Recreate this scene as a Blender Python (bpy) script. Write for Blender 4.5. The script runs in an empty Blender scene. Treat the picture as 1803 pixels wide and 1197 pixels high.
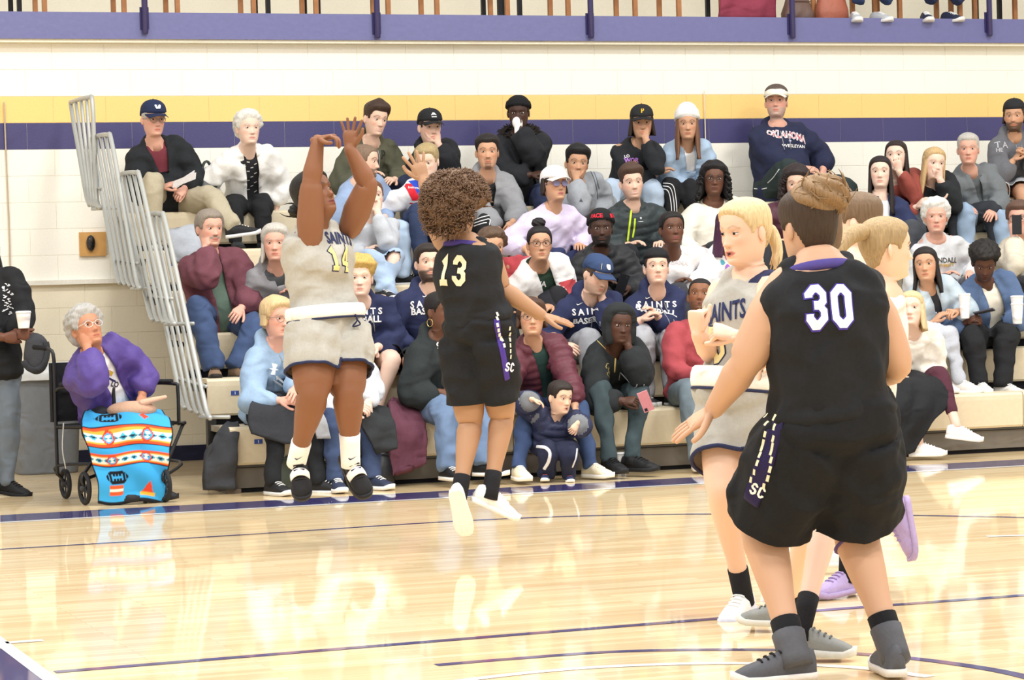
import bpy, bmesh, math, random
import numpy as np
from mathutils import Vector, Matrix
from mathutils.bvhtree import BVHTree

random.seed(7)
RNG = np.random.default_rng(11)
scene = bpy.context.scene
COL = scene.collection

# ------------------------------------------------------------------ camera
FPX, CAMH, YAW, PITCH, ROLL = 4730.2, 1.2988, 0.3413, -0.0204, -0.0279
CAM = np.array([-4.0785, -16.9892, CAMH])
fw = np.array([math.sin(YAW)*math.cos(PITCH), math.cos(YAW)*math.cos(PITCH), math.sin(PITCH)])
ri0 = np.array([math.cos(YAW), -math.sin(YAW), 0.0])
up0 = np.cross(ri0, fw)
ri = ri0*math.cos(ROLL) + up0*math.sin(ROLL)
up = -ri0*math.sin(ROLL) + up0*math.cos(ROLL)
cam_data = bpy.data.cameras.new('camera')
cam_data.sensor_width = 36.0
cam_data.lens = FPX/1803*36.0
cam_data.clip_end = 200
cam = bpy.data.objects.new('camera', cam_data)
COL.objects.link(cam)
cam.matrix_world = Matrix(((ri[0], up[0], -fw[0], CAM[0]), (ri[1], up[1], -fw[1], CAM[1]), (ri[2], up[2], -fw[2], CAM[2]), (0, 0, 0, 1)))
scene.camera = cam

# ------------------------------------------------------------------ light
world = bpy.data.worlds.new('world')
scene.world = world
world.use_nodes = True
bg = world.node_tree.nodes['Background']
bg.inputs[0].default_value = (1.0, 0.985, 0.96, 1)
bg.inputs[1].default_value = 0.55
scene.view_settings.view_transform = 'Standard'
scene.view_settings.look = 'None'
scene.view_settings.exposure = 0.62
scene.view_settings.gamma = 1.0
scene.view_settings.use_curve_mapping = False

def gym_lamp(x, y, z, size, power):
    """one of the gym's high-bay ceiling lamps"""
    l = bpy.data.lights.new('ceiling_lamp', 'AREA')
    l.shape = 'RECTANGLE'; l.size = size; l.size_y = size*0.6
    l.energy = power; l.color = (1.0, 0.975, 0.93)
    o = bpy.data.objects.new('ceiling_lamp', l)
    o.location = (x, y, z)
    COL.objects.link(o)
for lx in (-5, 1.0, 7):
    for ly in (-13.5, -7.5, -2.5):
        gym_lamp(lx, ly, 7.5, 1.6, 200)

# ------------------------------------------------------------------ helpers
def lin(c):
    if isinstance(c, str):
        c = c.lstrip('#'); c = [int(c[i:i+2], 16) for i in (0, 2, 4)]
    c = np.array(c[:3], float)/255.0
    return np.where(c <= 0.04045, c/12.92, ((c+0.055)/1.055)**2.4)

A = lambda *a: np.array(a, float)
_mats = {}
def M(col, rough=0.85, bump=0.25, scale=60.0, kind='fabric', spec=0.25, metal=0.0):
    """procedural surface: flat colour with a little noise in tone and relief"""
    key = (str(col), rough, bump, scale, kind, metal)
    if key in _mats: return _mats[key]
    m = bpy.data.materials.new(kind); m.use_nodes = True
    nt = m.node_tree; b = nt.nodes['Principled BSDF']
    rgb = lin(col)
    if kind in ('fabric', 'denim', 'knit', 'leather'): rgb = rgb*0.76+0.24*(rgb@A(.3, .55, .15))
    b.inputs['Roughness'].default_value = rough
    b.inputs['Metallic'].default_value = metal
    b.inputs['Specular IOR Level'].default_value = spec
    tc = nt.nodes.new('ShaderNodeTexCoord')
    no = nt.nodes.new('ShaderNodeTexNoise'); no.inputs['Scale'].default_value = scale; no.inputs['Detail'].default_value = 4
    nt.links.new(tc.outputs['Object'], no.inputs['Vector'])
    mix = nt.nodes.new('ShaderNodeMix'); mix.data_type = 'RGBA'
    amt = {'fabric': 0.12, 'denim': 0.30, 'knit': 0.15, 'hair': 0.5, 'plain': 0.05, 'wood': 0.25, 'fleece': 0.2}.get(kind, 0.08)
    mix.inputs[6].default_value = (*(rgb*(1-amt)), 1); mix.inputs[7].default_value = (*np.minimum(rgb*(1+amt)+0.003, 1), 1)
    src = no.outputs['Fac']
    if kind == 'hair':
        mp = nt.nodes.new('ShaderNodeMapping'); mp.inputs['Scale'].default_value = (1, 1, 0.12)
        nt.links.new(tc.outputs['Object'], mp.inputs['Vector']); nt.links.new(mp.outputs['Vector'], no.inputs['Vector'])
    if kind == 'denim':
        n2 = nt.nodes.new('ShaderNodeTexNoise'); n2.inputs['Scale'].default_value = 7; n2.inputs['Detail'].default_value = 5
        nt.links.new(tc.outputs['Object'], n2.inputs['Vector']); src = n2.outputs['Fac']
    nt.links.new(src, mix.inputs[0])
    nt.links.new(mix.outputs[2], b.inputs['Base Color'])
    if bump > 0:
        bp = nt.nodes.new('ShaderNodeBump'); bp.inputs['Strength'].default_value = bump; bp.inputs['Distance'].default_value = 0.004
        nt.links.new(no.outputs['Fac'], bp.inputs['Height']); nt.links.new(bp.outputs['Normal'], b.inputs['Normal'])
        if kind in ('fabric', 'denim', 'leather'):      # soft creases in the cloth
            n3 = nt.nodes.new('ShaderNodeTexNoise'); n3.noise_type = 'RIDGED_MULTIFRACTAL'; n3.inputs['Scale'].default_value = 5.5; n3.inputs['Detail'].default_value = 3; n3.inputs['Distortion'].default_value = 0.8
            m3 = nt.nodes.new('ShaderNodeMapping'); m3.inputs['Rotation'].default_value = (0.4, 0.3, 0.5); m3.inputs['Scale'].default_value = (1.0, 1.0, 1.5)
            nt.links.new(tc.outputs['Object'], m3.inputs['Vector']); nt.links.new(m3.outputs['Vector'], n3.inputs['Vector'])
            b3 = nt.nodes.new('ShaderNodeBump'); b3.inputs['Strength'].default_value = 0.9; b3.inputs['Distance'].default_value = 0.022
            nt.links.new(n3.outputs['Fac'], b3.inputs['Height']); nt.links.new(b3.outputs['Normal'], bp.inputs['Normal'])
    _mats[key] = m
    return m

def attr_material(name, rough, sss=0.0):
    """colour comes from the mesh's own colour attribute (lips, brows, eyes, printed cloth)"""
    m = bpy.data.materials.new(name); m.use_nodes = True
    nt = m.node_tree; b = nt.nodes['Principled BSDF']
    at = nt.nodes.new('ShaderNodeAttribute'); at.attribute_name = 'Col'
    nt.links.new(at.outputs['Color'], b.inputs['Base Color'])
    b.inputs['Roughness'].default_value = rough
    b.inputs['Specular IOR Level'].default_value = 0.3
    if sss:
        b.inputs['Subsurface Weight'].default_value = sss
        b.inputs['Subsurface Radius'].default_value = (0.012, 0.005, 0.003)
        b.inputs['Subsurface Scale'].default_value = 0.5
    tc = nt.nodes.new('ShaderNodeTexCoord'); no = nt.nodes.new('ShaderNodeTexNoise')
    no.inputs['Scale'].default_value = 180; nt.links.new(tc.outputs['Object'], no.inputs['Vector'])
    bp = nt.nodes.new('ShaderNodeBump'); bp.inputs['Strength'].default_value = 0.06; bp.inputs['Distance'].default_value = 0.002
    nt.links.new(no.outputs['Fac'], bp.inputs['Height']); nt.links.new(bp.outputs['Normal'], b.inputs['Normal'])
    return m
SKIN = attr_material('skin', 0.5)
PRINT = attr_material('printed_cloth', 0.9)

def ray(u, v): return fw + ri*(u-901.5)/FPX - up*(v-598.5)/FPX
def atY(u, v, y):
    d = ray(u, v); return CAM + d*((y-CAM[1])/d[1])
def atZ(u, v, z=0.0):
    d = ray(u, v); return CAM + d*((z-CAM[2])/d[2])
def atX(u, v, x):
    d = ray(u, v); return CAM + d*((x-CAM[0])/d[0])
def atD(u, v, dist): return CAM + ray(u, v)*dist
def proj(P):
    d = np.asarray(P, float)-CAM; z = d@fw
    return np.array([901.5+FPX*(d@ri)/z, 598.5-FPX*(d@up)/z])
def xat(u, y, z):
    """world X of the point at depth y, height z, that lies under image column u"""
    lo, hi = -15.0, 20.0
    for _ in range(40):
        m = (lo+hi)/2
        if proj((m, y, z))[0] < u: lo = m
        else: hi = m
    return lo

def nrm(v):
    v = np.asarray(v, float); return v/max(np.linalg.norm(v), 1e-9)

class MB:
    def __init__(self): self.v = []; self.f = []; self.mi = []; self.n = 0
    def add(self, v, f, mi=0):
        v = np.asarray(v, float).reshape(-1, 3)
        o = self.n
        self.v.append(v); self.f += [tuple(i+o for i in q) for q in f]; self.mi += [mi]*len(f); self.n += len(v)
        return self
    def box(self, lo, hi, mi=0, fr=None):
        x0, y0, z0 = lo; x1, y1, z1 = hi
        v = A([x0,y0,z0],[x1,y0,z0],[x1,y1,z0],[x0,y1,z0],[x0,y0,z1],[x1,y0,z1],[x1,y1,z1],[x0,y1,z1])
        if fr is not None: v = fr(v)
        return self.add(v, [(0,3,2,1),(4,5,6,7),(0,1,5,4),(1,2,6,5),(2,3,7,6),(3,0,4,7)], mi)
    def mesh(self, name, mats, smooth=True):
        me = bpy.data.meshes.new(name)
        me.from_pydata(np.concatenate(self.v).tolist() if self.v else [], [], self.f)
        for m in (mats if isinstance(mats, (list, tuple)) else [mats]): me.materials.append(m)
        if any(self.mi): me.polygons.foreach_set('material_index', self.mi)
        me.polygons.foreach_set('use_smooth', [smooth]*len(me.polygons))
        me.update()
        return me
    def obj(self, name, mats, parent=None, smooth=True):
        return link(name, self.mesh(name, mats, smooth), parent)

def link(name, me, parent=None):
    o = bpy.data.objects.new(name, me); COL.objects.link(o)
    if parent is not None:
        o.parent = parent
        mi = Matrix.Translation(-Vector(parent['_loc'])) if '_loc' in parent else Matrix.Identity(4)
        o.matrix_parent_inverse = mi
    return o

def thing(name, label, cat, loc=(0, 0, 0), group=None):
    o = bpy.data.objects.new(name, None); COL.objects.link(o)
    o.empty_display_size = 0.1
    o.location = [float(x) for x in loc]; o['_loc'] = [float(x) for x in loc]
    o['label'] = label; o['category'] = cat
    if group: o['group'] = group
    return o
def tag(o, label=None, cat=None, group=None, kind=None):
    if label: o['label'] = label
    if cat: o['category'] = cat
    if group: o['group'] = group
    if kind: o['kind'] = kind
    return o

def spline(ctrl, k=4):
    """Catmull-Rom through rows of ctrl (points, radii, any columns together)"""
    c = np.asarray(ctrl, float)
    if len(c) < 3:
        t = np.linspace(0, 1, k+1)[:, None]; return c[0]*(1-t)+c[-1]*t
    p = np.vstack([2*c[0]-c[1], c, 2*c[-1]-c[-2]])
    out = []
    for i in range(1, len(p)-2):
        for j in range(k):
            t = j/k
            a, b, d, e = p[i-1], p[i], p[i+1], p[i+2]
            out.append(0.5*((2*b)+(-a+d)*t+(2*a-5*b+4*d-e)*t*t+(-a+3*b-3*d+e)*t**3))
    out.append(c[-1])
    return np.array(out)

def frames(pts, ref):
    n = len(pts); tg = np.gradient(pts, axis=0)
    L = np.zeros((n, 3)); F = np.zeros((n, 3)); last = np.asarray(ref, float)
    for i in range(n):
        t = nrm(tg[i]); l = last-t*(last@t)
        if np.linalg.norm(l) < 1e-5: l = np.cross(t, A(0.3, 0.5, 0.8))
        l = nrm(l); L[i] = l; F[i] = np.cross(t, l); last = l
    return L, F

def tube(pts, rad, n=12, ref=(1, 0, 0), lat=None, expo=1.0, cap=0.5, closed=True):
    """closed tube: rad rows (r) or (r_lateral, r_other); rounded ends. Outward faces."""
    pts = np.asarray(pts, float); rad = np.asarray(rad, float)
    if rad.ndim == 1: rad = np.stack([rad, rad], 1)
    if lat is not None:
        tg = np.gradient(pts, axis=0); L = np.zeros_like(pts); F = np.zeros_like(pts)
        for i in range(len(pts)):
            t = nrm(tg[i]); l = nrm(lat[i]-t*(lat[i]@t)); L[i] = l; F[i] = np.cross(t, l)
    else: L, F = frames(pts, ref)
    if cap:
        t0 = nrm(pts[1]-pts[0]); t1 = nrm(pts[-1]-pts[-2])
        h0 = rad[0].min()*cap; h1 = rad[-1].min()*cap
        pts = np.vstack([pts[0]-t0*h0, pts[0]-t0*h0*0.7, pts, pts[-1]+t1*h1*0.7, pts[-1]+t1*h1])
        rad = np.vstack([rad[0]*0.35, rad[0]*0.75, rad, rad[-1]*0.75, rad[-1]*0.35])
        L = np.vstack([L[:1], L[:1], L, L[-1:], L[-1:]]); F = np.vstack([F[:1], F[:1], F, F[-1:], F[-1:]])
    a = np.arange(n)*2*math.pi/n
    c, s = np.cos(a), np.sin(a)
    if expo != 1.0: c = np.sign(c)*np.abs(c)**expo; s = np.sign(s)*np.abs(s)**expo
    V = pts[:, None]+L[:, None]*(rad[:, 0:1]*c)[:, :, None]+F[:, None]*(rad[:, 1:2]*s)[:, :, None]
    m = len(pts); f = []
    for i in range(m-1):
        for j in range(n):
            k = (j+1) % n
            f.append((i*n+j, i*n+k, (i+1)*n+k, (i+1)*n+j))
    v = V.reshape(-1, 3)
    if closed:
        v = np.vstack([v, pts[0], pts[-1]]); a0, a1 = m*n, m*n+1
        for j in range(n):
            k = (j+1) % n
            f.append((a0, k, j)); f.append((a1, (m-1)*n+j, (m-1)*n+k))
    return v, f

def ball(c, r, n=10, m=8, R=None):
    r = np.broadcast_to(np.asarray(r, float), (3,))
    th = np.linspace(0, math.pi, m+1)[1:-1]; a = np.arange(n)*2*math.pi/n
    v = [(0, 0, 1)]+[(math.sin(t)*math.cos(x), math.sin(t)*math.sin(x), math.cos(t)) for t in th for x in a]+[(0, 0, -1)]
    v = np.array(v)*r
    if R is not None: v = v@np.asarray(R).T
    f = [(0, 1+j, 1+(j+1) % n) for j in range(n)]
    for i in range(len(th)-1):
        for j in range(n):
            k = (j+1) % n
            f.append((1+i*n+j, 1+(i+1)*n+j, 1+(i+1)*n+k, 1+i*n+k))
    b = 1+(len(th)-1)*n; e = len(v)-1
    f += [(e, b+(j+1) % n, b+j) for j in range(n)]
    return v+np.asarray(c, float), f

def set_col(me, cols):
    at = me.color_attributes.new('Col', 'FLOAT_COLOR', 'POINT')
    c = np.ones((len(me.vertices), 4), np.float32); c[:, :3] = cols
    at.data.foreach_set('color', c.ravel())
def verts(me):
    a = np.empty(len(me.vertices)*3, np.float32); me.vertices.foreach_get('co', a); return a.reshape(-1, 3).astype(float)
def setverts(me, v):
    me.vertices.foreach_set('co', np.asarray(v, np.float32).ravel()); me.update()
# ------------------------------------------------------------------ the hall
YW = 3.63
# floor: polished maple strips
def floor_material():
    m = bpy.data.materials.new('maple_floor'); m.use_nodes = True
    nt = m.node_tree; b = nt.nodes['Principled BSDF']; N = nt.nodes.new; L = nt.links.new
    tc = N('ShaderNodeTexCoord')
    br = N('ShaderNodeTexBrick'); br.inputs['Scale'].default_value = 1.0
    br.inputs['Brick Width'].default_value = 0.9; br.inputs['Row Height'].default_value = 0.057
    br.inputs['Mortar Size'].default_value = 0.0012; br.offset = 0.37
    br.inputs['Color1'].default_value = (*lin('#f4dfb4'), 1); br.inputs['Color2'].default_value = (*lin('#e3c594'), 1)
    br.inputs['Mortar'].default_value = (*lin('#c9a972'), 1)
    L(tc.outputs['Object'], br.inputs['Vector'])
    mp = N('ShaderNodeMapping'); mp.inputs['Scale'].default_value = (0.7, 14, 1); L(tc.outputs['Object'], mp.inputs['Vector'])
    no = N('ShaderNodeTexNoise'); no.inputs['Scale'].default_value = 3.0; no.inputs['Detail'].default_value = 6; L(mp.outputs['Vector'], no.inputs['Vector'])
    mx = N('ShaderNodeMix'); mx.data_type = 'RGBA'; mx.blend_type = 'MULTIPLY'; mx.inputs[0].default_value = 0.35
    cr = N('ShaderNodeValToRGB'); cr.color_ramp.elements[0].color = (0.78, 0.68, 0.52, 1); cr.color_ramp.elements[0].position = 0.3
    cr.color_ramp.elements[1].color = (1, 1, 1, 1); cr.color_ramp.elements[1].position = 0.6
    L(no.outputs['Fac'], cr.inputs['Fac']); L(br.outputs['Color'], mx.inputs[6]); L(cr.outputs['Color'], mx.inputs[7])
    L(mx.outputs[2], b.inputs['Base Color'])
    b.inputs['Roughness'].default_value = 0.45
    b.inputs['Coat Weight'].default_value = 0.8; b.inputs['Coat Roughness'].default_value = 0.05; b.inputs['Coat IOR'].default_value = 1.45
    n2 = N('ShaderNodeTexNoise'); n2.inputs['Scale'].default_value = 5; L(tc.outputs['Object'], n2.inputs['Vector'])
    bp = N('ShaderNodeBump'); bp.inputs['Strength'].default_value = 0.05; bp.inputs['Distance'].default_value = 0.01
    L(n2.outputs['Fac'], bp.inputs['Height']); L(bp.outputs['Normal'], b.inputs['Coat Normal'])
    return m
def gloss_paint(col):
    m = bpy.data.materials.new('court_paint'); m.use_nodes = True
    b = m.node_tree.nodes['Principled BSDF']; nt = m.node_tree
    tc = nt.nodes.new('ShaderNodeTexCoord'); no = nt.nodes.new('ShaderNodeTexNoise'); no.inputs['Scale'].default_value = 6
    mx = nt.nodes.new('ShaderNodeMix'); mx.data_type = 'RGBA'; c = lin(col)
    mx.inputs[6].default_value = (*(c*0.9), 1); mx.inputs[7].default_value = (*np.minimum(c*1.1, 1), 1)
    nt.links.new(tc.outputs['Object'], no.inputs['Vector']); nt.links.new(no.outputs['Fac'], mx.inputs[0]); nt.links.new(mx.outputs[2], b.inputs['Base Color'])
    b.inputs['Roughness'].default_value = 0.4; b.inputs['Coat Weight'].default_value = 0.8; b.inputs['Coat Roughness'].default_value = 0.05
    return m
mb = MB(); mb.box((-16, -22, -0.1), (22, YW+0.2, 0.0))
floor = tag(mb.obj('floor', floor_material(), smooth=False), 'polished pale maple gym floor with painted court lines', 'floor', kind='structure')

def floor_line(name, pts, w, col, z=0.0015):
    """painted line on the floor, a child of the floor"""
    p = np.array([(x, y, 0) for x, y in pts], float)
    tg = np.gradient(p, axis=0); nv = np.stack([-tg[:, 1], tg[:, 0], 0*tg[:, 0]], 1); nv /= np.linalg.norm(nv, axis=1)[:, None]
    a = p+nv*w/2; b = p-nv*w/2; n = len(p)
    v = np.vstack([a, b]); v[:, 2] = z
    f = [(i, n+i, n+i+1, i+1) for i in range(n-1)]
    f = [q if np.cross(v[q[1]]-v[q[0]], v[q[2]]-v[q[1]])[2] > 0 else q[::-1] for q in f]
    mb = MB(); mb.add(v, f)
    return mb.obj(name, gloss_paint(col), floor, smooth=False)
NAVY_PAINT, LINE = '#2b2768', '#3a3270'
floor_line('sideline_border', [(-9, -0.98), (16, -0.98)], 0.50, NAVY_PAINT)
floor_line('sideline_stripe', [(-9, -1.265), (16, -1.265)], 0.07, '#fbfaf4')
arc1 = [(-9, -2.95), (-3, -2.95), (-1.9, -2.95), (-0.6, -2.93), (0.3, -2.87), (0.85, -2.9), (1.4, -3.05), (1.91, -3.34), (2.4, -3.72), (2.83, -4.18), (3.2, -4.62), (3.7, -5.4), (4.1, -6.4), (4.3, -7.4)]
floor_line('three_point_line', spline(A(*[list(q) for q in arc1]), 4)[:, :2], 0.05, LINE)
floor_line('lane_line', [(-2.49, -7.68), (-0.8, -7.6), (0.6, -7.55), (5, -7.55)], 0.06, LINE)
arc3 = [(-1.27, -8.21), (-0.99, -8.2), (-0.57, -8.23), (-0.14, -8.45), (0.1, -8.72), (0.25, -9.05), (0.31, -9.48), (0.2, -10.0)]
floor_line('circle_line', spline(A(*[list(q) for q in arc3]), 5)[:, :2], 0.055, LINE)
arc4 = [(-1.5, -8.66), (-1.27, -8.59), (-1.0, -8.54), (-0.71, -8.56), (-0.36, -8.7), (-0.07, -8.98), (0.05, -9.3)]
floor_line('white_arc', spline(A(*[list(q) for q in arc4]), 5)[:, :2], 0.055, '#fffdf5')
floor_line('baseline_stripe', [(-2.535, -5.2), (-2.535, -9.5)], 0.055, '#fbfaf4', 0.002)
floor_line('baseline_border', [(-2.86, -6.95), (-2.86, -9.5)], 0.60, NAVY_PAINT)
floor_line('hash_mark', [(-2.52, -6.79), (-2.38, -6.79)], 0.06, '#fbfaf4', 0.002)
floor_line('lane_mark', [(2.5, -5.35), (2.9, -5.5)], 0.07, '#fbfaf4', 0.002)

# back wall: painted concrete blocks in courses 0.2032 m high
CH, BL = 0.2032, 0.4064
wall = thing('wall_back', 'white painted block wall with a yellow and a purple stripe', 'wall')
tag(wall, kind='structure')
def block_mesh(name, L, mat):
    g = 0.0010; b = 0.0018; x0, x1, z0, z1 = g, L-g, g, CH-g
    v = A([x0+b,0,z0+b],[x1-b,0,z0+b],[x1-b,0,z1-b],[x0+b,0,z1-b],[x0,b,z0],[x1,b,z0],[x1,b,z1],[x0,b,z1],[x0,0.06,z0],[x1,0.06,z0],[x1,0.06,z1],[x0,0.06,z1])
    f = [(0,1,2,3),(4,5,1,0),(5,6,2,1),(6,7,3,2),(7,4,0,3),(8,9,5,4),(9,10,6,5),(10,11,7,6),(11,8,4,7)]
    return MB().add(v, f).mesh(name, mat, smooth=False)
def wall_paint(col, rough=0.5):
    return M(col, rough=rough, bump=0.35, scale=90, kind='painted_block', spec=0.4)
WHITE, YELLOW, PURPLE = wall_paint('#f4f1e6', 0.55), wall_paint('#f5cd80', 0.5), wall_paint('#454270', 0.38)
CREAM = wall_paint('#e8dfc8', 0.55)
bm_c = block_mesh('block_cream', BL, CREAM)
bm_w, bm_y, bm_p = block_mesh('block_white', BL, WHITE), block_mesh('block_yellow', BL, YELLOW), block_mesh('block_purple', BL, PURPLE)
nb = 0
for c in range(16):
    m = bm_y if c == 13 else bm_p if c == 12 else bm_w if c > 6 else bm_c
    lo = -1.05-(0.2 if c % 2 else 0)
    hi = 9.0 if c >= 7 else 1.2
    x = lo
    while x < hi and nb < 300:
        o = link('block', m, wall); o.location = (x, YW, c*CH); nb += 1
        x += BL
mb = MB(); mb.box((-16, YW+0.004, 0), (22, YW+0.3, 3.3))
mortar = mb.obj('mortar', wall_paint('#efece0'), wall, smooth=False)
mb = MB()
for x0, x1 in ((-16, -1.3), (9.4, 22)):
    mb.box((x0, YW, 0.0), (x1, YW+0.02, 12*CH), 0); mb.box((x0, YW, 12*CH), (x1, YW+0.02, 13*CH), 2); mb.box((x0, YW, 13*CH), (x1, YW+0.02, 14*CH), 1); mb.box((x0, YW, 14*CH), (x1, YW+0.02, 16*CH), 0)
mb.obj('wall_run', [WHITE, YELLOW, PURPLE], wall, smooth=False)
mb = MB(); mb.box((-16, YW-0.015, 0), (22, YW+0.0, 0.12))
tag(mb.obj('baseboard_back', M('#1d2140', 0.6), smooth=False), 'dark navy rubber baseboard along the block wall', 'baseboard', kind='structure')
# conduits on the wall
def conduit(name, pts, r, col, label):
    p = spline(A(*[list(q) for q in pts]), 3); o = MB().add(*tube(p, np.full(len(p), r), 8)).obj(name, M(col, 0.5, 0))
    return tag(o, label, 'conduit')
a = atY(7, 180, YW-0.02); b = atY(17, 430, YW-0.02)
conduit('wall_conduit', [a, (a+b)/2, b, (a[0], YW-0.02, 0.9)], 0.006, '#bda88a', 'thin tan vertical conduit on wall above the standing person')
a = atY(1240, 160, YW-0.02)
conduit('wall_conduit', [a, (a[0], YW-0.02, 2.0), (a[0], YW-0.02, 1.2)], 0.005, '#dccfae', 'thin vertical conduit behind the woman in the white knit hat')
a = atY(45, 498, YW-0.025); b = atY(212, 497, YW-0.025)
mb = MB(); mb.box((a[0], YW-0.05, a[2]-0.02), (b[0]+0.9, YW, a[2]+0.015))
tag(mb.obj('wall_raceway', M('#e4dfd0', 0.5, 0), smooth=False), 'horizontal off white raceway on the wall behind the wheelchair', 'raceway')

# balcony
ZB = 3.275
bal = thing('balcony', 'balcony with a blue purple fascia board and dark purple rail posts', 'balcony'); tag(bal, kind='structure')
YF = YW-0.12
mb = MB(); mb.box((-16, YF, ZB), (22, YF+0.1, ZB+0.205)); mb.obj('fascia_board', M('#696b9c', 0.35, 0.4, 25, 'painted_board', 0.5), bal, smooth=False)
mb = MB(); mb.box((-16, YF+0.1, ZB+0.02), (22, YW+2.8, ZB+0.17)); mb.obj('balcony_floor', M('#cfc6ac', 0.7), bal, smooth=False)
mb = MB(); mb.box((-16, YF+0.02, ZB-0.025), (22, YW+0.1, ZB)); mb.obj('soffit_trim', M('#e9e0c4', 0.7), bal, smooth=False)
for u, v in ((256, 58), (665, 66), (1041, 66), (1396, 66), (1743, 62)):
    p = atY(u, v, YF-0.03)
    q = np.array([[p[0], YF-0.03, p[2]], [p[0], YF-0.03, p[2]+0.5], [p[0], YF-0.03, ZB+1.1]])
    MB().add(*tube(q, [0.024]*3, 12)).obj('rail_post', M('#332c66', 0.3, 0, spec=0.5), bal)
    mb = MB(); mb.box((p[0]-0.035, YF-0.012, p[2]+0.03), (p[0]+0.035, YF, p[2]+0.2)); mb.obj('post_bracket', M('#332c66', 0.4, 0), bal, smooth=False)
mb = MB(); mb.add(*tube(A([-16, YF-0.03, ZB+1.12], [22, YF-0.03, ZB+1.12]), [0.024]*2, 10)); mb.obj('top_rail', M('#332c66', 0.4, 0), bal)
mb = MB(); mb.box((-16, YW+2.8, ZB), (22, YW+3.0, ZB+3.5))
tag(mb.obj('wall_balcony', wall_paint('#f3ecd8'), smooth=False), 'pale cream wall at the back of the balcony', 'wall', kind='structure')

# bleachers
RISE, TREAD, SEAT0 = 0.2986, 0.6, 0.43
def seat_z(k): return SEAT0+RISE*(k-1)
def row_y(k): return TREAD*(k-1)
BEIGE, DARK, GREYBROWN, DECK = M('#d9cbae', 0.45, 0.1, 30, 'moulded_seat', 0.4), M('#17161c', 0.8), M('#6d6457', 0.7, 0.2, 15), M('#8f8676', 0.7, 0.2, 20)
bl = thing('bleachers', 'beige six row telescopic bleachers full of spectators', 'bleachers')
XE = 9.8
def seat_profile(L):
    """moulded seat section: face leans back a touch, rounded front edge, hollow underneath"""
    prof = [(0.012, -0.25), (0.0, -0.235), (-0.006, -0.05), (-0.004, -0.018), (0.008, -0.004), (0.03, 0.0), (0.27, 0.0), (0.285, -0.012), (0.285, -0.05), (0.06, -0.06), (0.05, -0.25)]
    n = len(prof); v = [(0, y, z) for y, z in prof]+[(L, y, z) for y, z in prof]
    f = [(i, (i+1) % n, n+(i+1) % n, n+i) for i in range(n)]
    f = [q[::-1] for q in f]+[tuple(range(n)), tuple(range(2*n-1, n-1, -1))]
    f = [(a[::-1]) for a in f]
    return MB().add(v, f).mesh('seat_section', BEIGE, smooth=False)
SECL = 1.95
sec = seat_profile(SECL-0.008)
plate = MB().box((0, -0.004, 0), (0.055, 0.0, 0.03)).mesh('number_plate', M('#2a4a9c', 0.5, 0), smooth=False)
PLATES = []
for k in range(1, 7):
    y, z = row_y(k), seat_z(k)
    mb = MB(); mb.box((0.02, y+0.28, z-0.05), (XE, y+TREAD+0.06, z-0.012)); mb.obj('foot_deck', DECK, bl, smooth=False)
    mb = MB(); mb.box((0.03, y+0.055, z-0.40 if k > 1 else 0.0), (XE, y+0.07, z-0.02)); mb.obj('riser_panel', DARK, bl, smooth=False)
    for i in range(5):
        o = link('seat_section', sec, bl); o.location = (i*SECL, y, z)
        o = link('number_plate', plate, bl); o.location = (i*SECL+0.16, y-0.003, z-0.115)
        PLATES.append((k, i, i*SECL+0.16, y-0.008, z-0.115))
mb = MB(); mb.box((0.05, 0.03, 0.03), (XE, 0.05, 0.16)); mb.obj('kick_panel', GREYBROWN, bl, smooth=False)
mb = MB(); mb.box((0.02, 0.012, 0.165), (XE, 0.05, 0.178)); mb.obj('kick_rail', M('#4c463e', 0.6), bl, smooth=False)
for k in range(2, 3):   # steel end posts and braces under each row
    y, z = row_y(k), seat_z(k)
    mb = MB(); mb.box((0.0, y+0.02, 0.0), (0.06, y+0.08, z-0.03)); mb.box((0.0, y+0.02, z-0.09), (0.05, y+0.6, z-0.05)); mb.obj('end_post', M('#33302d', 0.5, 0.1), bl, smooth=False)
mb = MB(); mb.box((-0.01, 0.03, 0.0), (0.05, 0.1, 0.42)); mb.box((-0.03, -0.02, 0), (0.06, 0.5, 0.03)); mb.box((-0.01, 0.1, 0.2), (0.04, 0.55, 0.26)); mb.obj('end_frame', M('#6a5a48', 0.6, 0.2), bl, smooth=False)

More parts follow.
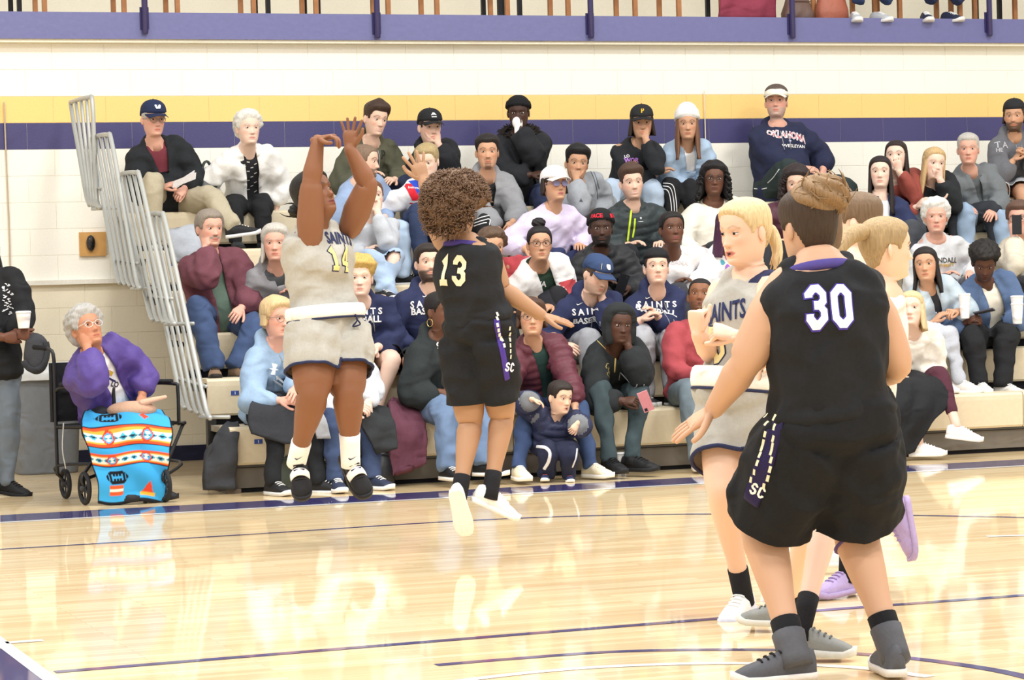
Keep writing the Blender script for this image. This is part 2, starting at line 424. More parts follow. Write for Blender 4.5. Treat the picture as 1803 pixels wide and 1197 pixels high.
# nested steel end rails: each a rounded frame with slim bars
STEEL = M('#aeb0ac', 0.42, 0.05, 80, 'painted_steel', 0.5, 0.3)
RAILS = [((124, 180), (162, 170), (152, 346), (170, 350), -0.36, 5),
         ((161, 243), (194, 236), (205, 482), (240, 490), -0.33, 5),
         ((209, 308), (244, 303), (262, 546), (300, 552), -0.26, 5),
         ((253, 380), (288, 376), (318, 700), (362, 716), -0.17, 5)]
for ri_, (tl, tr, bL, bR, X, nbar) in enumerate(RAILS):
    o = thing('end_rail', ['grey steel end rail highest of four, against the purple stripe', 'grey steel end rail second from the top of the staircase of rails', 'grey steel end rail third from the top, by the khaki trousers', 'lowest and longest grey steel end rail beside the denim legs'][ri_], 'rail', group='end rails of the bleachers')
    P = lambda q: atX(q[0], q[1], X)
    TL, TR, BL_, BR = P(tl), P(tr), P(bL), P(bR)
    hook = A(0, -0.12, -0.02)
    outer = spline(A(BL_+hook*0.9+A(0, 0, -0.05), BL_+A(0, -0.03, -0.02), BL_+(TL-BL_)*0.08, BL_+(TL-BL_)*0.5, TL+(BL_-TL)*0.05, TL+(TR-TL)*0.12, TL+(TR-TL)*0.85, TR+(BR-TR)*0.05, BR+(TR-BR)*0.5, BR+(TR-BR)*0.08, BR+A(0, -0.03, -0.03), BR+hook+A(0, 0, -0.05)), 5)
    MB().add(*tube(outer, np.full(len(outer), 0.017), 8)).obj('rail_frame', STEEL, o)
    for j in range(1, nbar-1):
        t = j/(nbar-1); a = TL+(TR-TL)*t; b = BL_+(BR-BL_)*t
        p = spline(A(a, (a+b)/2, b+(a-b)*0.08, b+A(0, -0.03, -0.03), b+hook+A(0, 0, -0.05)), 4)
        MB().add(*tube(p, np.full(len(p), 0.014), 6)).obj('rail_bar', STEEL, o)
    a, b = BL_+(TL-BL_)*0.1, BR+(TR-BR)*0.1
    MB().add(*tube(A(a+A(0.02, 0.03, 0), b+A(0.02, -0.06, 0)), [0.012]*2, 6)).obj('cross_bar', STEEL, o)
    MB().add(*tube(A(BR+hook+A(-0.02, 0.2, -0.05), BR+hook+A(0.14, 0.06, -0.05)), [0.014]*2, 6)).obj('mounting_arm', STEEL, o)
# ------------------------------------------------------------------ people: head
_HT = np.array([  # z, front, back, half width   (head about 0.23 m tall, eyes near z = 0)
 (-0.124, 0.040, 0.064, 0.050), (-0.118, 0.058, 0.060, 0.048), (-0.113, 0.076, 0.057, 0.046), (-0.106, 0.084, 0.056, 0.049),
 (-0.094, 0.0865, 0.057, 0.055), (-0.078, 0.0880, 0.060, 0.0615), (-0.060, 0.0890, 0.066, 0.0665), (-0.040, 0.0885, 0.077, 0.0705),
 (-0.020, 0.0885, 0.089, 0.0735), (0.0, 0.0890, 0.098, 0.0755), (0.022, 0.0935, 0.103, 0.0765), (0.045, 0.0925, 0.104, 0.0755),
 (0.068, 0.0850, 0.100, 0.0710), (0.086, 0.0735, 0.090, 0.0630), (0.100, 0.0570, 0.073, 0.0500), (0.110, 0.0370, 0.050, 0.0340), (0.1155, 0.014, 0.020, 0.0140)])
_TI = np.linspace(-0.124, 0.1155, 200)
def _smooth_tab():
    out = []
    for j in (1, 2, 3):
        y = np.interp(_TI, _HT[:, 0], _HT[:, j]); k = np.ones(7)/7
        yp = np.pad(y, 3, mode='edge'); ys = np.convolve(yp, k, 'valid'); ys[-4:] = y[-4:]; out.append(ys)
    return out
_F, _B, _W = _smooth_tab()
def gz(x, c, s): return np.exp(-((x-c)/s)**2)
def head_surf(t, z, feat=True, jaw=1.0):
    F = np.interp(z, _TI, _F); B = np.interp(z, _TI, _B); W = np.interp(z, _TI, _W)
    W = W*np.where(z < -0.03, 1+(jaw-1)*np.clip((-0.03-z)/0.05, 0, 1), 1)
    c, s = np.cos(t), np.sin(t); e = 0.88
    x = W*np.sign(s)*np.abs(s)**e
    y = np.where(c > 0, F*np.abs(c)**e, -B*np.abs(c)**0.95)
    if feat:
        fr = np.clip(c, 0, 1)**0.5; ax = np.abs(x)
        nz = np.clip((0.012-z)/0.05, 0, 1)*np.where(z < -0.040, np.clip(1-(-0.040-z)/0.010, 0, 1), 1)
        d = 0.024*nz**1.1*np.exp(-(x/(0.0075+0.0055*nz))**2)
        d = d+0.006*gz(ax, 0.011, 0.006)*gz(z, -0.038, 0.007)
        d = d-0.0095*gz(ax, 0.031, 0.016)*gz(z, 0.001, 0.011)+0.004*gz(ax, 0.027, 0.02)*gz(z, 0.021, 0.007)
        d = d+0.004*gz(ax, 0.045, 0.018)*gz(z, -0.026, 0.016)-0.002*gz(ax, 0.035, 0.014)*gz(z, -0.058, 0.016)
        d = d+0.006*gz(x, 0, 0.019)*(gz(z, -0.0645, 0.0050)+1.1*gz(z, -0.0765, 0.0055))-0.005*gz(x, 0, 0.020)*gz(z, -0.0705, 0.0025)
        d = d+0.006*gz(x, 0, 0.018)*gz(z, -0.101, 0.011)-0.003*gz(x, 0, 0.03)*gz(z, -0.087, 0.006)
        y = y+d*fr
    return np.stack(np.broadcast_arrays(x, y, z), -1)
def face_angles(n):
    u = np.linspace(-1, 1, n, endpoint=False)
    return math.pi*(0.62*u+0.38*u**3) if False else math.pi*np.sign(u)*(0.55*np.abs(u)+0.45*np.abs(u)**2.2)
def grid_faces(m, n, wrap=True):
    return [(i*n+j, i*n+(j+1) % n, (i+1)*n+(j+1) % n, (i+1)*n+j) for i in range(m-1) for j in range(n if wrap else n-1)]
def rot_zyx(yaw, pitch, roll, base_f):
    """head frame: columns right, forward, up. yaw>0 turns towards image right, pitch>0 looks up, roll>0 tips to image right"""
    f0 = nrm(A(base_f[0], base_f[1], 0)); i0 = nrm(np.cross(A(0, 0, 1), f0))   # i0: image right when f0 points at the camera
    f = f0*math.cos(yaw)+i0*math.sin(yaw); s = np.cross(A(0, 0, 1), f)
    f2 = f*math.cos(pitch)+A(0, 0, 1)*math.sin(pitch); u2 = np.cross(f2, s)
    u3 = u2*math.cos(roll)+s*math.sin(roll); s3 = s*math.cos(roll)-u2*math.sin(roll)
    return np.stack([-s3, f2, u3], 1)

class Head:
    def __init__(self, pos, R, s, jaw=1.0): self.p = np.asarray(pos, float); self.R = R; self.s = s; self.jaw = jaw
    def w(self, v): return (np.asarray(v)*self.s)@self.R.T+self.p
    def local(self, v): return ((np.asarray(v)-self.p)@self.R)/self.s
def loft_head(H, N, tup, tfw, hi, o):
    n = 48 if hi else 36
    zs = np.concatenate([np.linspace(-0.124, -0.04, 22 if hi else 17), np.linspace(-0.035, 0.035, 16 if hi else 13), np.linspace(0.042, 0.1155, 14 if hi else 10)])
    t = face_angles(n)
    T, Z = np.meshgrid(t, zs)
    g = H.w(head_surf(T, Z, True, H.jaw).reshape(-1, 3)).reshape(len(zs), n, 3)
    # neck rings: from under the chin to inside the torso, blending head frame to torso frame
    lat = nrm(np.cross(tfw, tup))
    rings = []
    top = g[0]
    for q in (1.0, 0.8, 0.6, 0.4, 0.2):
        c = N+tup*(-0.06*H.s if q == 1.0 else 0)+tup*0.0
        r = (0.054+0.014*q)*H.s*o.get('neckr', 1.0)
        base = c+np.outer(np.sin(t), lat)*r+np.outer(np.cos(t), tfw)*r*1.02
        w = q*q*(3-2*q)
        rings.append(top*(1-w)+base*w if q < 1 else base)
    # keep a waist under the jaw
    nk = np.array(rings); cen = nk.mean(1, keepdims=True)
    for i in (2, 3, 4):
        d = nk[i]-cen[i]; rr = np.linalg.norm(d, axis=1, keepdims=True); lim = 0.055*H.s*o.get('neckr', 1.0); nk[i] = cen[i]+d*np.minimum(1, lim/rr)
    g = np.concatenate([nk, g], 0); m = len(g)
    v = g.reshape(-1, 3); f = grid_faces(m, n)
    v = np.vstack([v, g[0].mean(0), g[-1].mean(0)]); a0, a1 = m*n, m*n+1
    for j in range(n):
        k = (j+1) % n; f.append((a0, k, j)); f.append((a1, (m-1)*n+j, (m-1)*n+k))
    return v, [q[::-1] for q in f]
def ears(H):
    out = []
    for s in (-1, 1):
        v, f = ball((0, 0, 0), (0.008, 0.017, 0.030), 8, 7)
        v[:, 0] += 0.006*np.sign(v[:, 1]*-1)*np.abs(v[:, 1])/0.017
        v[:, 1] *= 1-0.25*(v[:, 2] < -0.01)
        v = v@np.array([[math.cos(.35*s), math.sin(.35*s), 0], [-math.sin(.35*s), math.cos(.35*s), 0], [0, 0, 1]])
        v = v+A(s*0.077, -0.012, -0.010)
        out.append((H.w(v), f))
    return out
def paint_face(me, H, o):
    v = H.local(verts(me)); x, y, z = v.T; ax = np.abs(x)
    skin = lin(o['skin']); n = len(v)
    col = np.tile(skin, (n, 1))
    inhead = (z > -0.13) & (z < 0.12) & (np.abs(y) < 0.13) & (ax < 0.1)
    def put(w, c):
        w = np.clip(w, 0, 1)[:, None]*inhead[:, None]; col[:] = col*(1-w)+np.asarray(c)*w
    red = skin*A(1.05, 0.72, 0.68)
    put(0.55*gz(ax, 0.045, 0.018)*gz(z, -0.03, 0.016)*(y > 0.03), red)
    put(0.45*gz(x, 0, 0.012)*gz(z, -0.04, 0.010)*(y > 0.09), red)
    if 'beard' in o:
        b = o['beard']; bc = lin(b[0]); amt = b[1]; full = b[2] if len(b) > 2 else 1
        jawm = np.clip((-0.045-z)/0.014+(ax-0.035)*8*(z > -0.07), 0, 1)*(y > -0.005)*(z > -0.135)*(z < -0.028+0.0*ax)
        if full == 0: jawm = jawm*(ax < 0.022)
        mus = gz(z, -0.0565, 0.006)*(ax < 0.028)*(y > 0.06)
        notlip = 1-gz(z, -0.0705, 0.009)*gz(x, 0, 0.022)*(y > 0.06)
        put(amt*np.maximum(jawm, mus)*notlip, bc)
    if 'mustache' in o:
        put(1.0*(gz(z+0.25*np.maximum(ax-0.01, 0), -0.0575, 0.0075) > 0.35)*(ax < 0.032)*(y > 0.06), lin(o['mustache']))
    lip = lin(o['lip']) if 'lip' in o else skin*A(0.92, 0.60, 0.58)
    lw = (np.abs(z+0.0705) < 0.0105*np.sqrt(np.clip(1-(x/0.024)**2, 0, 1)))*(y > 0.07)
    put(0.85*lw, lip)
    mo = o.get('mouth', 'shut')
    if mo == 'shut': put(0.7*(np.abs(z+0.0705) < 0.0028)*(ax < 0.022)*(y > 0.07), lip*0.35)
    if mo == 'open': put(1.0*((x/0.012)**2+((z+0.071)/0.0058)**2 < 1)*(y > 0.07), A(0.03, 0.008, 0.008))
    if mo == 'smile':
        zz = z+0.0705-0.25*np.maximum(ax-0.008, 0)
        put(0.9*(np.abs(zz) < 0.0036)*(ax < 0.019)*(y > 0.06), A(0.62, 0.58, 0.54))
    put(0.8*(gz(ax, 0.0075, 0.004)*gz(z, -0.0485, 0.0035))*(y > 0.08), skin*0.35)
    bro = lin(o.get('brow', '#2a1d18'))
    zb = 0.0235+0.006*np.clip((ax-0.014)/0.02, 0, 1)-0.010*np.clip((ax-0.036)/0.016, 0, 1)
    put(o.get('browamt', 0.85)*np.clip(1.25-np.abs(z-zb)/0.0048, 0, 1)*(ax > 0.012)*(ax < 0.053)*(y > 0.03), bro)
    put(0.35*gz(ax, 0.031, 0.018)*gz(z, 0.008, 0.012)*(y > 0.03)*o.get('lid', 0.6), skin*0.45)
    if 'stub' in o: put(0.75*((z > 0.062+0*x) | ((y < 0.02) & (z > -0.05) & (z > 0.01-0.05*(y < -0.03))))*1.0, lin(o['stub']))
    set_col(me, col)

def eye_parts(H, o, person, hi):
    sc = lin('#efe9e2'); ir = lin(o.get('iris', '#2c1a10')); sk = lin(o['skin'])
    gx, gzv = o.get('gaze', (0, 0)); openu = o.get('open', 0.33); openl = 0.31
    for s in (-1, 1):
        mb = MB(); cols = []
        c = A(s*0.0315, 0.0715, 0.0015); r = 0.0128
        v, f = ball((0, 0, 0), r, 10, 8); mb.add(H.w(v+c), f); cols.append(np.tile(sc, (len(v), 1)))
        g = nrm(A(-gx, 1, gzv)); a = nrm(np.cross(g, A(0, 0, 1))); b = np.cross(a, g)
        for rad, cc in ((0.52, ir), (0.24, lin('#050505'))):
            rings = [(0, 0.0)]+[(rad*0.6, q) for q in range(8)]+[(rad, q) for q in range(8)]
            pts = [(g*math.cos(x)+(a*math.cos(q*math.pi/4)+b*math.sin(q*math.pi/4))*math.sin(x))*(r+(0.0007 if rad > .3 else 0.0011)) for x, q in rings]
            f = [(0, 1+q, 1+(q+1) % 8) for q in range(8)]+[(1+q, 9+q, 9+(q+1) % 8, 1+(q+1) % 8) for q in range(8)]
            mb.add(H.w(np.array(pts)+c), f); cols.append(np.tile(cc, (len(pts), 1)))
        # eyelids: skin shells above and below the opening, dark upper lash edge
        for sg, e0 in ((1, openu), (-1, openl)):
            L = []
            for i, el in enumerate(np.linspace(e0, 1.5, 5)):
                for az in np.linspace(-1.35, 1.35, 9):
                    e = el*(1-0.45*(abs(az)/1.35)**2) if i == 0 else max(el, 0.05)
                    L.append((math.cos(e)*math.sin(az), math.cos(e)*math.cos(az), sg*math.sin(e)))
            L = np.array(L)*(r+0.0016); f = grid_faces(5, 9, False)
            cc = np.tile(sk, (45, 1)); cc[:9] = sk*0.35 if sg > 0 else sk*0.75
            if sg > 0 and o.get('lash'): cc[:9] = 0.01
            mb.add(H.w(L+c), f); cols.append(cc)
        ob = mb.obj('eye', SKIN, person); set_col(ob.data, np.vstack(cols))

# ------------------------------------------------------------------ hair and hats: shells grown off the skull
def hairline(t, kind='m'):
    a = np.abs(np.degrees(t))
    if kind == 'f': return np.interp(a, [0, 30, 50, 66, 74, 84, 100, 112, 135, 180], [0.070, 0.066, 0.052, 0.020, -0.015, 0.012, 0.012, -0.02, -0.065, -0.085])
    if kind == 'recede': return np.interp(a, [0, 15, 35, 55, 70, 80, 100, 112, 135, 180], [0.092, 0.098, 0.09, 0.05, -0.01, 0.005, 0.008, -0.02, -0.05, -0.062])
    return np.interp(a, [0, 30, 48, 60, 70, 82, 100, 112, 135, 180], [0.064, 0.066, 0.058, 0.030, -0.020, 0.010, 0.010, -0.02, -0.055, -0.068])
def wob(p, seed, freq, n=5):
    r = np.random.default_rng(seed); out = 0
    for i in range(n):
        d = r.normal(size=3); d = d/np.linalg.norm(d)*freq*(0.6+0.9*r.random())
        out = out+np.sin(p@d+r.random()*6.28)
    return out/n
def shell(H, thick, zlo=-0.115, nt=40, nz=26, noise=(0, 60), seed=1, lift=None):
    t = face_angles(nt); q = np.linspace(0, 1, nz); zs = zlo+(0.1155-zlo)*np.sin(q*math.pi/2)**0.9
    T, Z = np.meshgrid(t, zs)
    p = head_surf(T, Z, False)
    nr = np.stack([p[..., 0]/0.0765**2, p[..., 1]/0.1**2, np.clip(p[..., 2], -0.02, 1)/0.112**2], -1)
    nr /= np.linalg.norm(nr, axis=-1, keepdims=True)
    th = thick(T, Z, p)
    if noise[0]: th = np.where(th > 0.001, th+noise[0]*wob(p.reshape(-1, 3), seed, noise[1], 7).reshape(th.shape), th)
    p = p+nr*th[..., None]
    if lift is not None: p = lift(p, T, Z)
    v = p.reshape(-1, 3); n = nt; m = nz
    f = [x[::-1] for x in grid_faces(m, n)]
    v = np.vstack([v, p[-1].mean(0)+A(0, 0, 0.001)]); f += [(m*n, (m-1)*n+(j+1) % n, (m-1)*n+j) for j in range(n)]
    return H.w(v), f
def rise(z, zh, th, w):
    e = np.clip((z-zh)/w+.35, 0, 1); e = e*e*(3-2*e); return -0.009+(th+0.009)*e
def edge(z, zh, w): return np.clip((z-zh)/w, 0, 1)**0.5
def hair(H, o, person):
    st = o.get('hair', 'short'); mat = M(o.get('hcol', '#2a1c14'), 0.6, 0.9, 140, 'hair', 0.35)
    seed = o['seed']; mb = MB(); name = 'hair'; capped = bool(o.get('hat')) and o['hat'][0] != 'visor'
    hi = o.get('hi')
    def short(top, side, kind='m', ns=(0.003, 70)):
        if capped: top = side = .005; ns = (0, 60)
        def th(T, Z, p):
            zh = hairline(T, kind); k = np.clip((Z-0.02)/0.06, 0, 1)
            return rise(Z, zh, side+(top-side)*k, .016)
        mb.add(*shell(H, th, noise=ns, seed=seed, nt=72 if hi else 44, nz=48 if hi else 30))
    def curtain(t0, L, thick, flare=0.02, wave=0.012, fwd=0.0, z0=0.05, hw=0.086):
        nl = 16; na = 22; rows = []
        for i in range(nl):
            q = i/(nl-1); z = z0+(-L-z0)*q
            ang = np.radians(np.linspace(t0+8*(1-q)*0, 360-t0, na))
            rx = hw+flare*q; ryb = 0.112+flare*0.5*q-0.02*q*(L > 0.2); ryf = 0.085+fwd*q
            ox = rx*np.sin(ang); oy = np.where(np.cos(ang) > 0, ryf, ryb)*np.cos(ang)
            tk = thick*min(1, 0.35+3*q if q < 0.3 else 1)*(1-0.6*max(0, q-0.75)/0.25)
            k = 1-tk/np.hypot(ox, oy)
            ring = np.concatenate([np.stack([ox, oy, np.full(na, z)], 1), np.stack([ox*k, oy*k, np.full(na, z)], 1)[::-1]])
            ring = ring+wave*q*np.stack([wob(ring*A(1, 1, .35), seed+3, 70), wob(ring*A(1, 1, .35), seed+4, 70), 0*ring[:, 0]], 1)
            rows.append(ring)
        g = np.array(rows); m, n = g.shape[:2]; f = grid_faces(m, n)+[tuple(range(n))[::-1], tuple((m-1)*n+j for j in range(n))]
        mb.add(H.w(g.reshape(-1, 3)), [x for x in f])
    if st == 'bald': return
    if st == 'short': short(o.get('htop', 0.020), o.get('hside', 0.007))
    elif st == 'buzz': short(0.005, 0.004, 'm', (0, 60))
    elif st == 'recede': short(0.010, 0.009, 'recede')
    elif st == 'quiff':
        def th(T, Z, p):
            zh = hairline(T); k = np.clip((Z-0.03)/0.05, 0, 1); return rise(Z, zh, 0.006+(0.022+0.014*np.cos(T))*k, .014)
        mb.add(*shell(H, th, noise=(0.006, 110), seed=seed))
    elif st == 'curlytop':
        def th(T, Z, p):
            zh = hairline(T); k = np.clip((Z-0.02)/0.05, 0, 1); return rise(Z, zh, 0.006+0.040*k, .014)
        mb.add(*shell(H, th, noise=(0.014, 190), seed=seed, nt=56, nz=36))
    elif st == 'afro':
        r = o.get('vol', 0.05)
        def th(T, Z, p): return rise(Z, hairline(T, 'f'), r, .035)
        mb.add(*shell(H, th, noise=(min(.02, r*.32), 170), seed=seed, nt=72, nz=48))
        rg = np.random.default_rng(seed)
        CL = o.get('cl', .012)
        for i in range(o.get('curls', 0)):      # single locks standing off the mass
            t = rg.uniform(-math.pi, math.pi); z = rg.uniform(-0.07, 0.112)
            if z < hairline(np.array([t]), 'f')[0]+0.01: continue
            p0 = head_surf(np.array([t]), np.array([z]), False)[0]; d = nrm(p0*A(1.5, 1.2, 1)+A(0, 0, 0.02))
            side = nrm(rg.normal(size=3)); sd2 = np.cross(d, side); pts = [p0+d*(r*0.72+CL*k)+side*0.011*math.sin(k*1.7)+sd2*0.009*math.cos(k*1.7)-A(0, 0, 0.002*k*k*o.get('droop', 0.2)) for k in range(5)]
            vv, ff = tube(np.array(pts), np.array([1, 1, .9, .7, .35])*o.get('cr', .008), 4, cap=0); mb.add(H.w(vv), ff)
    elif st in ('long', 'up', 'bun', 'pony', 'bob', 'curlylong', 'braids'):
        tp = o.get('htop', 0.012)
        if st == 'curlylong': short(0.03, 0.03, 'f', (0.010, 130))
        elif st == 'bob': short(o.get('htop', 0.022), 0.018, 'f', (0.006, 95))
        else: short(tp, 0.008, 'f', (0.002, 80))
        if st == 'long': curtain(o.get('t0', 62), o.get('len', 0.26), 0.022, o.get('flare', 0.02), fwd=o.get('fwd', 0.0))
        if st == 'bob': curtain(o.get('t0', 66), o.get('len', 0.085), 0.028, 0.012, 0.006, hw=0.09)
        if st == 'curlylong':
            curtain(60, o.get('len', 0.15), 0.045, 0.03, 0.016, hw=0.105)
            rg = np.random.default_rng(seed)
            for i in range(110):
                a = rg.uniform(math.radians(55), math.radians(305)); z = rg.uniform(-o.get('len', 0.15)+0.01, 0.11); q = max(0, -z)/0.15
                rr = (0.112+0.02*q)*math.sqrt(max(0.1, 1-max(0, z)**2/0.14**2)); p0 = A(rr*math.sin(a), rr*math.cos(a)*1.08, z)
                k = np.arange(7); pts = np.stack([p0[0]+0.012*np.cos(k*1.4+a), p0[1]+0.012*np.sin(k*1.4+a), z-k*0.009], 1)
                vv, ff = tube(pts, [0.006, 0.009, 0.010, 0.010, 0.009, 0.008, 0.004], 5); mb.add(H.w(vv), ff)
        if st == 'braids':
            rg = np.random.default_rng(seed)
            for i in range(16):
                a = math.radians(70+220*i/15); k = np.linspace(0, 1, 9); L = 0.34+0.06*rg.random()
                pts = np.stack([(0.085+0.03*k)*np.sin(a)+0.004*np.sin(k*14+i), (0.1+0.02*k)*np.cos(a)+0.004*np.cos(k*11+i)+0.05*k*(a < 1.6 or a > 4.6), 0.04-L*k], 1)
                vv, ff = tube(pts, 0.009+0.002*np.sin(k*30), 6); mb.add(H.w(vv), ff)
        if st == 'bun':
            if o.get('buncol'): mb.obj(name, mat, person); mb = MB(); mat = M(o['buncol'], 0.6, 0.9, 140, 'hair', 0.35); name = 'hair_bun'
            c = A(*o.get('bunpos', (0, -0.07, 0.115))); r = o.get('bunr', 0.045)
            v, f = ball((0, 0, 0), (r*1.15, r, r*0.85), 40, 30); u_ = v/np.linalg.norm(v, axis=1)[:, None]; ph = np.arctan2(u_[:, 1], u_[:, 0]); el = np.arcsin(np.clip(u_[:, 2], -1, 1))
            sw_ = np.abs(np.sin(2.5*ph+4.0*el+1.5*wob(v, seed+8, 40, 4)))**.7; v = v*(1+o.get('twist', .10)*(sw_-.5)*1.6+0.10*wob(v, seed, 60, 6))[:, None]+c; mb.add(H.w(v), f)
            rg = np.random.default_rng(seed+5)
            for i in range(o.get('locks', 0)):
                d = nrm(rg.normal(size=3)); e1 = nrm(np.cross(d, rg.normal(size=3))); e2 = np.cross(d, e1); a0 = rg.uniform(0, 6.3); a = a0+np.linspace(0, rg.uniform(1.5, 3.2), 9)
                pts = c+(np.outer(np.cos(a), e1)+np.outer(np.sin(a), e2))*r*rg.uniform(.88, 1.03)*A(1.15, 1, .85)+d*rg.uniform(-.25, .25)*r; vv, ff = tube(pts, np.sin(np.linspace(.25, 2.9, 9))*rg.uniform(.004, .009), 6); mb.add(H.w(vv), ff)
            for i in range(o.get('wisps', 0)):
                d = nrm(rg.normal(size=3)); tg = nrm(np.cross(d, rg.normal(size=3))); k = np.linspace(0, 1, 6)[:, None]; tl = rg.uniform(.03, .075)
                pts = c+d*r*A(1.15, 1, .85)*.93+tg*k*tl+d*(.010*np.sin(k*2.6)+.012*k*k*rg.random()); vv, ff = tube(pts, np.array([.003, .004, .004, .003, .002, .001])*rg.uniform(.6, 1.0), 4); mb.add(H.w(vv), ff)
        if st == 'pony':
            pth = spline(A(*o.get('pony', [(0, -0.10, 0.03), (0, -0.15, 0.02), (0, -0.16, -0.06), (0, -0.14, -0.16)])), 4); n = len(pth)
            rr = np.interp(np.linspace(0, 1, n), [0, 0.15, 0.5, 0.85, 1], [0.014, 0.026, 0.030, 0.022, 0.006])*o.get('ponyr', 1)
            vv, ff = tube(pth, rr, 12); vv = vv+0.004*np.stack([wob(vv, seed, 90), wob(vv, seed+1, 90), wob(vv, seed+2, 90)], 1); mb.add(H.w(vv), ff)
            vv, ff = tube(pth[:2]+0, [0.018, 0.018], 8); mb.add(H.w(vv), ff)
            for i in range(8):
                off = np.array([math.cos(i*0.8), 0.3*math.sin(i*1.7), math.sin(i*0.8)])*0.024*o.get('ponyr', 1)
                sp = pth+off*np.linspace(0.3, 1.25, n)[:, None]; vv, ff = tube(sp, np.linspace(0.008, 0.002, n), 5); mb.add(H.w(vv), ff)
    mb.obj(name, mat, person)

def hat(H, o, person):
    k = o.get('hat')
    if not k: return
    kind, colr = k[0], k[1]; fab = M(colr, 0.85, 0.2, 120)
    if kind in ('cap', 'capback', 'visor', 'flatcap'):
        back = kind == 'capback'
        hb = Head(H.p, H.R@np.array([[-1, 0, 0], [0, -1, 0], [0, 0, 1]], float), H.s) if back else H
        mb = MB(); zf = 0.046
        if kind != 'visor':
            def th(T, Z, p):
                zb = 0.040+0.006*np.cos(T)-0.02*(np.cos(T) < -0.2)*(not back)
                if back: zb = np.where(np.cos(T) > 0.2, 0.055, 0.028)
                return np.where(Z > zb, 0.016*edge(Z, zb, 0.006)+0.010*np.clip((Z-0.06)/0.05, 0, 1), -0.01)
            mb.add(*shell(H, th, zlo=-0.01, nt=36, nz=22))
            mb.add(H.w(ball((0, -0.005, 0.141), (0.007, 0.007, 0.004), 8, 6)[0]), ball((0, 0, 0), 1, 8, 6)[1])
        else:
            def th(T, Z, p): return np.where((Z > 0.038) & (Z < 0.082+0.012*np.cos(T)), 0.017, -0.01)
            mb.add(*shell(H, th, zlo=0.0, nt=36, nz=26))
        mb.obj('cap_crown', fab, person)
        bm_ = MB(); rows = []; na = 15
        for q in np.linspace(0, 1, 7):
            a = np.linspace(-1.15, 1.15, na)
            x = 0.088*np.sin(a)*(1-0.10*q); y0 = 0.104*np.cos(a)*1.0; y1 = 0.104*np.cos(a)*0.35+0.140*np.cos(a*0.80)**0.7
            y = y0*(1-q)+y1*q; z = zf-0.012*q-6.5*x*x*(0.4+0.6*q)*0.6
            rows.append(np.stack([x, y, z], 1))
        g = np.array(rows); m = len(rows); top = g.reshape(-1, 3); bot = top-A(0, 0, 0.005); nn = len(top)
        f = grid_faces(m, na, False); per = [j for j in range(na)]+[(i*na+na-1) for i in range(1, m)]+[(m-1)*na+j for j in range(na-2, -1, -1)]+[i*na for i in range(m-2, 0, -1)]
        ff = [x[::-1] for x in f]+[tuple(i+nn for i in x) for x in f]+[(per[i], per[(i+1) % len(per)], per[(i+1) % len(per)]+nn, per[i]+nn) for i in range(len(per))]
        bm_.add(hb.w(np.vstack([top, bot])), ff); bm_.obj('cap_brim', M(k[2] if len(k) > 2 and k[2] else colr, 0.85, 0.2, 120), person)
    elif kind == 'beanie':
        tall = k[2] if len(k) > 2 else 0.0
        def th(T, Z, p):
            zb = 0.044+0.010*np.cos(T)-0.035*(1-np.cos(T))/2
            return np.where(Z > zb, (0.016+0.007*(Z < zb+0.045))*edge(Z, zb, 0.004), -0.01)
        def lift(p, T, Z):
            p = p.copy(); p[..., 2] += tall*np.clip((Z-0.05)/0.065, 0, 1)**0.8; return p
        MB().add(*shell(H, th, zlo=-0.02, nt=48, nz=34, lift=lift, noise=(0.0012, 200))).obj('knit_hat', M(colr, 0.95, 0.6, 200, 'knit'), person)
    elif kind == 'hood':
        def th(T, Z, p):
            a = np.abs(np.degrees(T)); zo = np.interp(a, [0, 25, 50, 64, 70, 180], [0.082, 0.080, 0.06, 0.0, -0.3, -0.3])
            return np.where(Z > zo, 0.032*edge(Z, zo, 0.02)+0.012*np.clip(-Z/0.1, 0, 1), -0.012)
        MB().add(*shell(H, th, zlo=-0.122, nt=48, nz=36, noise=(0.004, 40))).obj('raised_hood', fab, person)
def glasses(H, o, person):
    g = o.get('glasses')
    if not g: return
    mb = MB(); r = 0.021; pts_all = []
    lens = MB()
    for s in (-1, 1):
        a = np.linspace(0, 2*math.pi, 17); c = A(s*0.033, 0.100, -0.002)
        p = np.stack([c[0]+0.0245*np.cos(a), c[1]-0.35*(np.abs(c[0]+0.0245*np.cos(a))-0.01)**1*0.25, c[2]+0.019*np.sin(a)], 1)
        mb.add(*[H.w(tube(p, np.full(17, 0.0020), 5, cap=0)[0]), tube(p, np.full(17, 0.002), 5, cap=0)[1]])
        if g[0] == 'sun':
            lens.add(H.w(np.vstack([p[:-1], p[:-1].mean(0)])), [(i, (i+1) % 16, 16) for i in range(16)])
        q = A([s*0.057, 0.094, 0.006], [s*0.074, 0.06, 0.006], [s*0.080, 0.0, 0.004]); vv, ff = tube(q, [0.002]*3, 5); mb.add(H.w(vv), ff)
    q = A([-0.010, 0.1, 0.002], [0, 0.104, 0.004], [0.010, 0.1, 0.002]); vv, ff = tube(q, [0.002]*3, 5); mb.add(H.w(vv), ff)
    ob = mb.obj('eyeglasses', M(g[1], 0.3, 0, spec=0.6, kind='plain'), person)
    if g[0] == 'sun': lens.obj('lens', M(g[2], 0.15, 0, spec=0.7, kind='plain'), ob)

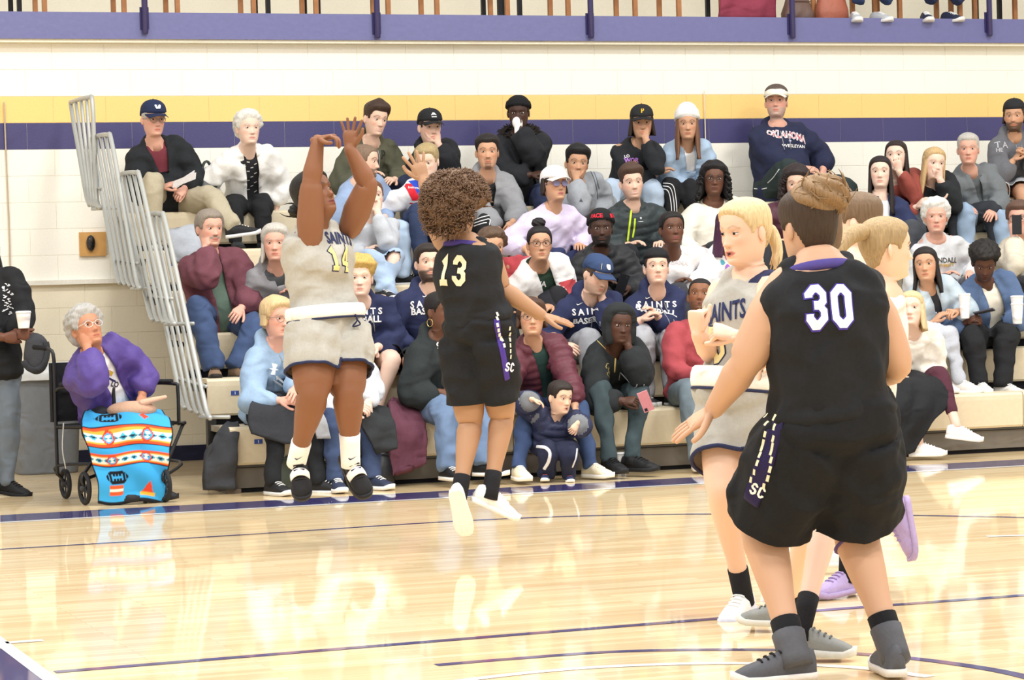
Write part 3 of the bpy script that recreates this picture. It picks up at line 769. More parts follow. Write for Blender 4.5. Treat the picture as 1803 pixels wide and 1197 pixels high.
# ------------------------------------------------------------------ body
CURLS = {'relax': (0.25, 0.45, 0.4, 0.06), 'fist': (1.3, 1.6, 1.1, 0.0), 'flat': (0.04, 0.08, 0.06, 0.05), 'spread': (0.0, 0.06, 0.05, 0.30), 'grip': (0.75, 0.95, 0.7, 0.02), 'loose': (0.5, 0.8, 0.5, 0.04), 'point': (0.2, 0.4, 0.3, 0.03)}
def hand(W, d, n, side, pose, s):
    d = nrm(d); n = nrm(n-d*(n@d)); w = np.cross(n, d)*side
    c1, c2, c3, sp = CURLS[pose]; out = []
    pc = [W-d*0.03*s, W, W+d*0.035*s, W+d*0.065*s, W+d*0.090*s]
    out.append(tube(np.array(pc), A([.024, .020], [.027, .019], [.036, .017], [.042, .015], [.040, .012])*s, 10, lat=[w]*5, expo=0.8))
    for i, (off, L, r) in enumerate(((0.030, .074, .0092), (0.0105, .083, .0095), (-0.0095, .077, .0090), (-0.029, .060, .0080))):
        b = W+(d*0.080+w*off)*s; ang = 0; pts = [b]; dirs = nrm(d+w*sp*(1.5-i)*0.9)
        k = c1+0.06*i*(pose not in ('flat', 'spread'))
        if pose == 'point' and i > 0: kk = (1.3, 1.5, 1.0)
        else: kk = (k, c2, c3)
        for seg, a in zip((0.45, 0.31, 0.24), kk):
            ang += a; dd = dirs*math.cos(ang)+n*math.sin(ang); pts.append(pts[-1]+dd*L*seg*s)
        p = spline(np.array(pts), 2)
        out.append(tube(p, np.interp(np.linspace(0, 1, len(p)), [0, .5, 1], [r, r*0.95, r*0.78])*s, 8, ref=w, cap=0.8))
    f = 0.25 if pose in ('fist', 'grip') else 0.62
    td = nrm(d*0.75+w*f+n*(0.55 if pose in ('fist', 'grip', 'loose') else 0.25))
    b = W+(d*0.022+w*0.022)*s; p1 = b+td*0.045*s; p2 = p1+nrm(td+d*0.4-w*0.2*(pose in ('fist', 'grip')))*0.032*s; p3 = p2+nrm(d+td*0.4+n*0.3*(pose == 'fist'))*0.022*s
    p = spline(A(b, p1, p2, p3), 2); out.append(tube(p, np.interp(np.linspace(0, 1, len(p)), [0, .5, 1], [.0150, .0115, .0085])*s, 8, ref=n, cap=0.8))
    return out
def ik(a, b, l1, l2, pole):
    d = b-a; L = np.linalg.norm(d); L2 = min(L, (l1+l2)*0.995); t = nrm(d)
    x = (l1*l1-l2*l2+L2*L2)/(2*L2); h = math.sqrt(max(l1*l1-x*x, 1e-6))
    p = np.asarray(pole, float); p = nrm(p-t*(p@t))
    return a+t*x*(L/L2)+p*h

def limb(a, e, w, radii, k=5, bulge=0.0, ref=(1, 0, 0), n=12):
    """tube a-e-w with radii at fractions along it"""
    pts = spline(A(a, a+(e-a)*0.5, a+(e-a)*0.88, e, e+(w-e)*0.12, e+(w-e)*0.5, w), k)
    fr = np.linspace(0, 1, len(pts)); xs = np.linspace(0, 1, len(radii))
    return pts, np.interp(fr, xs, radii)

class Pose: pass
def torso_rings(P, infl=0.0, fat=0.0, belly=0.0, hem=0.0, chest=0.0, male=True):
    """rings up the spine: pelvis - waist - chest - shoulders - neck"""
    s = P.s; tup = P.tup; L = P.N-P.hip; h = np.linalg.norm(L)
    bend = P.tfw*(-0.035)*s
    rows = []
    w = P.build
    prof = [(-0.20-hem, .150, .105, 0), (-0.08, .172*w, .122, 0), (0.06, .168*w, .120+belly*.5, .01+belly*.5), (0.22, .148*w, .108+belly, .012+belly), (0.40, .150*w, .108+belly*.5+chest*.3, .014+belly*.4), (0.58, .160*w, .112+chest, .012+chest*.8),
            (0.74, .168*w, .105+chest*.5, .004+chest*.3), (0.86, .158*w, .090, -.006), (0.94, .118, .078, -.012), (1.0, .080, .068, -.010), (1.05, .066, .064, -.004)]
    for q, rx, ry, off in prof:
        k = math.sin(min(max(q, 0), 1)*math.pi)
        c = P.hip+L*q+bend*k+P.tfw*off*s
        if q < 0: c = P.hip+tup*h*q
        lat = nrm(P.hlat*(1-min(max(q, 0), 1))+P.slat*min(max(q, 0), 1))
        f = infl*(1 if q < 0.9 else 0.6 if q < 0.97 else 0.25)+fat*(1 if q < 0.8 else 0.4)
        rows.append(np.concatenate([c, [(rx+f)*s, (ry+f)*s], lat]))
    return np.array(rows)
def torso_tube(P, lo=-0.2, hi=1.05, n=20, k=3, **kw):
    r = torso_rings(P, **kw); r = spline(r, k)
    q = spline(A(*[[x] for x in [-0.20, -0.08, 0.06, 0.22, 0.40, 0.58, 0.74, 0.86, 0.94, 1.0, 1.05]]), k)[:, 0]
    m = (q >= lo-1e-6) & (q <= hi+1e-6); r = r[m]
    return tube(r[:, :3], r[:, 3:5], n, lat=r[:, 5:8], expo=0.88, cap=0.35)
TMPS = bpy.data.collections.new('assembly'); 
PENDING = []      # work done after one evaluation of all modifiers
def raw(name, parts, mat):
    mb = MB()
    for v, f in parts: mb.add(v, f)
    me = mb.mesh(name, mat); return me

def body_union(person, base, parts, o, H):
    """one continuous skin surface: torso and head, arms, hands and legs united"""
    me = raw('body', [base], SKIN); ob = link('body', me, person)
    coll = bpy.data.collections.new('join')
    for p in parts:
        t = bpy.data.objects.new('join_piece', raw('join_piece', [p], SKIN)); coll.objects.link(t)
    scene.collection.children.link(coll)
    md = ob.modifiers.new('join', 'BOOLEAN'); md.operation = 'UNION'; md.operand_type = 'COLLECTION'; md.collection = coll; md.solver = 'MANIFOLD'
    PENDING.append(('body', ob, dict(coll=coll, o=o, H=H)))
    return ob
def garment(person, name, parts, mat, voxel=0.013, smooth=4, after=None, **kw):
    ob = link(name, raw(name, parts, mat), person)
    md = ob.modifiers.new('weld', 'REMESH'); md.mode = 'VOXEL'; md.voxel_size = voxel; md.use_smooth_shade = True
    if smooth:
        ms = ob.modifiers.new('soften', 'SMOOTH'); ms.factor = 0.5; ms.iterations = smooth
    PENDING.append(('garment', ob, dict(after=after, **kw)))
    return ob

def shoe(person, ank, toe, upv, o, s, high=False, shin=None, ar=.036):
    """upper + sole; ank = ankle joint, toe = direction of the toes"""
    col, sole = o[0], o[1]
    f = nrm(toe); u = nrm(upv-f*(upv@f)); l = np.cross(f, u)
    org = ank-u*0.085*s
    X = A(-.070, -.064, -.045, -.01, .03, .07, .11, .15, .178, .190)*1.0
    Wd = A(.012, .027, .034, .036, .038, .043, .047, .044, .030, .010)
    Ht = A(.070, .090, .100, .104, .098, .082, .066, .054, .042, .026)
    n = 14; rows = []; rs = []
    for x, w, h in zip(X, Wd, Ht):
        a = np.linspace(0, 2*math.pi, n, endpoint=False); c, sn = np.cos(a), np.sin(a)
        yy = w*np.sign(c)*np.abs(c)**0.75; top = 0.016+(h-0.016)*np.clip(sn, 0, 1)**0.7; yy = yy*(1-0.30*np.clip(sn, 0, 1)**2*(h > 0.08))
        zz = np.where(sn > 0, top, 0.012)
        rows.append(org+(f[None]*x+l[None]*yy[:, None]+u[None]*zz[:, None])*s)
        zs = np.where(sn > 0, 0.024+0.006*(x > .15), 0.0)
        rs.append(org+(f[None]*(x*1.03+0.0)+l[None]*((w+.004)*np.sign(c)*np.abs(c)**0.6)[:, None]+u[None]*(zs+0.012*max(0, (x-.13)/.06)**2)[:, None])*s)
    out = []
    for g in (rows, rs):
        g = np.array(g); m = len(g); ff = grid_faces(m, n)+[tuple(range(n))[::-1], tuple((m-1)*n+j for j in range(n))]
        out.append((g.reshape(-1, 3), ff))
    smb = MB().add(*out[0])
    if high:
        sh_ = nrm(shin) if shin is not None else u
        cp = np.array([ank-sh_*.05*s-f*.004*s, ank-sh_*.02*s, ank+sh_*.03*s, ank+sh_*.062*s, ank+sh_*.066*s]); smb.add(*tube(cp, A([.0, .006], [.002, .005], [.003, .005], [.005, .007], [.001, .003])*s+ar*s, 16, lat=[l]*5, cap=0.05))
    so = smb.obj('shoe', M(col, 0.6, 0.2, 90), person)
    MB().add(*out[1]).obj('sole', M(sole, 0.6, 0.0), so)
    mb = MB()
    for x in (.045, .065, .085, .105):
        h = np.interp(x, X, Ht)+0.003
        mb.add(*tube(np.array([org+(f*x+l*yy+u*(h-abs(yy)**2*9))*s for yy in (-.024, -.012, 0, .012, .024)]), [0.0035*s]*5, 5))
    mb.obj('laces', M(o[2] if len(o) > 2 and o[2] else sole, 0.8, 0), so)
    if len(o) > 3 and o[3]:     # strap or side mark
        x = .075; pts = np.array([org+(f*(x+0.0)+l*yy+u*(np.interp(x, X, Ht)*math.sqrt(max(0.05, 1-(yy/.047)**2))+0.007))*s for yy in np.linspace(-.043, .043, 9)])
        MB().add(*tube(pts, A(*[[.022, .004]]*9)*s, 8, lat=[f]*9)).obj('strap', M(o[3], 0.6, 0), so)
    return so
# ------------------------------------------------------------------ assembling one person
_seed = [100]
PEOPLE = []
def vnormals(me):
    a = np.empty(len(me.vertices)*3, np.float32); me.vertices.foreach_get('normal', a); return a.reshape(-1, 3).astype(float)
def seg_dist(p, a, b):
    ab = b-a; t = np.clip(((p-a)@ab)/(ab@ab), 0, 1); return np.linalg.norm(p-(a+t[:, None]*ab), axis=1), t

def build(o, J):
    """o: looks; J: joints. Limbs 'a' lie at image left, 'b' at image right."""
    _seed[0] += 1; o['seed'] = _seed[0]; s = J.s; o.setdefault('neckr', 1.0 if o.get('male', True) else .9); hi = o.get('hi', False)
    P = J; P.build = o.get('build', 1.0)
    root = thing('person', o['label'], 'person', J.base, o.get('group'))
    o['root'] = root; o['J'] = J; PEOPLE.append(o)
    H = Head(J.head, J.R, s*o.get('hs', 1.06), o.get('jaw', 1.0)); o['H'] = H
    male = o.get('male', True)
    # ---- skin
    base = torso_tube(P, -0.02, 1.05, 16, 2, fat=o.get('fat', 0)*0.8, belly=o.get('belly', 0), chest=o.get('chest', 0))
    parts = [loft_head(H, J.N, J.tup, J.tfw, hi, o)]+ears(H)
    AR = o.get('armr', 1.0); fat = o.get('fat', 0)
    arm_r = np.array([.050, .060, .054, .048, .0415, .041, .0445, .036, .0275])*AR+A(.3, .5, .5, .4, .25, .2, .2, .1, 0)*fat
    arms = {}
    for k in 'ab':
        sh, el, wr = J.sh[k], J.el[k], J.wr[k]
        pts, rr = limb(sh-(el-sh)*0.10, el, wr, arm_r*s, 4, n=12)
        parts.append(tube(pts, rr, 12, cap=0.8)); arms[k] = (pts, rr)
        if not o.get('nohand', {}).get(k): parts += hand(wr, J.hd[k], J.hn[k], J.side[k], J.hp[k], s*0.97)
    LR = o.get('legr', 1.0)
    leg_r = np.array([.084, .084, .076, .065, .055, .051, .056, .048, .034, .032])*LR+A(.6, .7, .6, .5, .35, .3, .3, .2, .1, .1)*fat
    legs = {}
    for k in 'ab':
        pts, rr = limb(J.hj[k], J.kn[k], J.an[k], leg_r*s, 4); legs[k] = (pts, rr)
        if o.get('bareleg'): parts.append(tube(pts, rr, 14, cap=0.4))
    body_union(root, base, parts, o, H)
    eye_parts(H, o, root, hi)
    hair(H, o, root); hat(H, o, root); glasses(H, o, root)
    # ---- top
    t = o['top']; tc, kind = t['col'], t.get('kind', 'sweater'); infl = t.get('infl', {'tee': .016, 'tank': .014, 'sweater': .022, 'hoodie': .030, 'jacket': .030, 'puffer': .042, 'shirt': .018}[kind])
    tm = M(tc, t.get('rough', 0.85 if kind != 'puffer' else 0.5), 0.25, 70, t.get('mat', 'fabric'))
    kw = dict(fat=fat, belly=o.get('belly', 0), chest=o.get('chest', 0))
    vox = t.get('voxel', 0.0155)
    gp = [torso_tube(P, t.get('hem', -0.08), {'tank': 0.93}.get(kind, t.get('top', 0.985)), 20, 3, infl=infl, **kw)]
    if kind == 'tank':
        # straps over the shoulders, deep armholes left to the bare arm
        for sg in (-1, 1):
            a = J.N+J.slat*sg*.075*s-J.tup*.005*s+J.tfw*-.005*s
            gp.append(tube(spline(A(a-J.tfw*.075*s-J.tup*.11*s, a-J.tfw*.045*s-J.tup*.022*s, a+J.tup*.008*s, a+J.tfw*.05*s-J.tup*.024*s, a+J.tfw*.085*s-J.tup*.11*s), 4), A(*[[.040, .020]]*17)*s, 10, lat=[J.slat]*17))
    else:
        frac = {'tee': 0.42}.get(t.get('sleeve', 'tee' if kind == 'tee' else 'long'), 1.0)
        si = infl*0.80
        for k in 'ab':
            pts, rr = arms[k]; m = max(4, int(len(pts)*frac)-(1 if frac == 1 else 0)); fl = np.linspace(1, 1.25 if frac < 1 else 1.0, m)
            if kind in ('hoodie', 'puffer', 'jacket') and frac == 1: fl = np.interp(np.linspace(0, 1, m), [0, .5, .85, .95, 1], [1, 1.05, 1.25, 1.2, .9])
            gp.append(tube(pts[:m], (rr[:m]+(si+.004)*s)*fl, 14, cap=0.15))
            gp.append(ball(J.sh[k]-J.tup*.012*s+(J.N-J.sh[k])*.10, (.065*P.build**.5+si*.9+fat*.45)*s, 12, 10))
    if kind == 'hoodie' and not (o.get('hat') and o['hat'][0] == 'hood'):
        a = np.linspace(-2.35, 2.35, 13); c = J.N+J.tup*.030*s
        hp = np.array([c-J.tfw*(.020+.075*math.cos(x))*s+J.slat*.085*math.sin(x)*s-J.tup*(.055*(1-math.cos(x*0.75)))*s for x in a])
        gp.append(tube(hp, np.interp(np.abs(a), [0, 1.3, 2.35], [.047, .036, .018])*s, 10))
    if kind in ('jacket', 'puffer') or t.get('collar'):
        a = np.linspace(-2.5, 2.5, 15); c = J.N+J.tup*.018*s
        hp = np.array([c-J.tfw*(.004+.066*math.cos(x))*s+J.slat*.070*math.sin(x)*s-J.tup*.030*(1-math.cos(x))*.7*s for x in a])
        gp.append(tube(hp, np.full(15, .022 if kind != 'puffer' else .03)*s, 8))
    gp += [f_(J, s) for f_ in t.get('extra', [])]
    name = {'tee': 'shirt', 'tank': 'jersey', 'sweater': 'sweater', 'hoodie': 'hooded_sweatshirt', 'jacket': 'jacket', 'puffer': 'puffer_jacket', 'shirt': 'shirt'}[kind]
    top = garment(root, name, gp, tm, vox, t.get('smooth', 4), J=J, kind=kind, arms=arms, open=t.get('open'), seed=o['seed'], wr=t.get('wrinkle', 0.017), inflv=infl, prints=o.get('prints', []), zones=t.get('zones'), o=o)
    o['top_obj'] = top
    if o.get('necktrim'):
        L = J.N-J.hip; c = J.hip+L*.955-J.tfw*.012*s; a = np.linspace(0, 6.2832, 37)
        MB().add(*tube(np.array([c+(J.slat*math.cos(x)*.108+J.tfw*(math.sin(x)*.086)-J.tup*(.022*(1+math.sin(x))-.012))*s for x in a]), A(*[[.017, .012]]*37)*s, 8, lat=[J.tup]*37, cap=0)).obj('neck_trim', M(o['necktrim'], .85, .2), root)
    if t.get('open'):
        inner = MB().add(*torso_tube(P, -0.05, 1.0, 22, 3, infl=infl-0.016, **kw)).obj('inner_shirt', M(t['open'][0], 0.9, 0.25, 70), root)
        if o.get('inner_prints'):
            bvh = BVHTree.FromPolygons(verts(inner.data).tolist(), [tuple(p.vertices) for p in inner.data.polygons])
            for pr in o['inner_prints']: do_print(bvh, inner, pr)
    # ---- legs
    p = o['pants']; pc, pk = p['col'], p.get('kind', 'long'); pi = p.get('infl', .016)
    pm = M(pc, 0.9, 0.25, 80, p.get('mat', 'denim' if p.get('denim') else 'fabric'))
    pp = [torso_tube(P, p.get('lo', -0.2), p.get('waist', 0.16), 18, 2, infl=pi, **dict(kw, belly=kw['belly']*.6))]
    hems = []
    for k in 'ab':
        pts, rr = legs[k]
        if pk == 'long':
            fl = np.interp(np.linspace(0, 1, len(pts)), [0, .5, 1], [1, 1, p.get('cuff', 1.25)]); m = len(pts)-(p.get('crop', 0)); pl = pts[:m]
            pl = pl if p.get('crop') else np.vstack([pl[:-1], pl[-1]+nrm(pl[-1]-pl[-2])*.022*s])
            pp.append(tube(pl, ((rr+pi*.8*s)*fl)[:m], 14, cap=0))
        else:
            th = p.get('th', .75); hj, kn = J.hj[k], J.kn[k]; d = nrm(kn-hj); L = np.linalg.norm(kn-hj)
            q = np.linspace(0, 1, 9); pl = hj+np.outer(q*(th*L+.05), d); r0 = np.interp(q*th, np.linspace(0, 2, len(leg_r)), leg_r*s)
            rs = (r0+(pi+.006)*s)*np.linspace(1.0, p.get('flare', 1.2), 9); pp.append(tube(pl, rs, 18, cap=0)); hems.append((k, hj+d*th*L, d))
    gpant = garment(root, 'trousers' if pk == 'long' else 'shorts', pp, pm, p.get('voxel', 0.0165), 4 if pk == 'long' else 2, seed=o['seed']+50, wr=p.get('wrinkle', 0.016), prints=p.get('prints', []), o=o, cut=p.get('holes'), J=J, hems=hems, hemcol=p.get('hemcol'))
    o['pants_obj'] = gpant
    # ---- socks and shoes
    for k in 'ab':
        sk = o.get('sock'); an = J.an[k]
        if sk:
            pts, rr = legs[k]; m = np.linalg.norm(pts-an, axis=1) < sk[1]*s; m[:len(pts)//2] = False; q = pts[m]; qr = rr[m]+.0045*s
            q = np.vstack([q, q[-1]+nrm(q[-1]-q[-2])*.045*s]); qr = np.append(qr, qr[-1])
            ob = MB().add(*tube(q, qr, 16, cap=0.1)).obj('sock', M(sk[0], 0.9, 0.4, 150, 'knit'), root)
            o.setdefault('socks', {})[k] = ob
        if not o.get('noshoe', {}).get(k):
            so = shoe(root, an, J.toe[k], J.shoeup[k], o['shoe'], s*o.get('shoes', 1.0), o.get('hightop', False), J.kn[k]-an, legs[k][1][-1]/s+.0045); o.setdefault('shoes_ob', {})[k] = so
    return root

def face_R(yaw, pitch, roll, pos):
    d = CAM-np.asarray(pos); return rot_zyx(math.radians(yaw), math.radians(pitch), math.radians(roll), d)
def bone_len(s): return .285*s, .250*s
def solve_arm(J, k, w, out, pole=None, s=1.0):
    l1, l2 = bone_len(s); sh = J.sh[k]
    dist = np.linalg.norm(w-sh)
    if dist > (l1+l2)*1.06: w = sh+(w-sh)*(l1+l2)*1.06/dist
    pole = out*0.8-J.tup*0.7-J.tfw*0.15 if pole is None else pole
    return w, ik(sh, w, l1, l2, pole)

def sit(label, row, head, face=(0, 0, 0), hu=None, by=0.0, s=1.0, hipdy=0.24, A_=None, B_=None, kA=None, kB=None, fA=None, fB=None, lean=None, poleA=None, poleB=None, roll=0.0, level=None, spread=0.11, sw=0.152, dz=0.0, y0=None, zs=None, **o):
    """a spectator on bleacher row `row`. head: eye-level point in the photo; A_/B_: image-left / image-right hand
    as (u, v, depth from row front, pose) or ('face', x, y, z, pose); kA.. knees, fA.. feet as (u, v, depth)"""
    o['label'] = label; J = Pose(); J.s = s
    y0 = row_y(row) if y0 is None else y0; zs = seat_z(row) if zs is None else zs; hz = zs+0.095*s+dz; hy = y0+hipdy
    hu = head[0] if hu is None else hu
    J.hip = A(xat(hu, hy, hz), hy, hz)
    L = 0.665*s
    # head depth: spine keeps its length, so a lower head means leaning forward
    yy = hy
    for _ in range(6):
        hp = atY(head[0], head[1], yy); d2 = L*L-(hp[2]-hz)**2-(hp[0]-J.hip[0])**2
        yn = hy-(math.sqrt(d2) if d2 > 0.0009 else 0.03) if lean is None else hy-lean
        yy = 0.5*yy+0.5*yn
    J.head = atY(head[0], head[1], yy)
    yawb = math.radians(by); J.tfw = A(math.sin(yawb), -math.cos(yawb), 0)
    J.R = face_R(*face, J.head)
    up_h = J.R[:, 2]; ax = nrm(J.head-J.hip)
    J.N = J.head-(up_h*0.5+ax*0.5)*0.178*s-J.R[:, 1]*0.015*s
    J.tup = nrm(J.N-J.hip); J.tfw = nrm(J.tfw-J.tup*(J.tfw@J.tup)); lat = np.cross(J.tfw, J.tup)  # person's right
    J.slat = nrm(lat+A(0, 0, math.tan(math.radians(roll)))); J.hlat = lat
    b = o.get('build', 1.0)
    J.sh = {'a': J.N+J.slat*sw*b*s-J.tup*.082*s, 'b': J.N-J.slat*sw*b*s-J.tup*.082*s}
    hor = nrm(A(J.tfw[0], J.tfw[1], 0)); hl = nrm(A(lat[0], lat[1], 0))
    J.hj = {'a': J.hip+hl*.095*s*b+hor*.02-A(0, 0, .02*s), 'b': J.hip-hl*.095*s*b+hor*.02-A(0, 0, .02*s)}
    lev = (0.0 if row == 1 else seat_z(row-1)-0.012) if level is None else level
    J.kn = {}; J.an = {}; J.toe = {}; J.shoeup = {}
    for k, kk, ff, sg in (('a', kA, fA, 1), ('b', kB, fB, -1)):
        if kk is None:
            kn = J.hj[k]+hor*.40*s+hl*sg*(spread-.03)*s; kn[2] = min(max(lev+0.50*s, hz-0.10), hz+0.16)
        else: kn = atY(kk[0], kk[1], y0+(kk[2] if len(kk) > 2 else -0.20))
        if ff is None:
            an = kn+hor*.02; an[2] = lev+.087*s
            if kn[2]-an[2] > .44*s: an = kn+nrm(an-kn)*.44*s
        else: an = atY(ff[0], ff[1], y0+(ff[2] if len(ff) > 2 else -0.22))
        J.kn[k] = kn; J.an[k] = an
        td = nrm(hor+hl*sg*.25) if not (ff and len(ff) > 3) else nrm(A(*ff[3])); J.toe[k] = td
        J.shoeup[k] = A(0, 0, 1.0) if not (ff and len(ff) > 4) else A(*ff[4])
    J.wr = {}; J.el = {}; J.hd = {}; J.hn = {}; J.hp = {}; J.side = {'a': 1, 'b': -1}
    for k, hh, sg, pl in (('a', A_, 1, poleA), ('b', B_, -1, poleB)):
        pl = None if pl is None else A(*pl)
        if hh is None:
            w = J.hj[k]*.38+J.kn[k]*.62+A(0, 0, .105*s)-hl*sg*.03*s; pose = 'relax'
            w, e = solve_arm(J, k, w, lat*sg, pl, s); d = nrm(nrm(w-e)*.6+nrm(J.kn[k]-J.hj[k])*.8-hl*sg*.35); n = A(0, 0, -1.0)
        elif hh[0] == 'face':
            w = J.head+J.R@(A(*hh[1:4])*s); pose = hh[4] if len(hh) > 4 else 'loose'
            w, e = solve_arm(J, k, w, lat*sg, A(0, 0, -1)*1.0+lat*sg*.25+J.tfw*.4 if pl is None else pl, s)
            d = nrm(nrm(w-e)*.6+A(0, 0, .6)); n = nrm(J.head-w)
        else:
            w = atY(hh[0], hh[1], y0+hh[2]); pose = hh[3] if len(hh) > 3 else 'relax'
            w, e = solve_arm(J, k, w, lat*sg, pl, s); d = nrm(w-e); n = nrm(A(0, 0, -.7)+lat*(-sg)*.6) if len(hh) <= 5 else nrm(A(*hh[5]))
            if len(hh) > 4 and hh[4]: d = nrm(A(*hh[4]))
            w = w-d*.05*s
        J.wr[k], J.el[k], J.hd[k], J.hn[k], J.hp[k] = w, e, d, n, pose
    J.base = (J.hip[0], J.hip[1], lev)
    o.setdefault('skin', '#d9a987'); o.setdefault('shoe', ('#222226', '#dddddd'))
    build(o, J); return o

def stand(label, dist, jt, face, s=1.0, back=False, hands=None, hdir=None, hnorm=None, toes=None, shup=None, hlat=None, slat=None, **o):
    """a standing or jumping figure: jt maps joints to (u, v, depth offset) at camera depth dist"""
    o['label'] = label; J = Pose(); J.s = s
    g = {k: atD(q[0], q[1], dist+(q[2] if len(q) > 2 else 0)) for k, q in jt.items()}
    J.hip, J.head, J.N = g['hip'], g['head'], g['neck']
    J.R = face_R(*face, J.head)
    J.tup = nrm(J.N-J.hip)
    J.sh = {'a': g['shA'], 'b': g['shB']}; J.hj = {'a': g['hjA'], 'b': g['hjB']}
    J.kn = {'a': g['knA'], 'b': g['knB']}; J.an = {'a': g['anA'], 'b': g['anB']}
    J.el = {'a': g['elA'], 'b': g['elB']}; J.wr = {'a': g['wrA'], 'b': g['wrB']}
    sg = -1 if back else 1
    J.slat = nrm((J.sh['a']-J.sh['b'])*sg); J.slat = nrm(J.slat-J.tup*(J.slat@J.tup)); J.hlat = nrm((J.hj['a']-J.hj['b'])*sg); J.hlat = nrm(J.hlat-J.tup*(J.hlat@J.tup))
    if slat is not None: J.slat = nrm(A(*slat))
    if hlat is not None: J.hlat = nrm(A(*hlat))
    J.tfw = np.cross(J.tup, J.slat)
    J.side = {'a': sg, 'b': -sg}
    V = lambda q: ri*q[0]+np.array([0, 0, 1.0])*q[1]+fw*q[2]      # right, up, away
    J.hp = hands or {'a': 'relax', 'b': 'relax'}
    J.hd = {k: nrm(V(hdir[k])) if hdir and k in hdir else nrm(J.wr[k]-J.el[k]) for k in 'ab'}
    J.hn = {k: nrm(V(hnorm[k])) if hnorm and k in hnorm else nrm(-J.slat*(1 if k == 'a' else -1)*sg) for k in 'ab'}
    J.toe = {k: nrm(V(toes[k])) for k in 'ab'}; J.shoeup = {k: nrm(V(shup[k])) if shup and k in shup else A(0, 0, 1) for k in 'ab'}
    J.base = (J.hip[0], J.hip[1], 0.0)
    build(o, J); return o

# ------------------------------------------------------------------ printing on cloth
_txt = {}
def text_mesh(s, bold=0.0, shear=0.0):
    key = (s, bold, shear)
    if key in _txt: return _txt[key]
    cu = bpy.data.curves.new('lettering', 'FONT'); cu.body = s; cu.align_x = 'CENTER'; cu.align_y = 'CENTER'; cu.offset = bold; cu.shear = shear; cu.resolution_u = 2; cu.space_line = 0.85
    ob = bpy.data.objects.new('lettering_tmp', cu); COL.objects.link(ob)
    bpy.context.view_layer.update()
    me = bpy.data.meshes.new_from_object(ob.evaluated_get(bpy.context.evaluated_depsgraph_get()))
    bpy.data.objects.remove(ob)
    v = verts(me); f = [tuple(p.vertices) for p in me.polygons]
    h = v[:, 1].max()-v[:, 1].min() if len(v) else 1
    _txt[key] = (v[:, :2]-(v[:, :2].max(0)+v[:, :2].min(0))/2, f)
    return _txt[key]
for _s, _b in (('S A I N T S', .03), ('BASEBALL', .03), ('WOR', .04), ('LO', .03), ('OD', .04), ('OKLAHOMA', .06), ('OKLAHOMA', .015), ('WESLEYAN', .02), ('T A', .02), ('HE', .02), ('hummel', .01), ('33', .02), ('o', .03), ('outdoor', .02), ('ALABAMA', .01), ('RANDALL', .02), ('UNIVERSITY', .02), ('SAINTS', .03), ('SAINTS', .025), ('VA', .03), ('FACE', .03), ('P', .05), ('ANK', .04), ('ASEB', .04), ('1', .02), ('7', .02), ('15', .02)): text_mesh(_s, _b)
STROKES = {   # athletic characters as mitred strokes on a 5 x 9 grid
 '0': [([(.8, 2), (.8, 7), (2, 8.2), (3, 8.2), (4.2, 7), (4.2, 2), (3, .8), (2, .8)], True)],
 '3': [([(.8, 6.3), (.8, 7), (2, 8.2), (3, 8.2), (4.2, 7), (4.2, 5.6), (3.2, 4.6), (1.8, 4.6)], False), ([(1.8, 4.5), (3.2, 4.5), (4.2, 3.5), (4.2, 2), (3, .8), (2, .8), (.8, 2), (.8, 2.8)], False)],
 '1': [([(1, 6.9), (2.5, 8.1), (2.5, .2)], False), ([(.8, .7), (4.2, .7)], False)],
 '4': [([(3.5, .2), (3.5, 8.4), (.8, 3.4), (.8, 2.8), (5, 2.8)], False), ([(2.4, .6), (4.7, .6)], False)],
 '5': [([(4.6, 8.2), (.8, 8.2), (.8, 4.7), (3, 5.2), (4.2, 4.2), (4.2, 2), (3, .8), (2, .8), (.8, 1.8), (.8, 2.6)], False)],
 'S': [([(4.2, 6.4), (4.2, 7), (3, 8.2), (2, 8.2), (.8, 7), (.8, 5.6), (1.6, 4.8), (3.4, 4.2), (4.2, 3.4), (4.2, 2), (3, .8), (2, .8), (.8, 2), (.8, 2.6)], False)],
 'C': [([(4.2, 6.3), (4.2, 7), (3, 8.2), (2, 8.2), (.8, 7), (.8, 2), (2, .8), (3, .8), (4.2, 2), (4.2, 2.7)], False)],
 'P': [([(.8, 0), (.8, 8.2), (3, 8.2), (4.2, 7), (4.2, 5.2), (3, 4), (.8, 4)], False)],
}
def block_shape(s, grow=0.0, hw=0.84):
    v = []; f = []; x = 0
    for ch in s:
        for path, closed in STROKES[ch]:
            p = np.array(path, float); n = len(p); w = hw+grow
            if not closed and grow:
                p[0] += nrm(p[0]-p[1])*grow; p[-1] += nrm(p[-1]-p[-2])*grow
            L = []; Rr = []
            for i in range(n):
                a = p[i]-p[i-1] if (closed or i > 0) else p[i+1]-p[i]; b = p[(i+1) % n]-p[i] if (closed or i < n-1) else a
                a, b = nrm(a), nrm(b); t = nrm(a+b); nn = A(-t[1], t[0]); k = w/max(.45, abs(nn@A(-a[1], a[0])))
                L.append(p[i]+nn*k); Rr.append(p[i]-nn*k)
            o = len(v); v += [(x+q[0], q[1]) for q in L]+[(x+q[0], q[1]) for q in Rr]
            f += [(o+i, o+(i+1) % n, o+n+(i+1) % n, o+n+i) for i in range(n if closed else n-1)]
        x += 6.2
    v = np.array(v)/9.0; w = (x-1.2)/9
    return v-A(w/2, 0.5), f
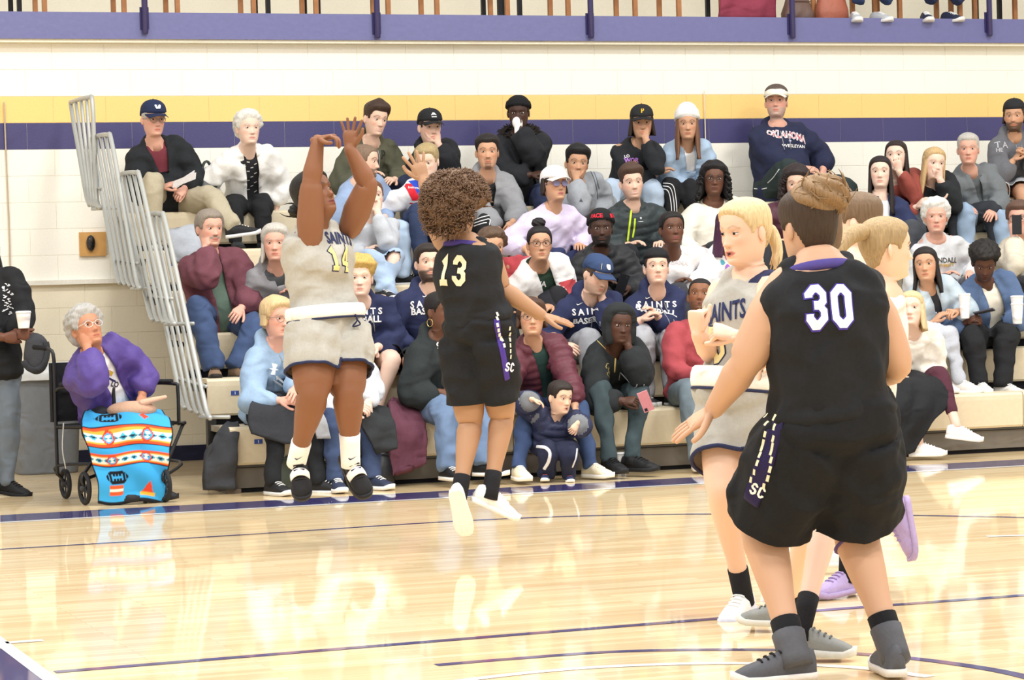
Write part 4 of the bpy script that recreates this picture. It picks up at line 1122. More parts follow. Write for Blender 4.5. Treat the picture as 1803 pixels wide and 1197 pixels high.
def refine(v, f, maxlen):
    bm = bmesh.new(); vs = [bm.verts.new((x, y, 0)) for x, y in v]
    for q in f:
        try: bm.faces.new([vs[i] for i in q])
        except ValueError: pass
    bmesh.ops.triangulate(bm, faces=bm.faces[:])
    for _ in range(4):
        e = [x for x in bm.edges if x.calc_length() > maxlen]
        if not e: break
        bmesh.ops.subdivide_edges(bm, edges=e, cuts=1, use_grid_fill=False); bmesh.ops.triangulate(bm, faces=[x for x in bm.faces if len(x.verts) > 3])
    bm.verts.index_update(); v2 = np.array([x.co[:2] for x in bm.verts]); f2 = [tuple(y.index for y in x.verts) for x in bm.faces]; bm.free()
    return v2, f2
def stamp(bvh, ob, shape, uv, h, col, rot=0.0, off=0.003, name='lettering', xs=1.0, normal=None, updir=None, rough=0.7):
    """wrap a flat shape (unit height) on the cloth where image point uv meets it"""
    v, f = shape
    d = ray(*uv); hit, n, _, _ = bvh.ray_cast(Vector(CAM), Vector(nrm(d)))
    if hit is None: return None
    if normal is None:
        ns = []
        for du, dv in ((0, 0), (6, 0), (-6, 0), (0, 6), (0, -6), (12, 0), (-12, 0)):
            r = bvh.ray_cast(Vector(CAM), Vector(nrm(ray(uv[0]+du, uv[1]+dv))))
            if r[0] is not None and (r[0]-hit).length < 0.08: ns.append(np.array(r[1]))
        n = nrm(sum(ns))
    else: n = nrm(normal)
    hit = np.array(hit); upv = A(0, 0, 1.0) if updir is None else A(*updir)
    upv = nrm(upv-n*(upv@n)); rt = np.cross(upv, n)
    c, s_ = math.cos(math.radians(rot)), math.sin(math.radians(rot)); r2 = rt*c+upv*s_; u2 = -rt*s_+upv*c
    v, f = refine(v*h*A(xs, 1), f, 0.016)
    pts = []; ok = []
    for x, y in v:
        o = hit+r2*x+u2*y+n*0.10; r = bvh.ray_cast(Vector(o), Vector(-n), 0.22)
        ok.append(r[0] is not None); pts.append(np.array(r[0])+n*off if r[0] is not None else o)
    f = [q for q in f if all(ok[i] for i in q)]
    f = [q if np.cross(pts[q[1]]-pts[q[0]], pts[q[2]]-pts[q[1]])@n > 0 else q[::-1] for q in f]
    if not f: return None
    if name in ('stripe', 'print'):      # keep one connected patch
        par = list(range(len(f))); ed = {}
        def fd(i):
            while par[i] != i: par[i] = par[par[i]]; i = par[i]
            return i
        for n_, q in enumerate(f):
            for a_, b_ in zip(q, q[1:]+q[:1]):
                e_ = (min(a_, b_), max(a_, b_))
                if e_ in ed: par[fd(n_)] = fd(ed[e_])
                else: ed[e_] = n_
        rt_ = [fd(n_) for n_ in range(len(f))]; best = max(set(rt_), key=rt_.count); f = [q for q, r_ in zip(f, rt_) if r_ == best]
    us = sorted({i for q in f for i in q}); ix = {i: n_ for n_, i in enumerate(us)}; pts = [pts[i] for i in us]; f = [tuple(ix[i] for i in q) for q in f]
    return MB().add(np.array(pts), f).obj(name, M(col, rough, 0, kind='plain'), ob, smooth=True)
def rect(w, h): return A([-w/2, -h/2], [w/2, -h/2], [w/2, h/2], [-w/2, h/2]), [(0, 1, 2, 3)]
def poly(pts): return np.array(pts, float), [tuple(range(len(pts)))]
SWOOSH = poly([(-.5, -.02), (-.42, -.16), (-.3, -.2), (.5, .2), (-.25, -.06), (-.38, -.05), (-.44, .06)])
def do_print(bvh, ob, pr):
    k = pr[0]
    if k == 't': # text, uv, height, colour, rot, bold
        _, s, uv, h, col = pr[:5]; rot = pr[5] if len(pr) > 5 else 0; bold = pr[6] if len(pr) > 6 else 0.02; xs = pr[7] if len(pr) > 7 else 1.0
        stamp(bvh, ob, text_mesh(s, bold), uv, h, col, rot, 0.004, xs=xs)
    elif k == 'b': # block characters with outline
        _, s, uv, h, col, out, rot = pr[:7]; xs = pr[7] if len(pr) > 7 else 1.0
        if out: stamp(bvh, ob, block_shape(s, 0.30), uv, h, out, rot, 0.003, 'number_outline', xs)
        stamp(bvh, ob, block_shape(s), uv, h, col, rot, 0.0055, 'number', xs)
    elif k == 'r': # rectangle: uv, w, h, colour, rot
        _, uv, w, h, col = pr[:5]; stamp(bvh, ob, rect(w, h), uv, 1.0, col, pr[5] if len(pr) > 5 else 0, pr[7] if len(pr) > 7 else 0.003, pr[6] if len(pr) > 6 else 'stripe')
    elif k == 's': stamp(bvh, ob, SWOOSH, pr[1], pr[2], pr[3], pr[4] if len(pr) > 4 else 0, 0.004, 'emblem')
    elif k == 'p': stamp(bvh, ob, poly(pr[1]), pr[2], pr[3], pr[4], pr[5] if len(pr) > 5 else 0, pr[7] if len(pr) > 7 else 0.0035, pr[6] if len(pr) > 6 else 'print')
    elif k == 'l': # line through image points: width, colour
        pts = []; nn = []
        q = spline(A(*[list(z) for z in pr[1]]), 6)
        for u, v in q:
            r = bvh.ray_cast(Vector(CAM), Vector(nrm(ray(u, v))))
            if r[0] is not None: pts.append(np.array(r[0])+np.array(r[1])*0.001); nn.append(np.array(r[1]))
        if len(pts) > 2:
            pts = np.array(pts); tg = np.gradient(pts, axis=0); lt = [np.cross(a_, b_)+1e-6 for a_, b_ in zip(nn, tg)]
            MB().add(*tube(pts, np.tile(A(pr[2]/2, min(pr[2]/2, .004)), (len(pts), 1)), 8, lat=lt)).obj(pr[4] if len(pr) > 4 else 'piping', M(pr[3], 0.7, 0, kind='plain'), ob)

def finish():
    """evaluate every join and weld once, then shape, colour and print the results"""
    bpy.context.view_layer.update()
    dg = bpy.context.evaluated_depsgraph_get()
    done = []
    for kind, ob, k in PENDING:
        me = bpy.data.meshes.new_from_object(ob.evaluated_get(dg)); done.append(me)
    for (kind, ob, k), me in zip(PENDING, done):
        old = ob.data; ob.modifiers.clear(); ob.data = me; me.name = ob.name
        bpy.data.meshes.remove(old)
        me.polygons.foreach_set('use_smooth', [True]*len(me.polygons))
        if kind == 'body':
            if 'Col' in me.color_attributes: me.color_attributes.remove(me.color_attributes['Col'])
            paint_face(me, k['H'], k['o'])
            for t in list(k['coll'].objects):
                m2 = t.data; bpy.data.objects.remove(t); bpy.data.meshes.remove(m2)
            bpy.data.collections.remove(k['coll'])
            continue
        # sleeves, wrinkles, quilting
        v = verts(me); n = vnormals(me); J = k['J']; w = k['wr']; sd = k['seed']
        q = v*A(1, 1, 0.8)
        wr = wob(q+0.05*np.stack([wob(v, sd+1, 14), wob(v, sd+2, 14), wob(v, sd+3, 14)], 1), sd, 52, 6)
        fold = 1-np.abs(wob(q*A(1, 1, 1.4), sd+9, 24, 4))*2.2
        disp = w*(0.9*wr+0.55*np.clip(fold, -0.5, 1))
        if k.get('kind') == 'puffer':
            da, ta = None, None
            h = (v-J.hip)@J.tup; ph = h/0.058
            for kk in 'ab':
                for a, b in ((J.sh[kk], J.el[kk]), (J.el[kk], J.wr[kk])):
                    dd, t = seg_dist(v, a, b); L = np.linalg.norm(b-a); m = dd < 0.115
                    ph = np.where(m & ((da is None) or True) & (dd < 0.10), t*L/0.058, ph)
            disp = disp*0.6+0.013*(np.abs(np.sin(ph*math.pi))**0.6-0.6)
        v = v+n*disp[:, None]; setverts(me, v)
        if k.get('open'):
            col_, w0, w1 = k['open'][:3]; qlo = k['open'][3] if len(k['open']) > 3 else -1; qhi = 2
            L = J.N-J.hip; hgt = np.linalg.norm(L); lx = np.abs((v-J.hip)@J.slat); q = ((v-J.hip)@J.tup)/hgt; ly = (v-(J.hip+np.outer(q, L)))@J.tfw
            wd = w0+(w1-w0)*np.clip(q, 0, 1); arm = np.full(len(v), 9.0)
            for kk in 'ab':
                for a, b in ((J.sh[kk], J.el[kk]), (J.el[kk], J.wr[kk])): arm = np.minimum(arm, seg_dist(v, a, b)[0])
            rm = (lx < wd*J.s) & (ly > 0.02) & (q > qlo) & (arm > 0.112*J.s)
            bm = bmesh.new(); bm.from_mesh(me); bm.verts.ensure_lookup_table()
            bmesh.ops.delete(bm, geom=[bm.verts[i] for i in np.nonzero(rm)[0]], context='VERTS')
            for bv in bm.verts:      # straighten the cut edge
                if bv.is_boundary:
                    p = np.array(bv.co); x = (p-J.hip)@J.slat; qq = ((p-J.hip)@J.tup)/hgt; wq = (w0+(w1-w0)*min(max(qq, 0), 1))*J.s
                    if abs(abs(x)-wq) < .03: bv.co = Vector(p+J.slat*((wq if x > 0 else -wq)-x))
            bm.to_mesh(me); bm.free()
            sm = ob.modifiers.new('cloth_thickness', 'SOLIDIFY'); sm.thickness = 0.008; sm.offset = -1
        if k.get('kind') == 'hoodie' and not k.get('open'):      # the two drawstrings of the hood
            bvh = BVHTree.FromPolygons(v.tolist(), [tuple(p.vertices) for p in me.polygons])
            for sg in (-1, 1):
                pts = []
                for q in np.linspace(.045, .19, 7):
                    p0 = J.N-J.tup*q*J.s+J.slat*sg*(.022+.05*(q-.045))*J.s+J.tfw*.35; r = bvh.ray_cast(Vector(p0), Vector(-J.tfw), .5)
                    if r[0] is not None: pts.append(np.array(r[0])+J.tfw*.003)
                if len(pts) > 3: MB().add(*tube(np.array(pts), np.full(len(pts), .0042), 6)).obj('drawstring', M('#8d8f96', .8, 0), ob)
        if k.get('cut'):
            v = verts(me); rm = np.zeros(len(v), bool)
            for uv, r in k['cut']:
                d = nrm(ray(*uv)); bvh = BVHTree.FromPolygons(v.tolist(), [tuple(p.vertices) for p in me.polygons]); hh = bvh.ray_cast(Vector(CAM), Vector(d))
                if hh[0] is not None: rm |= np.linalg.norm((v-np.array(hh[0]))*A(1, 1, 1.5), axis=1) < r
            bm = bmesh.new(); bm.from_mesh(me); bm.verts.ensure_lookup_table(); bmesh.ops.delete(bm, geom=[bm.verts[i] for i in np.nonzero(rm)[0]], context='VERTS'); bm.to_mesh(me); bm.free()
        if k.get('hems'):
            bm = bmesh.new(); bm.from_mesh(me)
            for leg, co, no in k['hems']:
                bm.verts.ensure_lookup_table(); pv = np.array([x.co for x in bm.verts]); ot = 'b' if leg == 'a' else 'a'
                far = J.kn[leg]+(J.kn[leg]-J.hj[leg])*.3; far2 = J.kn[ot]+(J.kn[ot]-J.hj[ot])*.3
                near = (seg_dist(pv, J.hj[leg], far)[0] < seg_dist(pv, J.hj[ot], far2)[0]) & ((pv-co)@no > -.12)
                fs = [f for f in bm.faces if all(near[x.index] for x in f.verts)]; es = list({e for f in fs for e in f.edges}); vs = list({x for f in fs for x in f.verts})
                bmesh.ops.bisect_plane(bm, geom=vs+es+fs, plane_co=Vector(co), plane_no=Vector(no), clear_outer=True); bm.verts.index_update()
            bm.verts.index_update(); loops = []
            nb = {}
            for e in bm.edges:
                if e.is_boundary:
                    a, b = e.verts; nb.setdefault(a.index, []).append(b.index); nb.setdefault(b.index, []).append(a.index)
            bm.verts.ensure_lookup_table(); seen = set()
            for st in list(nb):
                if st in seen: continue
                lp = [st]; seen.add(st)
                while True:
                    nx = [x for x in nb[lp[-1]] if x not in seen]
                    if not nx: break
                    lp.append(nx[0]); seen.add(nx[0])
                if len(lp) > 12: loops.append(np.array([bm.verts[x].co for x in lp]))
            bm.to_mesh(me); bm.free(); me.polygons.foreach_set('use_smooth', [True]*len(me.polygons))
            sm = ob.modifiers.new('cloth_thickness', 'SOLIDIFY'); sm.thickness = 0.005; sm.offset = -1
            if k.get('hemcol'):
                for lp in loops:
                    lp = np.vstack([lp, lp[:1]]); MB().add(*tube(lp+A(0, 0, .004), np.full(len(lp), .0085), 6, cap=0)).obj('hem_band', M(k['hemcol'], .85, 0), ob)
        if k.get('zones'):
            # panels of another colour sewn into the garment
            zf = k['zones']; cols = zf['mats']
            if 'planes' in zf:
                bm = bmesh.new(); bm.from_mesh(me)
                for co, no in zf['planes'](J): bmesh.ops.bisect_plane(bm, geom=bm.verts[:]+bm.edges[:]+bm.faces[:], plane_co=Vector(co), plane_no=Vector(no))
                bm.to_mesh(me); bm.free(); me.polygons.foreach_set('use_smooth', [True]*len(me.polygons))
            for c in cols: me.materials.append(M(c, 0.85, 0.25, 70))
            cen = np.empty(len(me.polygons)*3, np.float32); me.polygons.foreach_get('center', cen); cen = cen.reshape(-1, 3).astype(float)
            me.polygons.foreach_set('material_index', zf['fn'](cen, J).astype(np.int32))
        if k.get('prints'):
            bvh = BVHTree.FromPolygons(verts(me).tolist(), [tuple(p.vertices) for p in me.polygons])
            for pr in k['prints']: do_print(bvh, ob, pr)
    bpy.context.view_layer.update()
# ------------------------------------------------------------------ spectators
LIGHT, FAIR, RUDDY, TAN, OLIVE, BROWN, DARKB, DEEP = '#dfb9a3', '#e6c5b2', '#d8a591', '#c89a7c', '#bc9072', '#85593f', '#674535', '#4a332a'
def jeans(c, **k): return dict(col=c, denim=True, **k)
def tp(c, kind, **k): return dict(col=c, kind=kind, **k)
SAINTS_TXT = lambda u, v, r=0: [('t', 'S A I N T S', (u, v), 0.062, '#f4f4f4', r, 0.03), ('t', 'BASEBALL', (u+1, v+14), 0.062, '#f4f4f4', r, 0.03)]
NAVYH = '#27305a'
def star(n=5, r=0.45): return [(math.cos(math.pi/2+i*math.pi/n)*(1 if i % 2 == 0 else r)*.5, math.sin(math.pi/2+i*math.pi/n)*(1 if i % 2 == 0 else r)*.5) for i in range(2*n)]
def blob(n=10, seed=0, j=.3):
    r = random.Random(seed); return [((.5-j*.5*r.random())*math.cos(6.283*i/n), (.5-j*.5*r.random())*math.sin(6.283*i/n)) for i in range(n)]
# --- sixth row, backs to the wall
oldman = sit('elderly man in navy cap and black jacket holding papers, top row', 6, (270, 210), (20, -5, 0), hu=292, A_=(296, 326, -.08, 'grip'), B_=(318, 338, -.06, 'grip'),
    kA=(268, 318, -.12), kB=(372, 345, -.2), fB=(412, 398, -.5, (.9, -.3, .1)), skin=RUDDY, hair='short', hcol='#b8b4ae', brow='#a09890', hat=('cap', '#1f2c52'), glasses=('clear', '#8a8078'),
    top=tp('#22262b', 'jacket', open=('#7a2636', -.02, .075, .62)), pants=dict(col='#b5a888', infl=.024), belly=.035, build=1.05)
sit('elderly woman with white curls in an open white jacket, top row', 6, (437, 226), (18, 0, 0), hu=437, A_=(394, 372, .12, 'relax'), B_=(484, 376, .12, 'relax'), skin=FAIR, hair='afro', vol=.028, hcol='#d8d4cc',
    brow='#b0a498', male=False, top=tp('#f3f1ec', 'jacket', open=('#26262b', .05, .05), sleeve='long'), pants=dict(col='#1e2024'), build=.95, kA=(412, 372, -.15), kB=(462, 372, -.15), shoe=('#3a4046', '#2a2a2a'), inner_prints=[('r', (437+7*((i*7) % 5-2)*.9, 282+i*3.2), .022, .007, '#d8d4cc', (i*37) % 90-45, 'weave_mark') for i in range(18)])
sit('smiling young man with brown hair in an olive hoodie, top row', 6, (661, 210), (28, -8, 8), hu=640, B_=(690, 316, -.12), skin=LIGHT, hair='quiff', hcol='#3e2c22', mouth='smile', jaw=.92, brow='#3e2c22',
    top=tp('#55553f', 'hoodie'), pants=dict(col='#26304e'), prints=[('b', 'P', (675, 272), .07, '#2a2b22', None, -6)], by=12)
sit('young man in black cap with white emblem resting finger on chin', 6, (757, 224), (18, -3, 0), hu=768, B_=('face', -.035, .085, -.125, 'point'), skin=LIGHT, hair='short', hcol='#2a2220', hat=('cap', '#222326'), brow='#2a2220',
    top=tp('#212329', 'hoodie'), pants=dict(col='#22242a'), by=10)
parka = sit('man in black knit hat and fur trimmed parka with cloth over mouth', 6, (913, 198), (-4, -6, 0), hu=922, B_=('face', -.005, .125, -.115, 'grip'), A_=(945, 306, -.10, 'relax'), skin=DEEP, hair='short', hcol='#151212', hat=('beanie', '#1b1b1e'),
    top=tp('#23252a', 'jacket', infl=.045, open=('#17181b', .06, .05)), pants=dict(col='#2a3558'), build=1.1, kA=(880, 345, -.15), kB=(955, 345, -.15), inner_prints=[('t', 'ANK', (905, 262), .06, '#f0f0f0', 0, .04), ('t', 'ASEB', (904, 278), .06, '#f0f0f0', 0, .04), ('p', star(5, .4), (905, 292), .05, '#f0f0f0')])
sit('woman in black cap with gold letter, hand over her mouth', 6, (1130, 216), (5, -4, 0), hu=1105, B_=('face', -.02, .088, -.125, 'loose'), A_=(1165, 300, -.12, 'relax'), skin=TAN, hair='long', hcol='#2c201b', len=.10, hat=('cap', '#26272a'), male=False,
    top=tp('#25282d', 'sweater'), pants=jeans('#a9bfd8', infl=.022), kA=(1075, 330, -.15), kB=(1150, 330, -.15), prints=[('t', 'WOR', (1112, 282), .05, '#b07ad0', 0, .04), ('t', 'LO', (1104, 275), .035, '#e8e4ee', 10, .03), ('t', 'OD', (1118, 284), .03, '#e89a3a', 0, .04)], poleA=(0, 0, -1))
sit('woman in tall white knit hat and pale denim jacket', 6, (1210, 218), (3, -3, 0), hu=1200, A_=(1226, 322, -.1, 'relax'), B_=(1228, 330, -.13, 'relax'), skin=TAN, hair='long', hcol='#7a5742', len=.27, t0=52, fwd=.03, flare=.015, hat=('beanie', '#f2f0ec', .035), male=False, lash=1,
    top=tp('#9dbbd9', 'jacket', open=('#eeeeee', .035, .045), mat='denim'), pants=dict(col='#1f2024', prints=[('l', [(1165, 322), (1184, 326), (1190, 350), (1192, 380)], .007, '#f2f2f2'), ('l', [(1165, 327), (1180, 331), (1186, 352), (1188, 380)], .007, '#f2f2f2'), ('l', [(1165, 332), (1176, 336), (1181, 354), (1183, 380)], .007, '#f2f2f2')]), kA=(1180, 328, -.16), kB=(1215, 330, -.16))
sit('heavy man in white visor and navy hooded sweatshirt against the wall', 6, (1367, 180), (-4, 6, 0), hu=1378, s=1.06, A_=(1425, 298, -.12, 'relax'), B_=(1450, 306, .05, 'relax'), skin=RUDDY, hair='short', hcol='#5a4c44', beard=('#a59a92', .55), open=.25, hat=('visor', '#efe8d6'), brow='#6a5a50',
    top=tp('#242b4c', 'hoodie'), pants=dict(col='#2b3a3a', infl=.03, prints=[('l', [(1352, 322), (1362, 312), (1372, 298)], .007, '#e8ecec'), ('l', [(1328, 332), (1340, 333), (1350, 331)], .007, '#e8ecec')]), belly=.05, fat=.02, build=1.12, kA=(1388, 296, -.1), kB=(1490, 330, -.12),
    prints=[('t', 'OKLAHOMA', (1386, 237), .085, '#f0e8ea', -7, .06, .72), ('t', 'OKLAHOMA', (1386, 237), .085, '#c23a4c', -7, .015, .72), ('t', 'WESLEYAN', (1398, 257), .036, '#f0f0f0', -3, .02, 1.2), ('p', star(4, .5), (1391, 248), .03, '#c8d4e4')])
sit('bearded man in backwards black cap and grey hooded sweatshirt, at photo edge', 6, (1786, 204), (-6, -3, 0), hu=1775, B_=(1800, 266, -.12, 'fist'), A_=(1790, 275, -.1, 'fist'), skin=TAN, hair='long', hcol='#3a2a20', len=.06, t0=95, hat=('capback', '#28282b'), beard=('#2a1d16', .85),
    top=tp('#696b73', 'hoodie'), bareleg=True, pants=dict(col='#b9bcc2', kind='short', th=.78), kA=(1757, 338, -.2), kB=(1800, 340, -.2), prints=[('t', 'T A', (1764, 254), .075, '#b9bac0', 0, .02), ('t', 'HE', (1760, 264), .05, '#b9bac0', 0, .02)])
# --- fifth row
sit('bearded man in blue long sleeved shirt laughing towards the side', 5, (642, 284), (72, -4, 0), hu=625, skin=LIGHT, hair='buzz', hcol='#7a6452', beard=('#4a3626', .85), mouth='smile', top=tp('#8aa6d0', 'sweater'), pants=jeans('#a3bfdd', infl=.022), kA=(640, 420, -.2), kB=(705, 405, -.2), by=25, build=1.05)
sit('blond boy in white football shirt with blue and red diagonal', 5, (752, 284), (-15, -12, 0), hu=742, A_=(703, 398, -.05, 'relax'), B_=(790, 395, -.05, 'relax'), skin=FAIR, hair='short', hcol='#a8946a', htop=.018, brow='#b09a70', top=tp('#f0f0f3', 'tee'), pants=dict(col='#2b3c60'), kA=(735, 372, -.22), kB=(790, 400, -.2), fA=(742, 480, -.3),
    prints=[('p', [(-.5, .5), (0, .5), (.5, -.5), (0, -.5)], (736, 330), .13, '#2c50c8', 0, 'stripe'), ('p', [(-.5, .5), (0, .5), (.5, -.5), (0, -.5)], (726, 338), .13, '#e02a3a', 0, 'stripe'), ('t', 'hummel', (730, 330), .03, '#ffffff', -5, .01), ('t', '33', (730, 362), .085, '#d42a3e', 0, .02)])
greyzip = sit('young man with goatee in an open grey zip jacket', 5, (858, 268), (2, 0, 0), hu=850, A_=(884, 412, -.3, 'loose'), B_=(900, 396, -.28, 'loose'), skin=TAN, hair='short', htop=.024, hside=.004, hcol='#1e1917', beard=('#3a2a22', .55, 0), top=tp('#8d8f94', 'hoodie', open=('#1d1e21', -.005, .05, .35)),
    pants=dict(col='#212226', prints=[('l', [(835, 388), (850, 382), (866, 380), (868, 392)], .008, '#f2f2f2'), ('l', [(835, 393), (850, 388), (862, 386), (862, 396)], .008, '#f2f2f2'), ('l', [(835, 398), (850, 393), (857, 392)], .008, '#f2f2f2')]), kA=(856, 392, -.22), kB=(905, 398, -.2))
sit('man in grey striped track jacket covering his mouth with a hand', 5, (1016, 288), (8, 0, 5), hu=1030, A_=('face', .01, .090, -.125, 'loose'), skin=OLIVE, hair='quiff', hcol='#151315', top=tp('#989ea6', 'jacket'), pants=dict(col='#2c3562'), kA=(1000, 390, -.2), kB=(1050, 395, -.2), by=8,
    prints=[('l', [(1030, 292), (1042, 305), (1050, 330), (1052, 350)], .006, '#5a6068'), ('l', [(1035, 292), (1047, 306), (1055, 332)], .006, '#5a6068'), ('p', star(3, .4), (1023, 353), .035, '#4a4e55')])
sit('dark haired young woman in rust red sweater, fingers at her lips', 5, (1578, 276), (-8, 8, 0), hu=1590, B_=('face', -.035, .085, -.135, 'loose'), A_=(1620, 358, -.3, 'relax'), skin=FAIR, hair='long', hcol='#2b1f1c', len=.22, male=False, top=tp('#9c3d2c', 'sweater'), pants=jeans('#454a54'), kA=(1590, 385, -.25), kB=(1612, 385, -.25), lash=1, poleA=(0, 0, -1))
sit('young woman with long blonde hair in black jacket, chin on hand', 5, (1644, 288), (20, -2, 6), hu=1640, B_=('face', -.03, .088, -.125, 'loose'), A_=(1655, 350, -.25, 'relax'), skin=FAIR, hair='long', hcol='#c0a274', len=.24, t0=55, fwd=.03, male=False, top=tp('#23272b', 'jacket'), pants=dict(col='#30343c'), brow='#a08660', lash=1)
sit('grey haired man in grey jacket and light blue jeans', 5, (1705, 263), (0, 0, 0), hu=1715, A_=(1700, 372, -.2, 'relax'), B_=(1745, 374, -.2, 'relax'), skin=RUDDY, hair='short', hcol='#b5b1aa', htop=.016, brow='#8a8078', top=tp('#6d7479', 'jacket', open=('#565d60', .0, .04, .3)), pants=jeans('#8ba8c8', infl=.024), kA=(1700, 372, -.22), kB=(1762, 382, -.18), belly=.04, build=1.1)
# --- fourth row
sit('dark haired person in burgundy puffer half hidden behind the number 30 player', 4, (1402, 322), (0, -10, 0), hu=1372, skin=LIGHT, hair='curlylong', len=.10, hcol='#2a2020', male=False, top=tp('#54263a', 'puffer'), pants=dict(col='#26262b'))
sit('woman with black ringlets and glasses in a cream cardigan', 4, (1257, 316), (5, 3, 3), hu=1262, skin=DARKB, hair='curlylong', hcol='#141113', glasses=('clear', '#241c1c'), top=tp('#e9e1cd', 'sweater', infl=.03), pants=dict(col='#33333a'), fat=.035, belly=.03, build=1.1, male=False, A_=(1240, 440, -.1, 'relax'))
sit('girl in light grey sweatshirt and ripped jeans, chin on hand', 4, (655, 347), (12, 6, -4), hu=640, s=.94, B_=('face', -.01, .085, -.13, 'relax'), skin=FAIR, hair='up', hcol='#6a4a38', male=False, top=tp('#b9bfc8', 'sweater', infl=.03), pants=jeans('#9db9d9', holes=[((692, 452), .055), ((702, 497), .045)]), bareleg=True, kA=(655, 450, -.2), kB=(697, 452, -.22), fA=(690, 520, -.35), fB=(672, 510, -.3), lash=1, iris='#3a2a20')
sit('woman in white cap and tinted sunglasses wearing a lavender top', 4, (976, 326), (28, 6, 0), hu=962, skin=TAN, hair='bob', hcol='#2c201b', len=.06, t0=85, hat=('cap', '#f4f2f0'), glasses=('sun', '#9a88a8', '#8a86b0'), male=False, lip='#b06060', top=tp('#d8c9ea', 'sweater', infl=.03), pants=dict(col='#2c3562'), by=10, A_=(935, 440, -.1, 'relax'))
sit('smiling man in dark green puffer jacket with lime zip', 4, (1112, 322), (12, 0, -4), hu=1110, skin=LIGHT, hair='quiff', hcol='#4a352a', mouth='smile', beard=('#6a5244', .3), top=tp('#2f3a3d', 'puffer'), pants=dict(col='#22242a'), build=1.08,
    prints=[('l', [(1113, 350), (1111, 375), (1108, 400), (1105, 425)], .016, '#c6e23a', 'zipper'), ('l', [(1118, 385), (1117, 400), (1114, 418)], .014, '#c6e23a', 'zipper'), ('t', 'o', (1128, 384), .03, '#e8ecec', 0, .03), ('t', 'outdoor', (1128, 390), .012, '#e8ecec')])
sit('woman with very long dark hair in an open navy jacket', 4, (1550, 304), (-2, 4, 0), hu=1545, skin=FAIR, hair='long', hcol='#241b1b', len=.32, t0=58, fwd=.03, male=False, top=tp('#27315a', 'jacket', open=('#eceef0', .03, .04)), pants=jeans('#474c55'), lash=1, kA=(1560, 430, -.2), kB=(1605, 400, -.25))
# --- third row
moust = sit('man with grey moustache in maroon windbreaker and jeans, cheek on fist', 3, (369, 402), (25, -2, 0), hu=385, A_=('face', .060, .060, -.135, 'fist'), B_=(420, 548, -.15, 'relax'), skin=RUDDY, hair='short', htop=.016, hside=.016, hcol='#857a6e', mustache='#8f857a', brow='#8a7c70', top=tp('#743a49', 'jacket', open=('#5d7868', .05, .05), infl=.04), pants=jeans('#38507c', infl=.026, cuff=1.45),
    kA=(348, 540, -.22), kB=(452, 575, -.2), fA=(377, 645, -.32), fB=(415, 645, -.25), belly=.04, build=1.1, shoe=('#8a6a4a', '#2a2422'))
sit('woman with long grey hair in a grey hooded sweatshirt', 3, (485, 428), (-4, 0, 0), hu=490, skin=RUDDY, hair='bob', hcol='#b5b0a8', len=.13, t0=68, brow='#9a9088', male=False, top=tp('#8b8a8f', 'hoodie', open=('#4d5054', -.02, .05, .5)), pants=dict(col='#3a3c44'))
sit('curly haired boy in red shirt behind the number 13 player', 3, (866, 434), (20, -5, 0), hu=872, s=.95, skin=TAN, hair='afro', vol=.030, hcol='#5a4536', top=tp('#cf2f40', 'tee', sleeve='long'), pants=dict(col='#2a2c34'))
def redsleeve(c, J):
    out = np.zeros(len(c), int)
    for k in 'ab':
        d1, t1 = seg_dist(c, J.sh[k], J.el[k]); d2, t2 = seg_dist(c, J.el[k], J.wr[k]); out[((d1 < .10*J.s) & (t1 > .42)) | (d2 < .10*J.s)] = 1
    return out
sit('woman with black bun and glasses in white and red windbreaker', 3, (950, 430), (8, 3, 0), hu=952, A_=(905, 535, -.15, 'relax'), B_=(965, 540, -.2, 'relax'), skin=TAN, hair='bun', bunr=.04, bunpos=(0, -.01, .145), hcol='#1d181a', glasses=('clear', '#2a2426'), male=False, fat=.015, top=tp('#efedec', 'jacket', open=('#24402f', .045, .055), zones=dict(mats=['#d8303c'], fn=redsleeve, planes=lambda J: [(J.sh[k]+(J.el[k]-J.sh[k])*.42, J.el[k]-J.sh[k]) for k in 'ab']), infl=.036), pants=dict(col='#26262b'), inner_prints=[('t', 'VA', (953, 500), .06, '#e8e8e4', 0, .03)])
beanieman = sit('bearded man in black knit hat with red letters and black puffer', 3, (1058, 402), (4, 0, 0), hu=1055, B_=(1098, 508, -.2, 'grip'), skin=DEEP, hair='short', hcol='#141011', beard=('#0c0a0a', .92), hat=('beanie', '#1f1f22', .01), top=tp('#24262b', 'puffer'), pants=dict(col='#222328'), build=1.08)
sit('woman in white long sleeved shirt with faded lettering, hoop earrings', 3, (1183, 404), (16, 8, 0), hu=1180, skin=DARKB, hair='up', hcol='#171213', male=False, top=tp('#f1eff2', 'sweater', infl=.03), pants=dict(col='#3a3c44'), prints=[('t', 'ALABAMA', (1186, 462), .05, '#d4cfd2', -4, .01)], lip='#8a4a48', lash=1)
sit('woman with purple hair and white print shirt behind the grey jersey player', 3, (1284, 402), (40, -5, 0), hu=1266, skin=DARKB, hair='long', hcol='#47223f', len=.20, t0=62, male=False, top=tp('#f2f0f0', 'tee'), pants=dict(col='#8a8d96'), fat=.04, build=1.08, by=20, A_=(1270, 500, -.25, 'relax'),
    prints=[('p', star(3, .8), (1272, 440), .05, '#e8c23a'), ('p', star(3, .8), (1280, 452), .05, '#d85a8a', 40), ('p', star(3, .8), (1272, 462), .05, '#5ab0c8', 20), ('p', star(3, .8), (1284, 438), .05, '#e07a3a', 70), ('p', star(3, .8), (1281, 470), .05, '#a06ac8', 10)])
